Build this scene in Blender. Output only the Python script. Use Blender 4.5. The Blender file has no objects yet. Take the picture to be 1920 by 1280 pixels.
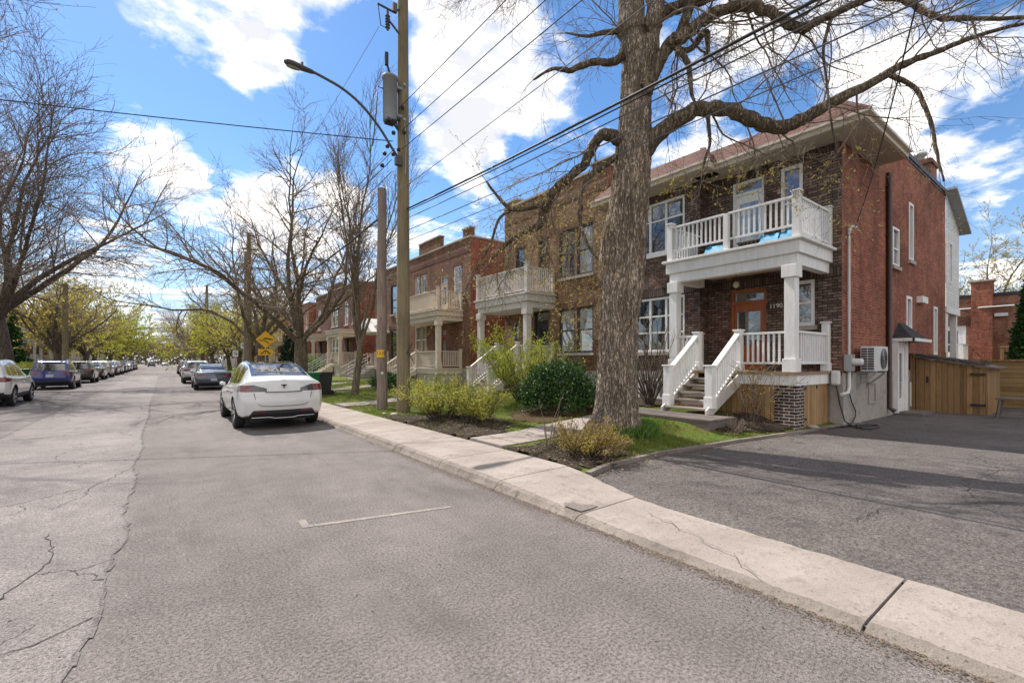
import bpy, math, random
import numpy as np
from mathutils import Vector, Matrix, noise
R = math.radians
rnd = random.Random(7)
SC = bpy.context.scene
COL = SC.collection
ORG = {}
SPLIT = {'brick_course','hinge','hip_cap','stringer','parapet','strap','insulator','bolt','hood_trim','parapet_flashing','coping','porch_fascia','roof_plane'}   # names whose loose pieces each become a part

class MB:
    """collects shapes; build() links them as ONE mesh object"""
    def __init__(s):
        s.v = []; s.f = []; s.m = []; s.sm = []
    def add(s, vs, fs, m=0, smooth=False):
        b = len(s.v); s.v.extend(vs)
        for f in fs:
            s.f.append(tuple(i + b for i in f)); s.m.append(m); s.sm.append(smooth)
    def box(s, x0, x1, y0, y1, z0, z1, m=0):
        x0, x1 = min(x0, x1), max(x0, x1); y0, y1 = min(y0, y1), max(y0, y1); z0, z1 = min(z0, z1), max(z0, z1)
        s.add([(x0,y0,z0),(x1,y0,z0),(x1,y1,z0),(x0,y1,z0),(x0,y0,z1),(x1,y0,z1),(x1,y1,z1),(x0,y1,z1)],
              [(0,3,2,1),(4,5,6,7),(0,1,5,4),(1,2,6,5),(2,3,7,6),(3,0,4,7)], m)
    def quad(s, a, b, c, d, m=0):
        s.add([a,b,c,d], [(0,1,2,3)], m)
    def beam(s, p, q, w, h, up=(0,0,1), m=0):
        p = Vector(p); q = Vector(q); d = (q-p).normalized(); up = Vector(up)
        if abs(d.dot(up)) > .99: up = Vector((1,0,0))
        a = d.cross(up).normalized(); b = a.cross(d).normalized()
        vs = []
        for e in (p, q):
            for i, j in ((-1,-1),(1,-1),(1,1),(-1,1)):
                vs.append(tuple(e + a*(i*w/2) + b*(j*h/2)))
        s.add(vs, [(0,1,2,3),(7,6,5,4),(0,4,5,1),(1,5,6,2),(2,6,7,3),(3,7,4,0)], m)
    def tube(s, pts, rad, n=8, m=0, caps=True, smooth=True):
        pts = [Vector(p) for p in pts]; k = len(pts)
        if not hasattr(rad, '__len__'): rad = [rad]*k
        vs = []; ref = None
        for i, p in enumerate(pts):
            d = (pts[min(i+1,k-1)] - pts[max(i-1,0)])
            d = d.normalized() if d.length > 1e-9 else Vector((0,0,1))
            if ref is None:
                ref = Vector((0,0,1)) if abs(d.z) < .9 else Vector((1,0,0))
            a = d.cross(ref)
            if a.length < 1e-5: a = d.cross(Vector((.3,1,.2)))
            a.normalize(); b = d.cross(a); ref = b.cross(d) if False else ref - d*ref.dot(d)
            if ref.length < 1e-4: ref = a
            for j in range(n):
                t = 2*math.pi*j/n
                vs.append(tuple(p + a*(math.cos(t)*rad[i]) + b*(math.sin(t)*rad[i])))
        fs = [(i*n+j, i*n+(j+1)%n, (i+1)*n+(j+1)%n, (i+1)*n+j) for i in range(k-1) for j in range(n)]
        s.add(vs, fs, m, smooth)
        if caps:
            s.add(vs[:n], [tuple(range(n))[::-1]], m); s.add(vs[-n:], [tuple(range(n))], m)
    def lathe(s, prof, c=(0,0,0), n=20, axis='z', m=0, smooth=True):
        vs = []
        for r, h in prof:
            for j in range(n):
                t = 2*math.pi*j/n; a, b = r*math.cos(t), r*math.sin(t)
                p = (a,b,h) if axis == 'z' else ((h,a,b) if axis == 'x' else (a,h,b))
                vs.append((c[0]+p[0], c[1]+p[1], c[2]+p[2]))
        fs = [(i*n+j, i*n+(j+1)%n, (i+1)*n+(j+1)%n, (i+1)*n+j) for i in range(len(prof)-1) for j in range(n)]
        s.add(vs, fs, m, smooth)
    def prism(s, poly, off, m=0):
        """poly: list of 3d points; off: extrusion vector"""
        n = len(poly); o = Vector(off)
        vs = [tuple(p) for p in poly] + [tuple(Vector(p)+o) for p in poly]
        s.add(vs, [tuple(range(n))[::-1], tuple(range(n, 2*n))] + [(i,(i+1)%n,n+(i+1)%n,n+i) for i in range(n)], m)
    def pieces(s):
        up = list(range(len(s.v)))
        def fd(i):
            while up[i] != i: up[i] = up[up[i]]; i = up[i]
            return i
        for f in s.f:
            for j in f[1:]: up[fd(j)] = fd(f[0])
        out = {}
        for f, m, sm in zip(s.f, s.m, s.sm): out.setdefault(fd(f[0]), []).append((f, m, sm))
        for fs in out.values():
            b = MB(); ix = {}
            for f, m, sm in fs:
                for i in f:
                    if i not in ix: ix[i] = len(b.v); b.v.append(s.v[i])
                b.f.append(tuple(ix[i] for i in f)); b.m.append(m); b.sm.append(sm)
            yield b
    def build(s, name, mats, parent=None, org=None, bevel=0):
        if name in SPLIT:
            o = None
            for q in list(s.pieces()): o = q._build(name, mats, parent, org, bevel)
            return o
        return s._build(name, mats, parent, org, bevel)
    def _build(s, name, mats, parent=None, org=None, bevel=0):
        me = bpy.data.meshes.new(name)
        if org is None: org = ORG.get(parent.name, (0,0,0)) if parent else (0,0,0)
        o3 = np.array(org, dtype=np.float64)
        v = np.array(s.v, dtype=np.float64).reshape(-1,3) - o3
        me.from_pydata(v.tolist(), [], s.f)
        if not isinstance(mats, (list,tuple)): mats = [mats]
        for m in mats: me.materials.append(m)
        if len(s.f):
            me.polygons.foreach_set('material_index', s.m)
            me.polygons.foreach_set('use_smooth', s.sm)
        me.update()
        o = bpy.data.objects.new(name, me); COL.objects.link(o)
        if parent:
            o.parent = parent; ORG[o.name] = tuple(org)
        else:
            o.location = org; ORG[o.name] = tuple(org)
        if bevel:
            b = o.modifiers.new('bevel', 'BEVEL'); b.width = bevel; b.segments = 2; b.limit_method = 'ANGLE'; b.angle_limit = R(40)
        return o

def tag(o, label=None, cat=None, group=None, kind=None):
    if label: o['label'] = label
    if cat: o['category'] = cat
    if group: o['group'] = group
    if kind: o['kind'] = kind
    return o
def thing(name, loc, label, cat, group=None):
    o = bpy.data.objects.new(name, None); COL.objects.link(o); o.location = loc
    o.empty_display_size = .3; ORG[o.name] = tuple(loc)
    return tag(o, label, cat, group)
def copy_tree(o, parent=None):
    c = o.copy(); COL.objects.link(c)
    if parent: c.parent = parent
    for ch in list(o.children): copy_tree(ch, c)
    return c
def struct(o): o['kind'] = 'structure'; return o

# ---------------------------------------------------------------- materials
def nt(name):
    m = bpy.data.materials.new(name); m.use_nodes = True
    t = m.node_tree; b = t.nodes['Principled BSDF']
    return m, t, b
def N(t, kind, **kw):
    n = t.nodes.new(kind)
    for k, v in kw.items():
        if k.startswith('i_'):
            key = k[2:]; key = int(key) if key.isdigit() else key.replace('_', ' ')
            n.inputs[key].default_value = v
        else: setattr(n, k, v)
    return n
def L(t, a, b): t.links.new(a, b)
def c4(c): return (c[0], c[1], c[2], 1)
def pos(t): return N(t, 'ShaderNodeNewGeometry').outputs['Position']
def noisen(t, vec, scale, detail=4, rough=.6, stretch=None, dist=0):
    if stretch:
        mp = N(t, 'ShaderNodeMapping'); mp.inputs['Scale'].default_value = stretch; L(t, vec, mp.inputs[0]); vec = mp.outputs[0]
    n = N(t, 'ShaderNodeTexNoise'); n.inputs['Scale'].default_value = scale; n.inputs['Detail'].default_value = detail
    n.inputs['Roughness'].default_value = rough; n.inputs['Distortion'].default_value = dist; L(t, vec, n.inputs['Vector'])
    return n.outputs['Fac']
def ramp(t, fac, stops):
    r = N(t, 'ShaderNodeValToRGB'); L(t, fac, r.inputs[0])
    e = r.color_ramp.elements
    while len(e) < len(stops): e.new(.5)
    for i, (p, c) in enumerate(stops): e[i].position = p; e[i].color = c4(c)
    return r.outputs[0]
def mix(t, fac, a, b, mode='MIX'):
    n = N(t, 'ShaderNodeMix', data_type='RGBA', blend_type=mode)
    if hasattr(fac, 'is_linked') or hasattr(fac, 'links'): L(t, fac, n.inputs[0])
    else: n.inputs[0].default_value = fac
    for s, k in ((a, 6), (b, 7)):
        if isinstance(s, (tuple, list)): n.inputs[k].default_value = c4(s)
        else: L(t, s, n.inputs[k])
    return n.outputs[2]
def mth(t, op, a, b=0.):
    n = N(t, 'ShaderNodeMath', operation=op)
    for i, s in enumerate((a, b)):
        if isinstance(s, (int, float)): n.inputs[i].default_value = s
        else: L(t, s, n.inputs[i])
    return n.outputs[0]
def bump(t, b, h, strength=.4, dist=.01):
    n = N(t, 'ShaderNodeBump'); n.inputs['Strength'].default_value = strength; n.inputs['Distance'].default_value = dist
    L(t, h, n.inputs['Height']); L(t, n.outputs[0], b.inputs['Normal']); return n
_gray = lambda v: (v, v, v)
def M_plain(name, c, rough=.5, var=.12, scale=6, metal=0, coat=0, bmp=0, spec=.5, stretch=None):
    m, t, b = nt(name)
    f = noisen(t, pos(t), scale, 5, .65, stretch)
    L(t, ramp(t, f, [(.3, [x*(1-var) for x in c]), (.7, [min(1, x*(1+var)) for x in c])]), b.inputs['Base Color'])
    b.inputs['Roughness'].default_value = rough; b.inputs['Metallic'].default_value = metal
    b.inputs['Specular IOR Level'].default_value = spec
    if coat: b.inputs['Coat Weight'].default_value = coat; b.inputs['Coat Roughness'].default_value = .03
    if bmp: bump(t, b, f, bmp, .01)
    return m
def M_brick(name, c1, c2, mortar, w=.215, h=.072, ms=.009, soldier=False, patch=None, fleck=None, bs=.6):
    m, t, b = nt(name)
    g = N(t, 'ShaderNodeNewGeometry')
    sp = N(t, 'ShaderNodeSeparateXYZ'); L(t, g.outputs['Position'], sp.inputs[0])
    sn = N(t, 'ShaderNodeSeparateXYZ'); L(t, g.outputs['True Normal'], sn.inputs[0])
    isy = mth(t, 'GREATER_THAN', mth(t, 'ABSOLUTE', sn.outputs[1]), .6)
    u = mth(t, 'ADD', mth(t, 'MULTIPLY', sp.outputs[0], isy), mth(t, 'MULTIPLY', sp.outputs[1], mth(t, 'SUBTRACT', 1., isy)))
    cb = N(t, 'ShaderNodeCombineXYZ')
    if soldier: L(t, sp.outputs[2], cb.inputs[0]); L(t, u, cb.inputs[1])
    else: L(t, u, cb.inputs[0]); L(t, sp.outputs[2], cb.inputs[1])
    br = N(t, 'ShaderNodeTexBrick'); L(t, cb.outputs[0], br.inputs['Vector'])
    br.inputs['Scale'].default_value = 1; br.inputs['Brick Width'].default_value = w; br.inputs['Row Height'].default_value = h
    br.inputs['Mortar Size'].default_value = ms; br.inputs['Mortar Smooth'].default_value = .2; br.inputs['Bias'].default_value = -.1
    br.inputs['Color1'].default_value = c4(c1); br.inputs['Color2'].default_value = c4(c2); br.inputs['Mortar'].default_value = c4(mortar)
    if soldier: br.offset = 0
    f = noisen(t, g.outputs['Position'], .9, 6, .7)
    col = mix(t, 1., br.outputs['Color'], ramp(t, f, [(.3, _gray(.62)), (.7, _gray(1.25))]), 'MULTIPLY')
    f2 = noisen(t, g.outputs['Position'], 9, 3, .6)
    col = mix(t, 1., col, ramp(t, f2, [(.3, _gray(.72)), (.7, _gray(1.22))]), 'MULTIPLY')
    if patch:
        f6 = noisen(t, g.outputs['Position'], 1.1, 6, .7, (2.2, 2.2, .35)); col = mix(t, 1., col, ramp(t, f6, [(.34, _gray(.72)), (.52, _gray(1.)), (.7, _gray(1.14))]), 'MULTIPLY')
        f3 = noisen(t, g.outputs['Position'], .55, 5, .7)
        col = mix(t, ramp(t, f3, [(.47, _gray(0)), (.6, _gray(.75))]), col, mix(t, 1., col, patch, 'MULTIPLY'))
    if fleck:
        f4 = noisen(t, g.outputs['Position'], 14, 3, .75); f5 = noisen(t, g.outputs['Position'], .7, 3, .6)
        k = mth(t, 'MULTIPLY', ramp(t, f4, [(.55, _gray(0)), (.62, _gray(1))]), ramp(t, f5, [(.4, _gray(.1)), (.6, _gray(1))]))
        col = mix(t, mth(t, 'MULTIPLY', k, .8), col, fleck)
    L(t, col, b.inputs['Base Color']); b.inputs['Roughness'].default_value = .88; b.inputs['Specular IOR Level'].default_value = .25
    hgt = mth(t, 'ADD', mth(t, 'MULTIPLY', br.outputs['Fac'], -1.), mth(t, 'MULTIPLY', f2, .5))
    bump(t, b, hgt, bs, .012)
    return m
def M_wood(name, c1, c2, rough=.65, axis='z', scale=3, bmp=.3):
    m, t, b = nt(name)
    st = {'z': (9, 9, .5), 'x': (.5, 9, 9), 'y': (9, .5, 9)}[axis]
    f = noisen(t, pos(t), scale, 6, .7, st, .4)
    f2 = noisen(t, pos(t), .8, 3)
    col = mix(t, 1., ramp(t, f, [(.28, c1), (.72, c2)]), ramp(t, f2, [(.3, _gray(.75)), (.7, _gray(1.15))]), 'MULTIPLY')
    L(t, col, b.inputs['Base Color']); b.inputs['Roughness'].default_value = rough; b.inputs['Specular IOR Level'].default_value = .3
    bump(t, b, f, bmp, .01)
    return m
def M_planks(name, c1, c2, pitch=.14, axis='auto', gapcol=.25):
    """boards: each board its own tone, dark gaps between"""
    m, t, b = nt(name)
    g = N(t, 'ShaderNodeNewGeometry')
    sp = N(t, 'ShaderNodeSeparateXYZ'); L(t, g.outputs['Position'], sp.inputs[0])
    sn = N(t, 'ShaderNodeSeparateXYZ'); L(t, g.outputs['True Normal'], sn.inputs[0])
    if axis == 'z': u = sp.outputs[2]
    else:
        isy = mth(t, 'GREATER_THAN', mth(t, 'ABSOLUTE', sn.outputs[1]), .6)
        u = mth(t, 'ADD', mth(t, 'MULTIPLY', sp.outputs[0], isy), mth(t, 'MULTIPLY', sp.outputs[1], mth(t, 'SUBTRACT', 1., isy)))
    q = mth(t, 'DIVIDE', u, pitch); fl = mth(t, 'FLOOR', q); fr = mth(t, 'FRACT', q)
    wn = N(t, 'ShaderNodeTexWhiteNoise', noise_dimensions='1D'); L(t, fl, wn.inputs['W'])
    gap = mth(t, 'LESS_THAN', fr, .07)
    st = (10, 10, .7) if axis != 'z' else (.7, .7, 10)
    f = noisen(t, g.outputs['Position'], 4, 6, .7, st, .3)
    col = mix(t, 1., ramp(t, wn.outputs['Value'], [(0, c1), (1, c2)]), ramp(t, f, [(.3, _gray(.65)), (.7, _gray(1.2))]), 'MULTIPLY')
    col = mix(t, gap, col, [x*gapcol for x in c1])
    L(t, col, b.inputs['Base Color']); b.inputs['Roughness'].default_value = .7; b.inputs['Specular IOR Level'].default_value = .25
    bump(t, b, mth(t, 'SUBTRACT', mth(t, 'MULTIPLY', f, .4), gap), .5, .01)
    return m
def M_glass(name, base=(.02,.024,.03), rough=.03, curtain=None, metal=.0, spec=1.):
    m, t, b = nt(name)
    if curtain:
        f = noisen(t, pos(t), 1.2, 3, .5, (2.2, 2.2, .35))
        col = ramp(t, f, [(.40, base), (.60, curtain)])
    else:
        f = noisen(t, pos(t), .9, 4, .6)
        col = ramp(t, f, [(.35, [x*.5 for x in base]), (.7, [x*1.8 for x in base])])
    L(t, col, b.inputs['Base Color']); b.inputs['Roughness'].default_value = rough
    b.inputs['Specular IOR Level'].default_value = spec; b.inputs['IOR'].default_value = 1.6
    b.inputs['Coat Weight'].default_value = 1.; b.inputs['Coat Roughness'].default_value = .015; b.inputs['Coat IOR'].default_value = 1.7
    b.inputs['Metallic'].default_value = metal
    w = noisen(t, pos(t), 2.2, 1, .5); bump(t, b, w, .04, .02)
    return m
def M_leaf(name, c1, c2, scale=3, rough=.6, trans=.35):
    m, t, b = nt(name)
    oi = N(t, 'ShaderNodeNewGeometry')
    f = noisen(t, oi.outputs['Position'], scale, 3, .7)
    f2 = noisen(t, oi.outputs['Position'], scale*12, 2, .5)
    col = ramp(t, mth(t, 'ADD', mth(t, 'MULTIPLY', f, .6), mth(t, 'MULTIPLY', f2, .4)), [(.35, c1), (.65, c2)])
    L(t, col, b.inputs['Base Color']); b.inputs['Roughness'].default_value = rough; b.inputs['Specular IOR Level'].default_value = .2
    tr = N(t, 'ShaderNodeBsdfTranslucent'); L(t, col, tr.inputs[0])
    ms = N(t, 'ShaderNodeMixShader'); ms.inputs[0].default_value = trans
    L(t, b.outputs[0], ms.inputs[1]); L(t, tr.outputs[0], ms.inputs[2]); L(t, ms.outputs[0], t.nodes['Material Output'].inputs[0])
    return m
def M_bark(name, c1, c2, moss=None, scale=1., bs=.7, zs=.12):
    """long ridges parted by dark branching furrows"""
    m, t, b = nt(name)
    p = pos(t)
    f = noisen(t, p, 10*scale, 3, .55, (1., 1., zs), .35); g = noisen(t, p, 22*scale, 4, .6, (1., 1., zs*1.8), .3); h = noisen(t, p, 45*scale, 4, .7, (1, 1, .5))
    r1 = mth(t, 'ABSOLUTE', mth(t, 'SUBTRACT', f, .5)); r2 = mth(t, 'ABSOLUTE', mth(t, 'SUBTRACT', g, .5))
    k1 = ramp(t, r1, [(.0, _gray(0)), (.05, _gray(1))]); k2 = ramp(t, r2, [(.0, _gray(.35)), (.06, _gray(1))])
    k = mth(t, 'MULTIPLY', k1, k2)
    f2 = noisen(t, p, 1.3, 4, .6)
    hi = mix(t, h, [x*.72 for x in c2], [min(1, x*1.15) for x in c2])
    col = mix(t, k, c1, hi)
    col = mix(t, 1., col, ramp(t, f2, [(.3, _gray(.74)), (.7, _gray(1.18))]), 'MULTIPLY')
    if moss:
        f3 = noisen(t, p, 2.1, 5, .7)
        col = mix(t, ramp(t, f3, [(.55, _gray(0)), (.7, _gray(.6))]), col, moss)
    L(t, col, b.inputs['Base Color']); b.inputs['Roughness'].default_value = .95; b.inputs['Specular IOR Level'].default_value = .15
    bump(t, b, mth(t, 'ADD', k, mth(t, 'MULTIPLY', h, .3)), bs, .045)
    return m
def M_shingle(name, c1, c2):
    m, t, b = nt(name)
    g = N(t, 'ShaderNodeNewGeometry'); sp = N(t, 'ShaderNodeSeparateXYZ'); L(t, g.outputs['Position'], sp.inputs[0])
    sn = N(t, 'ShaderNodeSeparateXYZ'); L(t, g.outputs['True Normal'], sn.inputs[0])
    isy = mth(t, 'GREATER_THAN', mth(t, 'ABSOLUTE', sn.outputs[1]), .4)
    u = mth(t, 'ADD', mth(t, 'MULTIPLY', sp.outputs[0], isy), mth(t, 'MULTIPLY', sp.outputs[1], mth(t, 'SUBTRACT', 1., isy)))
    cb = N(t, 'ShaderNodeCombineXYZ'); L(t, u, cb.inputs[0]); L(t, sp.outputs[2], cb.inputs[1])
    br = N(t, 'ShaderNodeTexBrick'); L(t, cb.outputs[0], br.inputs['Vector'])
    br.inputs['Scale'].default_value = 1; br.inputs['Brick Width'].default_value = .3; br.inputs['Row Height'].default_value = .085
    br.inputs['Mortar Size'].default_value = .008
    br.inputs['Color1'].default_value = c4(c1); br.inputs['Color2'].default_value = c4(c2); br.inputs['Mortar'].default_value = c4([x*.35 for x in c1])
    f = noisen(t, g.outputs['Position'], 25, 3)
    L(t, mix(t, 1., br.outputs['Color'], ramp(t, f, [(.3, _gray(.75)), (.7, _gray(1.2))]), 'MULTIPLY'), b.inputs['Base Color'])
    b.inputs['Roughness'].default_value = .92; bump(t, b, br.outputs['Fac'], .5, -.01)
    return m
# ---------------------------------------------------------------- ground materials
def M_asphalt(name, dark, light, grain=170, stain=None, crackamt=0., oil=False):
    m, t, b = nt(name)
    p = pos(t)
    g = noisen(t, p, grain, 2, .7); g2 = noisen(t, p, grain*.33, 3, .7)
    l = noisen(t, p, .55, 6, .62); l2 = noisen(t, p, 3.3, 5, .7)
    tr = noisen(t, p, .9, 3, .5, (1.0, .05, 1))
    col = ramp(t, mth(t, 'ADD', mth(t, 'MULTIPLY', g, .5), mth(t, 'MULTIPLY', g2, .5)), [(.395, dark), (.50, [a*.45+c*.55 for a, c in zip(dark, light)]), (.61, [x*1.08 for x in light])])
    col = mix(t, 1., col, ramp(t, l, [(.3, _gray(.78)), (.7, _gray(1.18))]), 'MULTIPLY')
    col = mix(t, 1., col, ramp(t, l2, [(.3, _gray(.86)), (.68, _gray(1.1))]), 'MULTIPLY')
    col = mix(t, 1., col, ramp(t, tr, [(.35, _gray(.9)), (.65, _gray(1.08))]), 'MULTIPLY')
    if oil:
        so_ = N(t, 'ShaderNodeSeparateXYZ'); L(t, p, so_.inputs[0])
        o1 = noisen(t, p, .8, 5, .7, (1, .35, 1)); col = mix(t, ramp(t, o1, [(.53, _gray(0)), (.70, _gray(.6))]), col, [x*1.5 for x in dark])
        o2 = noisen(t, p, 6, 4, .7); col = mix(t, ramp(t, o2, [(.68, _gray(0)), (.76, _gray(.45))]), col, dark)
        o3 = noisen(t, p, .5, 3, .6, (3, .12, 1)); col = mix(t, ramp(t, o3, [(.5, _gray(0)), (.66, _gray(.16))]), col, light)
    if stain:
        s1 = noisen(t, p, 1.7, 6, .75)
        col = mix(t, ramp(t, s1, [(.56, _gray(0)), (.7, _gray(.8))]), col, stain)
    v = N(t, 'ShaderNodeTexVoronoi', feature='DISTANCE_TO_EDGE'); v.inputs['Scale'].default_value = .9
    nz = N(t, 'ShaderNodeTexNoise'); nz.inputs['Scale'].default_value = 2.2; nz.inputs['Detail'].default_value = 6
    L(t, p, nz.inputs['Vector'])
    L(t, mix(t, .55, p, nz.outputs['Color'], 'ADD'), v.inputs['Vector'])
    if crackamt:
        msk = noisen(t, p, .35, 2)
        k = mth(t, 'MULTIPLY', mth(t, 'LESS_THAN', v.outputs['Distance'], .006), mth(t, 'GREATER_THAN', msk, 1-crackamt))
        col = mix(t, mth(t, 'MULTIPLY', k, .8), col, [x*.3 for x in dark])
    L(t, col, b.inputs['Base Color']); b.inputs['Roughness'].default_value = .85; b.inputs['Specular IOR Level'].default_value = .3
    bump(t, b, mth(t, 'ADD', g, g2), .75, .008)
    return m
def M_concrete(name, c1, c2, bs=.25, dirt=(.12,.10,.08)):
    m, t, b = nt(name)
    p = pos(t)
    f = noisen(t, p, 1.1, 7, .68); g = noisen(t, p, 90, 3, .7); s = noisen(t, p, 4.5, 6, .75); s2 = noisen(t, p, 30, 3, .6)
    col = mix(t, 1., ramp(t, f, [(.3, c1), (.7, c2)]), ramp(t, g, [(.3, _gray(.82)), (.7, _gray(1.12))]), 'MULTIPLY')
    col = mix(t, ramp(t, s, [(.52, _gray(0)), (.74, _gray(.75))]), col, dirt)
    col = mix(t, ramp(t, s2, [(.60, _gray(0)), (.68, _gray(.65))]), col, dirt)
    L(t, col, b.inputs['Base Color']); b.inputs['Roughness'].default_value = .88; b.inputs['Specular IOR Level'].default_value = .25
    bump(t, b, mth(t, 'ADD', mth(t, 'MULTIPLY', g, .5), mth(t, 'ADD', s, s2)), bs, .012)
    return m
def M_soil(name, c1, c2, c3):
    m, t, b = nt(name)
    p = pos(t)
    f = noisen(t, p, 22, 6, .8); f2 = noisen(t, p, 2.2, 5, .7); f3 = noisen(t, p, 60, 2, .6)
    col = ramp(t, f, [(.35, c1), (.6, c2), (.72, c3)])
    col = mix(t, 1., col, ramp(t, f2, [(.3, _gray(.7)), (.7, _gray(1.2))]), 'MULTIPLY')
    L(t, col, b.inputs['Base Color']); b.inputs['Roughness'].default_value = .95; b.inputs['Specular IOR Level'].default_value = .1
    bump(t, b, mth(t, 'ADD', f, mth(t, 'MULTIPLY', f3, .5)), 1., .04)
    return m
def M_lawn(name):
    m, t, b = nt(name)
    p = pos(t)
    f = noisen(t, p, 1.6, 6, .75); f2 = noisen(t, p, 35, 3, .7)
    col = ramp(t, f, [(.3, (.10,.075,.045)), (.44, (.13,.135,.035)), (.56, (.10,.155,.025)), (.72, (.17,.185,.05))])
    col = mix(t, 1., col, ramp(t, f2, [(.3, _gray(.55)), (.7, _gray(1.3))]), 'MULTIPLY')
    L(t, col, b.inputs['Base Color']); b.inputs['Roughness'].default_value = .9; b.inputs['Specular IOR Level'].default_value = .1
    bump(t, b, f2, .8, .04)
    return m
m_road = M_asphalt('asphalt_aged', (.048,.041,.038), (.262,.225,.211), 150, oil=True)
m_old = M_asphalt('asphalt_old_patch', (.078,.067,.063), (.31,.27,.255), 170, crackamt=.50)
m_drive = M_asphalt('asphalt_driveway', (.036,.031,.029), (.185,.16,.148), 110, stain=(.04,.034,.031))
m_seam = M_asphalt('asphalt_seam', (.05,.043,.041), (.225,.195,.187), 110)
m_walk = M_concrete('concrete_walk', (.255,.213,.187), (.385,.328,.292), .6, (.15,.125,.105))
m_kerbside = M_concrete('concrete_kerb', (.15,.125,.105), (.31,.265,.225), 1., (.05,.04,.032))
m_soil = M_soil('soil_mulch', (.03,.022,.017), (.085,.065,.05), (.20,.165,.13))
m_litter = M_soil('leaf_litter', (.05,.035,.02), (.14,.095,.055), (.26,.19,.12))
m_lawn = M_lawn('lawn_turf')
m_crack = M_plain('crack_dark', (.02,.017,.016), .95, .3)
m_gravel = M_soil('gravel', (.12,.11,.10), (.3,.28,.26), (.5,.48,.45))

def sstep(a, b, x):
    x = min(1, max(0, (x-a)/(b-a))); return x*x*(3-2*x)
EDGE = [(4.60,4.36),(5.3,4.55),(6.7,4.60),(8.9,4.42),(10.9,4.17),(12.3,4.06),(13.0,4.03)]   # timber edging line
def edgey(x):
    for (x0,y0),(x1,y1) in zip(EDGE, EDGE[1:]):
        if x <= x1: return y0+(y1-y0)*max(0,(x-x0)/(x1-x0))
    return 4.03
def gz(x, y):
    """height of the front gardens on the right side"""
    h = .125 + .24*sstep(4.8, 9.6, x)
    if x < 4.66: h -= .05+.06*sstep(4.66,4.3,x)
    e = edgey(x); k = sstep(e-.1, e+1.3, y)      # falls to the driveway edging
    h = .085 + (h-.085)*k
    return h + .018*noise.noise((x*1.3, y*1.3, 3.))

# base sheet out to the horizon
b = MB(); b.quad((-900,-300,-.12), (900,-300,-.12), (900,1500,-.12), (-900,1500,-.12))
m_base = M_soil('ground_earth', (.05,.05,.025), (.08,.085,.035), (.12,.11,.06))
struct(b.build('ground', m_base))
# carriageway
b = MB()
ys = [-14,-6,0,6,12,20,30,45,70,100,150,220,320,420]
for a, c in zip(ys, ys[1:]): b.quad((-6.25,a,0), (3.42,a,0), (3.42,c,0), (-6.25,c,0))
struct(b.build('road', m_road))
# older asphalt on the left with a ragged edge
edge = [(-.35,-2),(-.31,0.6),(-.34,1.4),(-.40,2.0),(-.31,2.5),(-.42,3.2),(-.33,3.9),(-.38,4.7),(-.28,5.6),(-.36,6.6),(-.30,7.8),(-.38,9.2),(-.33,11),(-.41,13.5),(-.36,17),(-.45,22),(-.4,30),(-.5,45),(-.45,70)]
rr = random.Random(3)
fine = []
for (x0,y0),(x1,y1) in zip(edge, edge[1:]):
    n = max(2, int((y1-y0)/.12)) if y1 < 25 else 4
    for i in range(n):
        t_ = i/n; fine.append((x0+(x1-x0)*t_ + rr.uniform(-.025,.025)*(1 if y0 < 20 else .5), y0+(y1-y0)*t_))
b = MB()
for (x0,y0),(x1,y1) in zip(fine, fine[1:]): b.quad((-2.75,y0,.004), (x0,y0,.004), (x1,y1,.004), (-2.75,y1,.004))
struct(b.build('road_old_patch', m_old))
b = MB()
for (x0,y0),(x1,y1) in zip(fine, fine[1:]):
    w = .008+.06*max(0,noise.noise((0,y0*3.7,1.)))+ .03*max(0,noise.noise((0,y0*.9,4.)))
    b.quad((x0-w*.4,y0,.0075), (x0+w,y0,.0075), (x1+w,y1,.0075), (x1-w*.4,y1,.0075))
for xs_, w0 in ((-2.75,.022),):
    yy = -2
    while yy < 70:
        st = .25 if yy < 25 else 2
        b.quad((xs_-w0+.02*noise.noise((yy,0,2)),yy,.008),(xs_+w0+.03*noise.noise((yy,3,2)),yy,.008),(xs_+w0+.03*noise.noise((yy+st,3,2)),yy+st,.008),(xs_-w0+.02*noise.noise((yy+st,0,2)),yy+st,.008)); yy += st
struct(b.build('road_seam', m_seam))
# cracks: wandering ribbons
def ribbon(b, pts, w, z, step=.07, jit=.035, seed=1):
    r_ = random.Random(seed); P = []
    for (x0,y0),(x1,y1) in zip(pts, pts[1:]):
        n = max(1, int(math.hypot(x1-x0,y1-y0)/step))
        for i in range(n):
            t_ = i/n; P.append(Vector((x0+(x1-x0)*t_+r_.uniform(-jit,jit), y0+(y1-y0)*t_+r_.uniform(-jit,jit))))
    P.append(Vector(pts[-1]))
    for i, (p, q) in enumerate(zip(P, P[1:])):
        d = (q-p); n_ = Vector((-d.y, d.x)).normalized()
        a0 = w*(.4+.9*abs(noise.noise((p.x*5,p.y*5,seed))))
        a1 = w*(.4+.9*abs(noise.noise((q.x*5,q.y*5,seed))))
        b.quad((p.x-n_.x*a0,p.y-n_.y*a0,z), (p.x+n_.x*a0,p.y+n_.y*a0,z), (q.x+n_.x*a1,q.y+n_.y*a1,z), (q.x-n_.x*a1,q.y-n_.y*a1,z))
b = MB()
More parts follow.
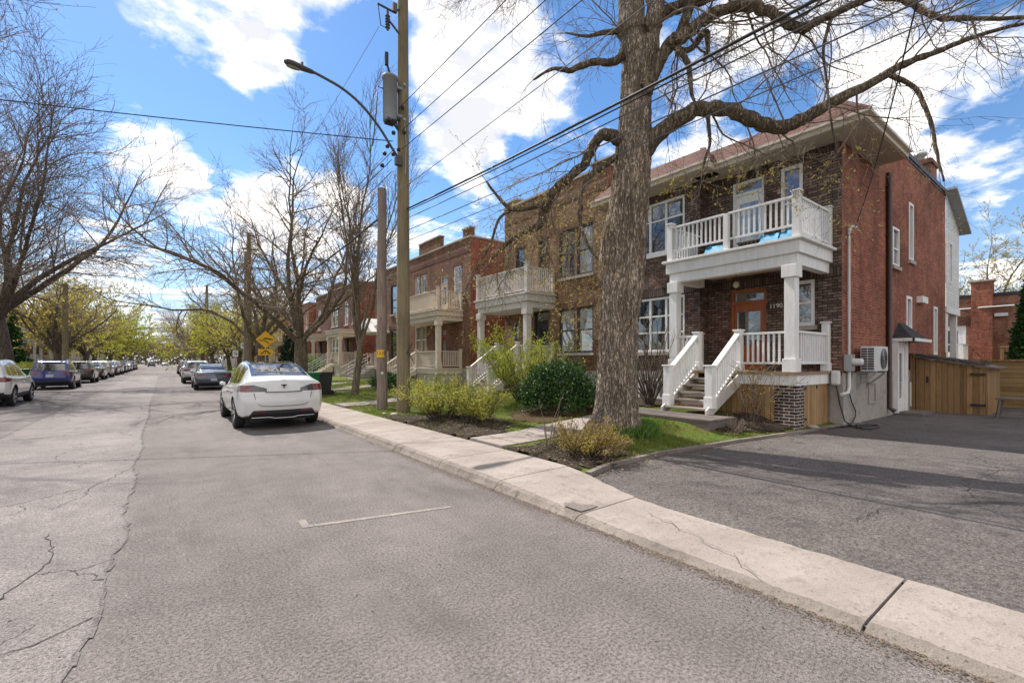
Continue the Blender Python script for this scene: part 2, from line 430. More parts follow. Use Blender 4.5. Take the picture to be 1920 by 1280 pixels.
CR = [[(-2.7,3.1),(-1.9,3.35),(-1.4,3.75),(-.9,4.55),(-.75,5.2),(-.85,6.0)], [(-1.4,3.75),(-1.1,3.6),(-.55,3.75),(-.36,3.9)], [(-.9,4.55),(-1.1,4.6),(-1.25,4.3)],
      [(-2.2,2.75),(-1.75,2.2),(-1.3,2.25),(-.8,2.55),(-.34,2.65)], [(-1.4,3.0),(-.9,3.05),(-.38,3.2)], [(-1.3,2.55),(-.85,2.75),(-.4,2.85)],
      [(-2.2,1.55),(-1.35,1.75),(-.95,1.9),(-.6,2.1),(-.33,2.2)], [(-1.25,1.1),(-.95,1.3),(-.85,1.5),(-.95,1.9)], [(-.7,.85),(-.6,1.05),(-.55,1.2),(-.8,1.25),(-.95,1.3)],
      [(-.95,1.3),(-1.3,1.45),(-1.9,1.4)], [(-1.9,7.2),(-1.2,7.6),(-.7,8.1),(-.4,9.0)], [(-1.0,7.0),(-.8,7.4),(-.7,8.1)], [(-2.6,9.8),(-1.5,10.1),(-.5,11.2)],
      [(.6,4.3),(1.0,4.35),(1.4,4.45)], [(-2.5,4.3),(-2.0,4.1),(-1.6,4.0),(-1.4,3.75)]]
for i, c_ in enumerate(CR): ribbon(b, c_, (.0025 if i == 13 else .006) if i != 7 else .011, .0085, seed=i)
struct(b.build('road_crack', m_crack))
# faded parking corner mark
m_mark, t_, b_ = nt('faded_marking')
p_ = pos(t_); f_ = noisen(t_, p_, 60, 4, .8); f2_ = noisen(t_, p_, 3.2, 3, .6)
k_ = mth(t_, 'MULTIPLY', ramp(t_, f_, [(.44, _gray(0)), (.60, _gray(1))]), ramp(t_, f2_, [(.38, _gray(.05)), (.62, _gray(.75))]))
L(t_, mix(t_, k_, (.19,.165,.157), (.52,.44,.31)), b_.inputs['Base Color']); b_.inputs['Roughness'].default_value = .9
b = MB()
b.quad((1.13,4.76,.004),(2.54,4.45,.004),(2.55,4.51,.004),(1.14,4.83,.004)); b.quad((1.07,4.77,.0045),(1.14,4.76,.0045),(1.15,5.02,.0045),(1.08,5.03,.0045))
struct(b.build('road_marking', m_mark))

# right-hand sidewalk: slabs with chipped edges, kerb face down to the road
KX = 3.36; BX = 4.62
cuts = [-9,-6.4,-3.9,-1.6,.92,3.33,4.75,6.25,7.95,9.4,10.9,12.4,13.9,15.4]
yy = 16.9
while yy < 240: cuts.append(yy); yy += 1.5 if yy < 40 else 6
b = MB(); kb = MB()
def slab(y0, y1):
    n = max(2, int((y1-y0)/.045)) if y1 < 20 else 1
    drop = lambda y: .115 - .075*(1-sstep(2.6, 5.2, y))          # lowered in front of the driveway
    backx = lambda y: BX - .33*(1-sstep(3.0, 4.9, y)) if y < 6 else BX
    g_ = .009; rows = []
    for i in range(n+1):
        y = y0+g_+(y1-y0-2*g_)*i/n
        ch = .010*noise.noise((y*4,1,2))+.016*noise.noise((y*19,7,2))+.012*noise.noise((y*41,3,2)) if y < 20 else 0
        cb_ = .02*noise.noise((y*6,5,2)) if y < 20 else 0
        e = 0
        if i in (0, n) and y < 20: e = .012
        z = drop(y); zz = z + .004*noise.noise((y*.8,2,9))
        rows.append([(KX-.06+ch*.5,y,-.012), (KX-.015+ch*.6,y,zz*.38), (KX+.012+ch,y,zz*.76), (KX+.075+ch*1.5,y,zz-.004), (KX+.35,y,zz+.004-e*.2), (KX+.8,y,zz+.012-e*.2), (backx(y)-.02+cb_,y,zz+.012-e*.3), (backx(y)+cb_,y,zz-.015), (backx(y)+cb_,y,-.05)])
    k = len(rows[0])
    for r0, r1 in zip(rows, rows[1:]):
        for j in range(k-1):
            (kb if j < 3 else b).add([r0[j], r0[j+1], r1[j+1], r1[j]], [(0,1,2,3)], 0, False)
    for r_ in (rows[0], rows[-1]): b.add(r_, [tuple(range(k))])
for a, c in zip(cuts, cuts[1:]): slab(a, c)
struct(b.build('sidewalk', m_walk)); struct(kb.build('kerb', m_kerbside))
b = MB()
b.quad((KX+.01,-9,.02),(BX-.4,-9,.02),(BX-.4,240,.02),(KX+.01,240,.02)); struct(b.build('sidewalk_bed', m_seam))
b = MB()
ribbon(b, [(3.42,1.55),(3.65,1.9),(3.85,2.45),(3.98,2.9)], .006, .066, seed=5); 
dr_ = lambda y: .115-.075*(1-sstep(2.6,5.2,y))+.008
b.add([(x,y,dr_(y)+.003) for x,y in ((3.44,3.36),(3.60,3.355),(3.72,3.37),(3.70,3.44),(3.61,3.50),(3.55,3.60),(3.47,3.64),(3.42,3.58))], [tuple(range(8))])
ribbon(b, [(4.05,4.4),(3.9,4.0),(3.95,3.6)], .003, .1, seed=6)
struct(b.build('sidewalk_crack', M_plain('crack_grey', (.165,.14,.125), .95, .3, 30)))

# driveway
b = MB()
dx = [4.2,5,6,7,8,9,10,11,12,13,15,17,19,21,24,30]
def dz(x): return .045+.015*sstep(4.2,8,x)
def dy(x): return 4.3 if x > 10.5 else 4.8
for a, c in zip(dx, dx[1:]): b.quad((a,-10,dz(a)), (c,-10,dz(c)), (c,4.0 if a >= 13 else dy(c),dz(c)), (a,4.0 if a >= 13 else dy(a),dz(a)))
struct(b.build('driveway', m_drive))

b = MB()
for i_, c_ in enumerate([[(6.2,.2),(7.0,.9),(8.3,1.2),(9.6,1.0),(10.8,1.5)],[(8.3,1.2),(8.9,.5),(9.6,-.3)],[(9.6,1.0),(10.6,.3),(11.8,.2)],[(5.2,1.6),(6.1,1.5),(7.0,.9)],[(6.5,3.2),(7.6,2.9),(8.8,3.1)]]): ribbon(b, c_, .005, .063, seed=20+i_)
struct(b.build('driveway_crack', m_crack))
# front gardens, right-hand side
XS = [4.60,4.9,5.3,5.8,6.4,7,7.7,8.4,9.1,9.8,10.5,11.4,12.4,13.4]
b = MB()
def grow_(x): return [edgey(x)+.02] + [edgey(x)+.02+(5.6-edgey(x))*i/6 for i in range(1,6)] + [5.2+i*.45 for i in range(1,41)] + [24,30,40,60,90,140,240]
for a, c in zip(XS, XS[1:]):
    ga, gc = grow_(a), grow_(c)
    for i in range(len(ga)-1):
        P = [(a,ga[i]),(c,gc[i]),(c,gc[i+1]),(a,ga[i+1])]
        b.add([(x,y,gz(x,y)) for x,y in P], [(0,1,2,3)], 0, True)
struct(b.build('lawn_right', m_lawn))
b = MB(); b.quad((13,11,.3),(45,11,.3),(45,240,.3),(13,240,.3)); struct(b.build('back_yards', m_lawn))
# left side: kerb, sidewalk, gardens
b = MB(); b.box(-6.43,-6.25,-14,300,-.05,.13); b.box(-7.9,-6.43,-14,300,-.05,.126); struct(b.build('sidewalk_left', m_walk))
b = MB()
lx = [-7.9,-9,-11,-14,-60]
for a, c in zip(lx, lx[1:]): b.quad((c,-14,.13+.09*min(5,-c-7.9)),(a,-14,.13+.09*min(5,-a-7.9)),(a,300,.13+.09*min(5,-a-7.9)),(c,300,.13+.09*min(5,-c-7.9)))
struct(b.build('lawn_left', m_lawn))

def patch(name, poly, mat, dz_=.012, cell=.12, hf=gz, rag=.06, kind='structure'):
    """a sheet of ground cover with a ragged outline, lying on the garden surface"""
    def inside(x, y):
        c_ = False; n = len(poly); j = n-1
        for i in range(n):
            if (poly[i][1] > y) != (poly[j][1] > y) and x < (poly[j][0]-poly[i][0])*(y-poly[i][1])/(poly[j][1]-poly[i][1])+poly[i][0]: c_ = not c_
            j = i
        return c_
    x0 = min(p[0] for p in poly); x1 = max(p[0] for p in poly); y0 = min(p[1] for p in poly); y1 = max(p[1] for p in poly)
    b = MB(); nx = int((x1-x0)/cell)+1; ny = int((y1-y0)/cell)+1
    for i in range(nx):
        for j in range(ny):
            cx, cy = x0+(i+.5)*cell, y0+(j+.5)*cell
            if inside(cx+rag*noise.noise((cx*3,cy*3,1)), cy+rag*noise.noise((cx*3,cy*3,7))):
                P = [(x0+i*cell,y0+j*cell),(x0+(i+1)*cell,y0+j*cell),(x0+(i+1)*cell,y0+(j+1)*cell),(x0+i*cell,y0+(j+1)*cell)]
                b.add([(x,y,hf(x,y)+dz_+.012*noise.noise((x*4,y*4,5))) for x,y in P], [(0,1,2,3)], 0, True)
    o = b.build(name, mat); o['kind'] = kind; return inside
SOIL = []
SOIL.append(patch('soil_bed', [(4.64,4.45),(5.6,4.65),(6.2,4.75),(6.3,5.2),(5.9,5.9),(5.2,6.3),(4.64,6.3)], m_soil, .02, .05, rag=.25))
SOIL.append(patch('soil_bed', [(4.64,7.6),(5.6,7.6),(6.5,8.6),(6.5,10.2),(5.7,11.2),(4.9,11.8),(4.64,11.8)], m_soil, .025, .06, rag=.2))
SOIL.append(patch('soil_bed', [(9.0,4.75),(10.3,4.4),(11.05,4.3),(11.05,5.45),(9.9,5.5),(9.1,5.2)], m_soil, .03, .06, rag=.18))
SOIL.append(patch('soil_bed', [(6.9,7.75),(9.0,7.7),(9.5,9.3),(8.6,10.2),(7.1,9.5),(6.6,8.6)], m_litter, .025, .07, rag=.15))
SOIL.append(patch('soil_bed', [(10.4,7.6),(12.4,7.6),(12.5,10.8),(10.6,10.8)], m_soil, .03, .1))
patch('gravel', [(11.6,4.12),(12.2,3.98),(13.2,3.72),(13.7,3.72),(13.7,3.97),(13.0,4.2),(11.6,4.25)], m_gravel, .03, .06, hf=lambda x, y: .065)
# concrete paths across the gardens
def path(x0, x1, ya0, ya1, yb0, yb1, name='path'):
    b = MB(); n = 10
    for i in range(n):
        a, c = i/n, (i+1)/n
        X0, X1 = x0+(x1-x0)*a, x0+(x1-x0)*c
        w = lambda y, s: y+.03*noise.noise((y*2+s*7,s,a*9))
        A0, A1 = ya0+(ya1-ya0)*a, ya0+(ya1-ya0)*c; B0, B1 = yb0+(yb1-yb0)*a, yb0+(yb1-yb0)*c
        za, zc = gz(X0,(A0+B0)/2)+.03, gz(X1,(A1+B1)/2)+.03
        g_ = .012
        P = [(X0+g_,A0,za),(X1-g_,A1,zc),(X1-g_,B1,zc),(X0+g_,B0,za)]
        b.add(P+[(p[0],p[1],p[2]-.08) for p in P], [(0,1,2,3),(0,4,5,1),(1,5,6,2),(2,6,7,3),(3,7,4,0)])
    struct(b.build(name, m_walk))
path(4.66, 8.6, 6.45, 6.6, 7.5, 7.6)
path(4.66, 8.6, 15.2, 15.2, 16.3, 16.3)
path(4.66, 8.8, 22.6, 22.6, 24.0, 24.0)
path(4.66, 9.2, 27.0, 27.0, 28.2, 28.2)
path(4.66, 9.2, 44.0, 44.0, 45.2, 45.2)
# litter along the gutter and on the beds
def scatter(name, n, fn, mat, smin, smax, seed, kind='stuff'):
    r_ = random.Random(seed); b = MB()
    for _ in range(n):
        x, y, z = fn(r_); a = r_.uniform(0, 6.28); s = r_.uniform(smin, smax); q = r_.uniform(.3,.9)
        ca, sa = math.cos(a)*s, math.sin(a)*s; tz = r_.uniform(0,.5)*s
        b.add([(x-ca,y-sa,z),(x+sa*q,y-ca*q,z+tz),(x+ca,y+sa,z+tz*.6),(x-sa*q,y+ca*q,z+tz*.2)], [(0,1,2,3)])
    o = b.build(name, mat); o['kind'] = kind; return o
m_dry = M_plain('dry_leaf', (.15,.105,.065), .9, .5, 9)
m_dry2 = M_plain('twig_debris', (.06,.045,.035), .95, .4, 20)
scatter('gutter_litter', 9000, lambda r_: (3.335-abs(r_.gauss(0,.075)), r_.uniform(-1,17) if r_.random() < .4 else r_.uniform(.2,8), .006), m_dry, .003,.009, 11)
scatter('gutter_litter', 3200, lambda r_: (3.33-abs(r_.gauss(0,.09)), r_.uniform(-.5,16), .006), m_dry2, .003,.010, 12)
scatter('bed_litter', 900, lambda r_: (lambda x, y: (x, y, gz(x,y)+.03))(r_.uniform(4.66,6.3), r_.uniform(4.6,6.3)), m_dry, .01, .028, 13)
scatter('bed_litter', 1500, lambda r_: (lambda x, y: (x, y, gz(x,y)+.03))(r_.uniform(4.66,6.6), r_.uniform(7.7,12.4)), m_dry, .012, .03, 14)
scatter('bed_litter', 900, lambda r_: (lambda x, y: (x, y, gz(x,y)+.035))(r_.uniform(8.9,11), r_.uniform(4.6,5.5)), m_dry, .01, .03, 15)
scatter('driveway_litter', 700, lambda r_: (lambda x: (x, edgey(x)-.08-abs(r_.gauss(0,.16)), .065))(r_.uniform(4.5,12)), m_dry, .008, .025, 16)
scatter('driveway_litter', 160, lambda r_: (r_.uniform(4.5,12), r_.uniform(-1,3.4), .065), m_dry2, .008, .02, 17)
scatter('road_litter', 260, lambda r_: (r_.uniform(-2,3.2), r_.uniform(1,9), .006), m_dry2, .004, .012, 18)
# ---------------------------------------------------------------- house materials
m_brick_dark = M_brick('brick_dark_brown', (.105,.070,.056), (.265,.19,.152), (.03,.024,.022), patch=(1.25,.95,.85))
m_brick_soldier = M_brick('brick_dark_soldier', (.075,.048,.038), (.16,.11,.088), (.026,.021,.019), w=.23, h=.072, soldier=True)
m_brick_pier = M_brick('brick_pier', (.05,.03,.025), (.11,.065,.05), (.50,.47,.43), ms=.010)
m_brick_red = M_brick('brick_red_side', (.23,.064,.034), (.37,.12,.068), (.31,.19,.14), ms=.008, patch=(.78,.74,.76))
m_brick_gold = M_brick('brick_golden', (.205,.118,.066), (.345,.215,.13), (.09,.062,.045), patch=(.68,.5,.43), fleck=(.46,.33,.15))
m_brick_gold_sol = M_brick('brick_golden_soldier', (.15,.08,.04), (.25,.14,.07), (.07,.045,.03), w=.23, soldier=True)
m_brick_rust = M_brick('brick_rust', (.16,.075,.05), (.28,.14,.09), (.12,.09,.07), patch=(1.1,1.0,.75), fleck=(.36,.25,.12))
m_brick_rust2 = M_brick('brick_rust_plain', (.13,.052,.04), (.22,.09,.065), (.12,.09,.075), patch=(.75,.7,.7))
m_brick_orange = M_brick('brick_orange', (.24,.085,.05), (.36,.15,.09), (.25,.2,.16), patch=(.6,.5,.5))
def M_paintwood(name, c, dirt=.22):
    """painted timber: faint runs, scuffs and grime"""
    m, t, b = nt(name); p = pos(t)
    f = noisen(t, p, 3.5, 6, .7, (3, 3, .6)); g = noisen(t, p, 26, 4, .7); q = noisen(t, p, 1.2, 3)
    col = ramp(t, f, [(.35, [x*.86 for x in c]), (.6, c)])
    col = mix(t, mth(t, 'MULTIPLY', ramp(t, g, [(.60, _gray(0)), (.70, _gray(1))]), dirt), col, (.30,.26,.22))
    col = mix(t, 1., col, ramp(t, q, [(.3, _gray(.93)), (.7, _gray(1.03))]), 'MULTIPLY')
    L(t, col, b.inputs['Base Color']); b.inputs['Roughness'].default_value = .55; bump(t, b, g, .08, .004); return m
m_white = M_paintwood('paint_white', (.80,.785,.765))
m_edge = M_wood('edging_timber', (.13,.105,.09), (.30,.25,.215), axis='x')
m_greige = M_paintwood('paint_greige', (.60,.56,.52))
m_cream = M_paintwood('paint_cream', (.66,.58,.47))
m_ceil = M_plain('porch_ceiling', (.52,.43,.34), .7, .05)
m_soff = M_plain('soffit_beige', (.42,.35,.27), .7, .08, 2)
m_gutter = M_plain('gutter_beige', (.60,.53,.44), .5, .06, 2)
m_black = M_plain('metal_black', (.02,.018,.018), .5, .2)
m_brown = M_plain('metal_brown', (.045,.022,.018), .45, .15)
m_conc = M_concrete('foundation_render', (.30,.27,.245), (.40,.365,.33), .2, (.15,.125,.105))
m_stone = M_concrete('stone_sill', (.34,.29,.25), (.45,.40,.35), .25, (.2,.16,.13))
m_shing = M_shingle('shingle_red_brown', (.085,.032,.022), (.14,.055,.038))
m_shing_dk = M_shingle('shingle_charcoal', (.022,.022,.025), (.045,.044,.047))
m_glass = M_glass('window_glass')
m_glass_c = M_glass('window_glass_curtain', (.03,.03,.034), curtain=(.38,.36,.33))
m_glass_sky = M_glass('window_glass_bright', (.05,.058,.07), metal=.45)
m_deck = M_wood('deck_boards', (.23,.15,.09), (.36,.25,.16), axis='y')
m_step = M_wood('steps_worn', (.16,.125,.105), (.52,.45,.38), axis='y', scale=2.4)
m_platform = M_wood('platform_weathered', (.085,.068,.062), (.22,.18,.165), axis='y')
m_plank = M_planks('skirt_planks', (.30,.17,.075), (.44,.28,.14), .13)
m_plank2 = M_planks('shed_planks', (.24,.135,.06), (.38,.235,.11), .135)
m_plank_h = M_planks('fence_boards', (.24,.145,.06), (.36,.235,.11), .15, axis='z')
m_plank_n = M_planks('shed_battens', (.25,.15,.07), (.36,.23,.115), .065)
m_door = M_wood('door_orange_wood', (.30,.075,.02), (.43,.13,.035), .35, 'z', 2, .1)
m_door_red = M_wood('door_red_brown', (.16,.045,.025), (.23,.07,.04), .4, 'z', 2, .1)
m_siding = M_planks('siding_white', (.66,.66,.66), (.74,.74,.73), .115, axis='z', gapcol=.4)
m_metal = M_plain('metal_grey', (.34,.34,.35), .4, .08, 5, .3)
m_lightgrey = M_plain('plastic_light_grey', (.58,.58,.57), .45, .05)
m_dkgreen = M_plain('carpet_green', (.02,.07,.045), .9, .2)

class Fr:
    """local frame of a facade: u along it, v outward, z up"""
    def __init__(s, kind, c): s.k, s.c = kind, c
    def P(s, u, v, z):
        return (s.c - v, u, z) if s.k == 'R' else ((s.c + v, u, z) if s.k == 'Lf' else (u, s.c - v, z))
    def box(s, mb, u0, u1, v0, v1, z0, z1, m=0):
        a, b = s.P(u0, v0, z0), s.P(u1, v1, z1); mb.box(a[0], b[0], a[1], b[1], a[2], b[2], m)

def wall_holes(mb, F, u0, u1, z0, z1, v, holes, depth=.16, m=0):
    us = sorted({u0, u1} | {min(max(h[i], u0), u1) for h in holes for i in (0, 1)})
    zs = sorted({z0, z1} | {min(max(h[i], z0), z1) for h in holes for i in (2, 3)})
    for a, c in zip(us, us[1:]):
        for e, f in zip(zs, zs[1:]):
            um, zm = (a+c)/2, (e+f)/2
            if any(h[0] < um < h[1] and h[2] < zm < h[3] for h in holes): continue
            mb.quad(F.P(a,v,e), F.P(c,v,e), F.P(c,v,f), F.P(a,v,f), m)
    for h in holes:
        a, c, e, f = h; d = v-depth
        mb.quad(F.P(a,v,e),F.P(a,d,e),F.P(a,d,f),F.P(a,v,f),m); mb.quad(F.P(c,v,e),F.P(c,d,e),F.P(c,d,f),F.P(c,v,f),m)
        mb.quad(F.P(a,v,f),F.P(c,v,f),F.P(c,d,f),F.P(a,d,f),m); mb.quad(F.P(a,v,e),F.P(c,v,e),F.P(c,d,e),F.P(a,d,e),m)

def window(th, F, u0, u1, z0, z1, v=0., cols=1, rows=(.5,), fm=None, gm=None, fw=.06, mw=.035, rec=.09, sill=None, proud=.0, label=None):
    """frame mesh with a pane (all its glass) and a sill as sub-parts"""
    fm = fm or m_white; gm = gm or m_glass
    b = MB(); o, i = v-rec+.05+proud, v-rec-.04
    F.box(b,u0,u0+fw,i,o,z0,z1); F.box(b,u1-fw,u1,i,o,z0,z1)
    F.box(b,u0+fw,u1-fw,i,o,z1-fw,z1); F.box(b,u0+fw,u1-fw,i,o,z0,z0+fw)
    iu0, iu1, iz0, iz1 = u0+fw, u1-fw, z0+fw, z1-fw
    zs = [iz0] + [iz0+(iz1-iz0)*r for r in rows] + [iz1]
    us = [iu0+(iu1-iu0)*k/cols for k in range(cols+1)]
    for k in us[1:-1]: F.box(b,k-mw,k+mw,i+.01,o-.012,iz0,iz1)
    for k in zs[1:-1]:
        for a, c in zip(us, us[1:]):
            F.box(b, a+(mw if a != iu0 else 0), c-(mw if c != iu1 else 0), i+.012, o-.018, k-mw*.7, k+mw*.7)
    w = b.build('window', fm, th)
    if label: w['label'] = label
    g = MB(); pv = v-rec-.01
    for a, c in zip(us, us[1:]):
        for q, (e, f) in enumerate(zip(zs, zs[1:])):
            j = [random.Random(hash((round(a,2),q,k))).uniform(-.006,.006) for k in range(4)]
            g.quad(F.P(a,pv+j[0],e),F.P(c,pv+j[1],e),F.P(c,pv+j[2],f),F.P(a,pv+j[3],f))
    g.build('pane', gm, w)
    if sill:
        s_ = MB(); F.box(s_, u0-.07, u1+.07, v-.05, v+.07, z0-.11, z0-.002); s_.build('sill', sill, w)
    return w

def rail(th, a, b_, mat, h=.9, gap=.11, low=.1, name='railing', bw=.04, top=(.09,.05)):
    """top rail, bottom rail and balusters between two floor points"""
    a, b_ = Vector(a), Vector(b_); mb = MB()
    up = Vector((0,0,1))
    mb.beam(a+up*h, b_+up*h, top[0], top[1]); mb.beam(a+up*low, b_+up*low, .06, .045)
    d = b_-a; n = max(2, int(Vector((d.x,d.y,0)).length/gap))
    for i in range(1, n):
        p = a+d*(i/n); mb.box(p.x-bw/2,p.x+bw/2,p.y-bw/2,p.y+bw/2,p.z+low+.02,p.z+h-.02)
    return mb.build(name, mat, th)
def post(th, x, y, z0, z1, mat, w=.12, cap=True, base=.0, name='newel_post'):
    b = MB(); b.box(x-w/2,x+w/2,y-w/2,y+w/2,z0,z1)
    if cap: b.box(x-w/2-.025,x+w/2+.025,y-w/2-.025,y+w/2+.025,z1,z1+.035)
    if base: b.box(x-w/2-.018,x+w/2+.018,y-w/2-.018,y+w/2+.018,z0+.002,z0+base)
    return b.build(name, mat, th, bevel=.006)
def column(th, x, y, z0, z1, mat, w=.26, base=.33):
    b = MB(); b.box(x-w/2,x+w/2,y-w/2,y+w/2,z0+base,z1-.28)
    b.box(x-w/2-.03,x+w/2+.03,y-w/2-.03,y+w/2+.03,z0,z0+base); b.box(x-w/2-.045,x+w/2+.045,y-w/2-.045,y+w/2+.045,z1-.28,z1)
    return b.build('column', mat, th, bevel=.008)
def text_mesh(th, s, size, M4, mat, name='lettering', ext=.006):
    cu = bpy.data.curves.new(name, 'FONT'); cu.body = s; cu.size = size; cu.extrude = ext; cu.align_x = 'CENTER'; cu.align_y = 'CENTER'
    to = bpy.data.objects.new('tmp', cu); COL.objects.link(to); bpy.context.view_layer.update()
    me = bpy.data.meshes.new_from_object(to); COL.objects.unlink(to); bpy.data.objects.remove(to)
    me.transform(M4); org = ORG.get(th.name, (0,0,0)); me.transform(Matrix.Translation(-Vector(org)))
    me.materials.clear(); me.materials.append(mat)
    o = bpy.data.objects.new(name, me); COL.objects.link(o); o.parent = th; ORG[o.name] = org
    return o
def face_negx(x, y, z):   # text on a wall that faces -X
    return Matrix(((0,0,-1,x),(-1,0,0,y),(0,1,0,z),(0,0,0,1)))

# ---------------------------------------------------------------- main house
H1 = thing('brick_house', (13,7.5,0), 'dark brown brick duplex with white porch and balcony, red brick side wall beside the driveway', 'house', 'brick houses on the right side of the street')
F = Fr('R', 13.0); B = Fr('R', 12.6); S = Fr('S', 4.0)
b = MB()
hol_f = [(5.80,6.67,4.42,6.68),(4.85,5.38,4.95,6.70),(5.75,6.72,1.38,3.63),(4.58,5.10,2.52,3.68)]
wall_holes(b, F, 4.0, 7.44, 1.28, 6.95, 0, hol_f)
hol_b = [(7.94,10.46,5.06,6.70),(7.94,10.46,1.92,3.66)]
wall_holes(b, B, 7.44, 11.0, 1.30, 6.95, 0, hol_b)
b.quad((12.6,7.44,1.3),(13.0,7.44,1.3),(13.0,7.44,6.95),(12.6,7.44,6.95))
b.build('front_wall', m_brick_dark, H1)
for Fx, a_, e_ in ((F,4.02,7.43),(B,7.45,10.98)):
    for z0_, z1_ in ((3.68,3.93),(6.715,6.95)):
        b = MB(); Fx.box(b,a_,e_,-.03,.018,z0_,z1_)
        if z0_ > 6:
            u = a_+.15
            while u < e_-.25: Fx.box(b,u,u+.2,-.02,.03,6.78,6.9); u += .4
        b._build('brick_course', m_brick_soldier, H1)
# side wall
b = MB()
side_h = [(17.09,17.75,4.45,5.60),(18.86,19.38,4.84,6.68),(18.56,19.18,2.63,3.68),(22.1,22.66,1.85,3.60)]
wall_holes(b, S, 13.0, 15.5, 1.33, 6.96, 0, [])
wall_holes(b, S, 15.5, 24.0, 1.33, 8.06, 0, side_h)
b.quad((24,4,0),(24,12,0),(24,12,8.06),(24,4,8.06)); b.quad((13,11.0,0),(24,11.0,0),(24,11.0,8.0),(13,11.0,8.0))
b.build('side_wall', m_brick_red, H1)
b = MB(); S.box(b,15.45,24.05,-.25,.05,8.06,8.20); S.box(b,15.45,24.03,-.2,.02,7.98,8.06); b.build('parapet_flashing', m_black, H1)
b = MB()
S.box(b,13.0,24.0,-.25,.03,-.1,1.33); B.box(b,7.46,11.0,-.25,.03,0,1.30); F.box(b,4.0,7.46,-.25,-.02,0,1.28)
b.build('foundation', m_conc, H1)
b = MB(); b.box(13.6,23.9,4.2,10.9,7.9,8.0); b.build('flat_roof', m_black, H1)
# soffit, gutter and skirt roof
b = MB()
b.box(12.27,13.0,3.36,7.44,6.93,6.97); b.box(11.87,12.6,6.82,11.05,6.93,6.97); b.box(12.6,13.02,6.8,7.46,6.932,6.968); b.box(12.25,12.62,6.75,6.84,6.934,6.966)
b.box(13.0,15.48,3.36,4.0,6.93,6.97); b.build('soffit', m_soff, H1)
b = MB()
b.box(12.2,12.27,3.29,6.82,6.94,7.12); b.box(11.8,11.87,6.75,11.05,6.94,7.12); b.box(11.87,12.2,6.75,6.82,6.94,7.12); b.box(12.27,15.5,3.29,3.36,6.94,7.12)
b.box(12.12,12.2,3.21,6.75,7.05,7.11); b.box(11.72,11.8,6.67,11.05,7.05,7.11); b.box(12.2,15.5,3.21,3.29,7.05,7.11); b.box(15.48,15.54,3.3,4.02,6.94,7.1)
b.build('gutter', m_gutter, H1)
b = MB()
b.quad((12.18,3.27,7.115),(12.18,6.8,7.115),(13.4,7.62,8.05),(13.4,4.14,8.05)); b.quad((12.18,3.27,7.115),(13.4,4.14,8.05),(15.5,4.14,8.05),(15.5,3.27,7.115))
b.quad((11.78,6.73,7.115),(11.78,11.05,7.115),(13.0,11.05,8.05),(13.0,7.58,8.05)); b.quad((11.78,6.73,7.115),(12.2,6.73,7.115),(13.4,7.58,8.05),(13.0,7.58,8.05))
b.add([(15.5,3.27,7.115),(15.5,4.14,8.05),(15.5,4.14,7.1)], [(0,1,2)]); b.quad((11.78,11.05,7.0),(13,11.05,7.0),(13,11.05,8.05),(12.99,11.05,8.05))
b.quad((13.0,7.58,8.05),(13.0,11.05,8.05),(13.8,11.05,8.05),(13.8,7.58,8.05)); b.quad((13.4,4.14,8.05),(13.4,7.6,8.05),(15.5,7.6,8.05),(15.5,4.14,8.05))
rf = b.build('roof', m_shing, H1)
b = MB(); b.beam((12.18,3.27,7.13),(13.4,4.14,8.07),.16,.03); b.beam((11.78,6.73,7.13),(13.0,7.58,8.07),.16,.03); b.build('hip_cap', m_shing, rf)
b = MB(); b.box(23.6,24.6,4.35,5.15,7.9,9.5); b.box(23.54,24.66,4.29,5.21,9.3,9.45)
ch = b.build('chimney', m_brick_orange, H1)
b = MB(); b.lathe([(.13,9.5),(.13,9.75),(.22,9.8),(.22,9.9),(.0,9.98)], (24.1,4.75,0), 12); b.build('flue', m_metal, ch)
# front windows and doors
window(H1, F, 4.85,5.38,4.95,6.70, cols=1, rows=(.45,), gm=m_glass_sky, fw=.085, rec=.07)
window(H1, B, 7.94,10.46,5.06,6.70, cols=4, rows=(.66,), gm=m_glass_sky, fw=.075, rec=.07, sill=m_white)
window(H1, B, 7.94,10.46,1.92,3.66, cols=4, rows=(.34,.67), gm=m_glass, fw=.075, rec=.07, sill=m_stone)
window(H1, F, 4.58,5.10,2.52,3.68, cols=1, rows=(.5,), gm=m_glass, fw=.085, rec=.06, sill=m_stone)
def basewin(F_, u0, u1, z0, z1, cols=2, v=.03):
    window(H1, F_, u0, u1, z0, z1, v=v+.07, cols=cols, rows=(), fm=m_white, gm=m_glass, fw=.05, rec=.09)
basewin(B, 8.3, 9.35, .42, 1.05); basewin(B, 9.55, 10.5, .42, 1.05)
m_trans_glass = M_glass('transom_glass', (.13,.12,.10), spec=.5)
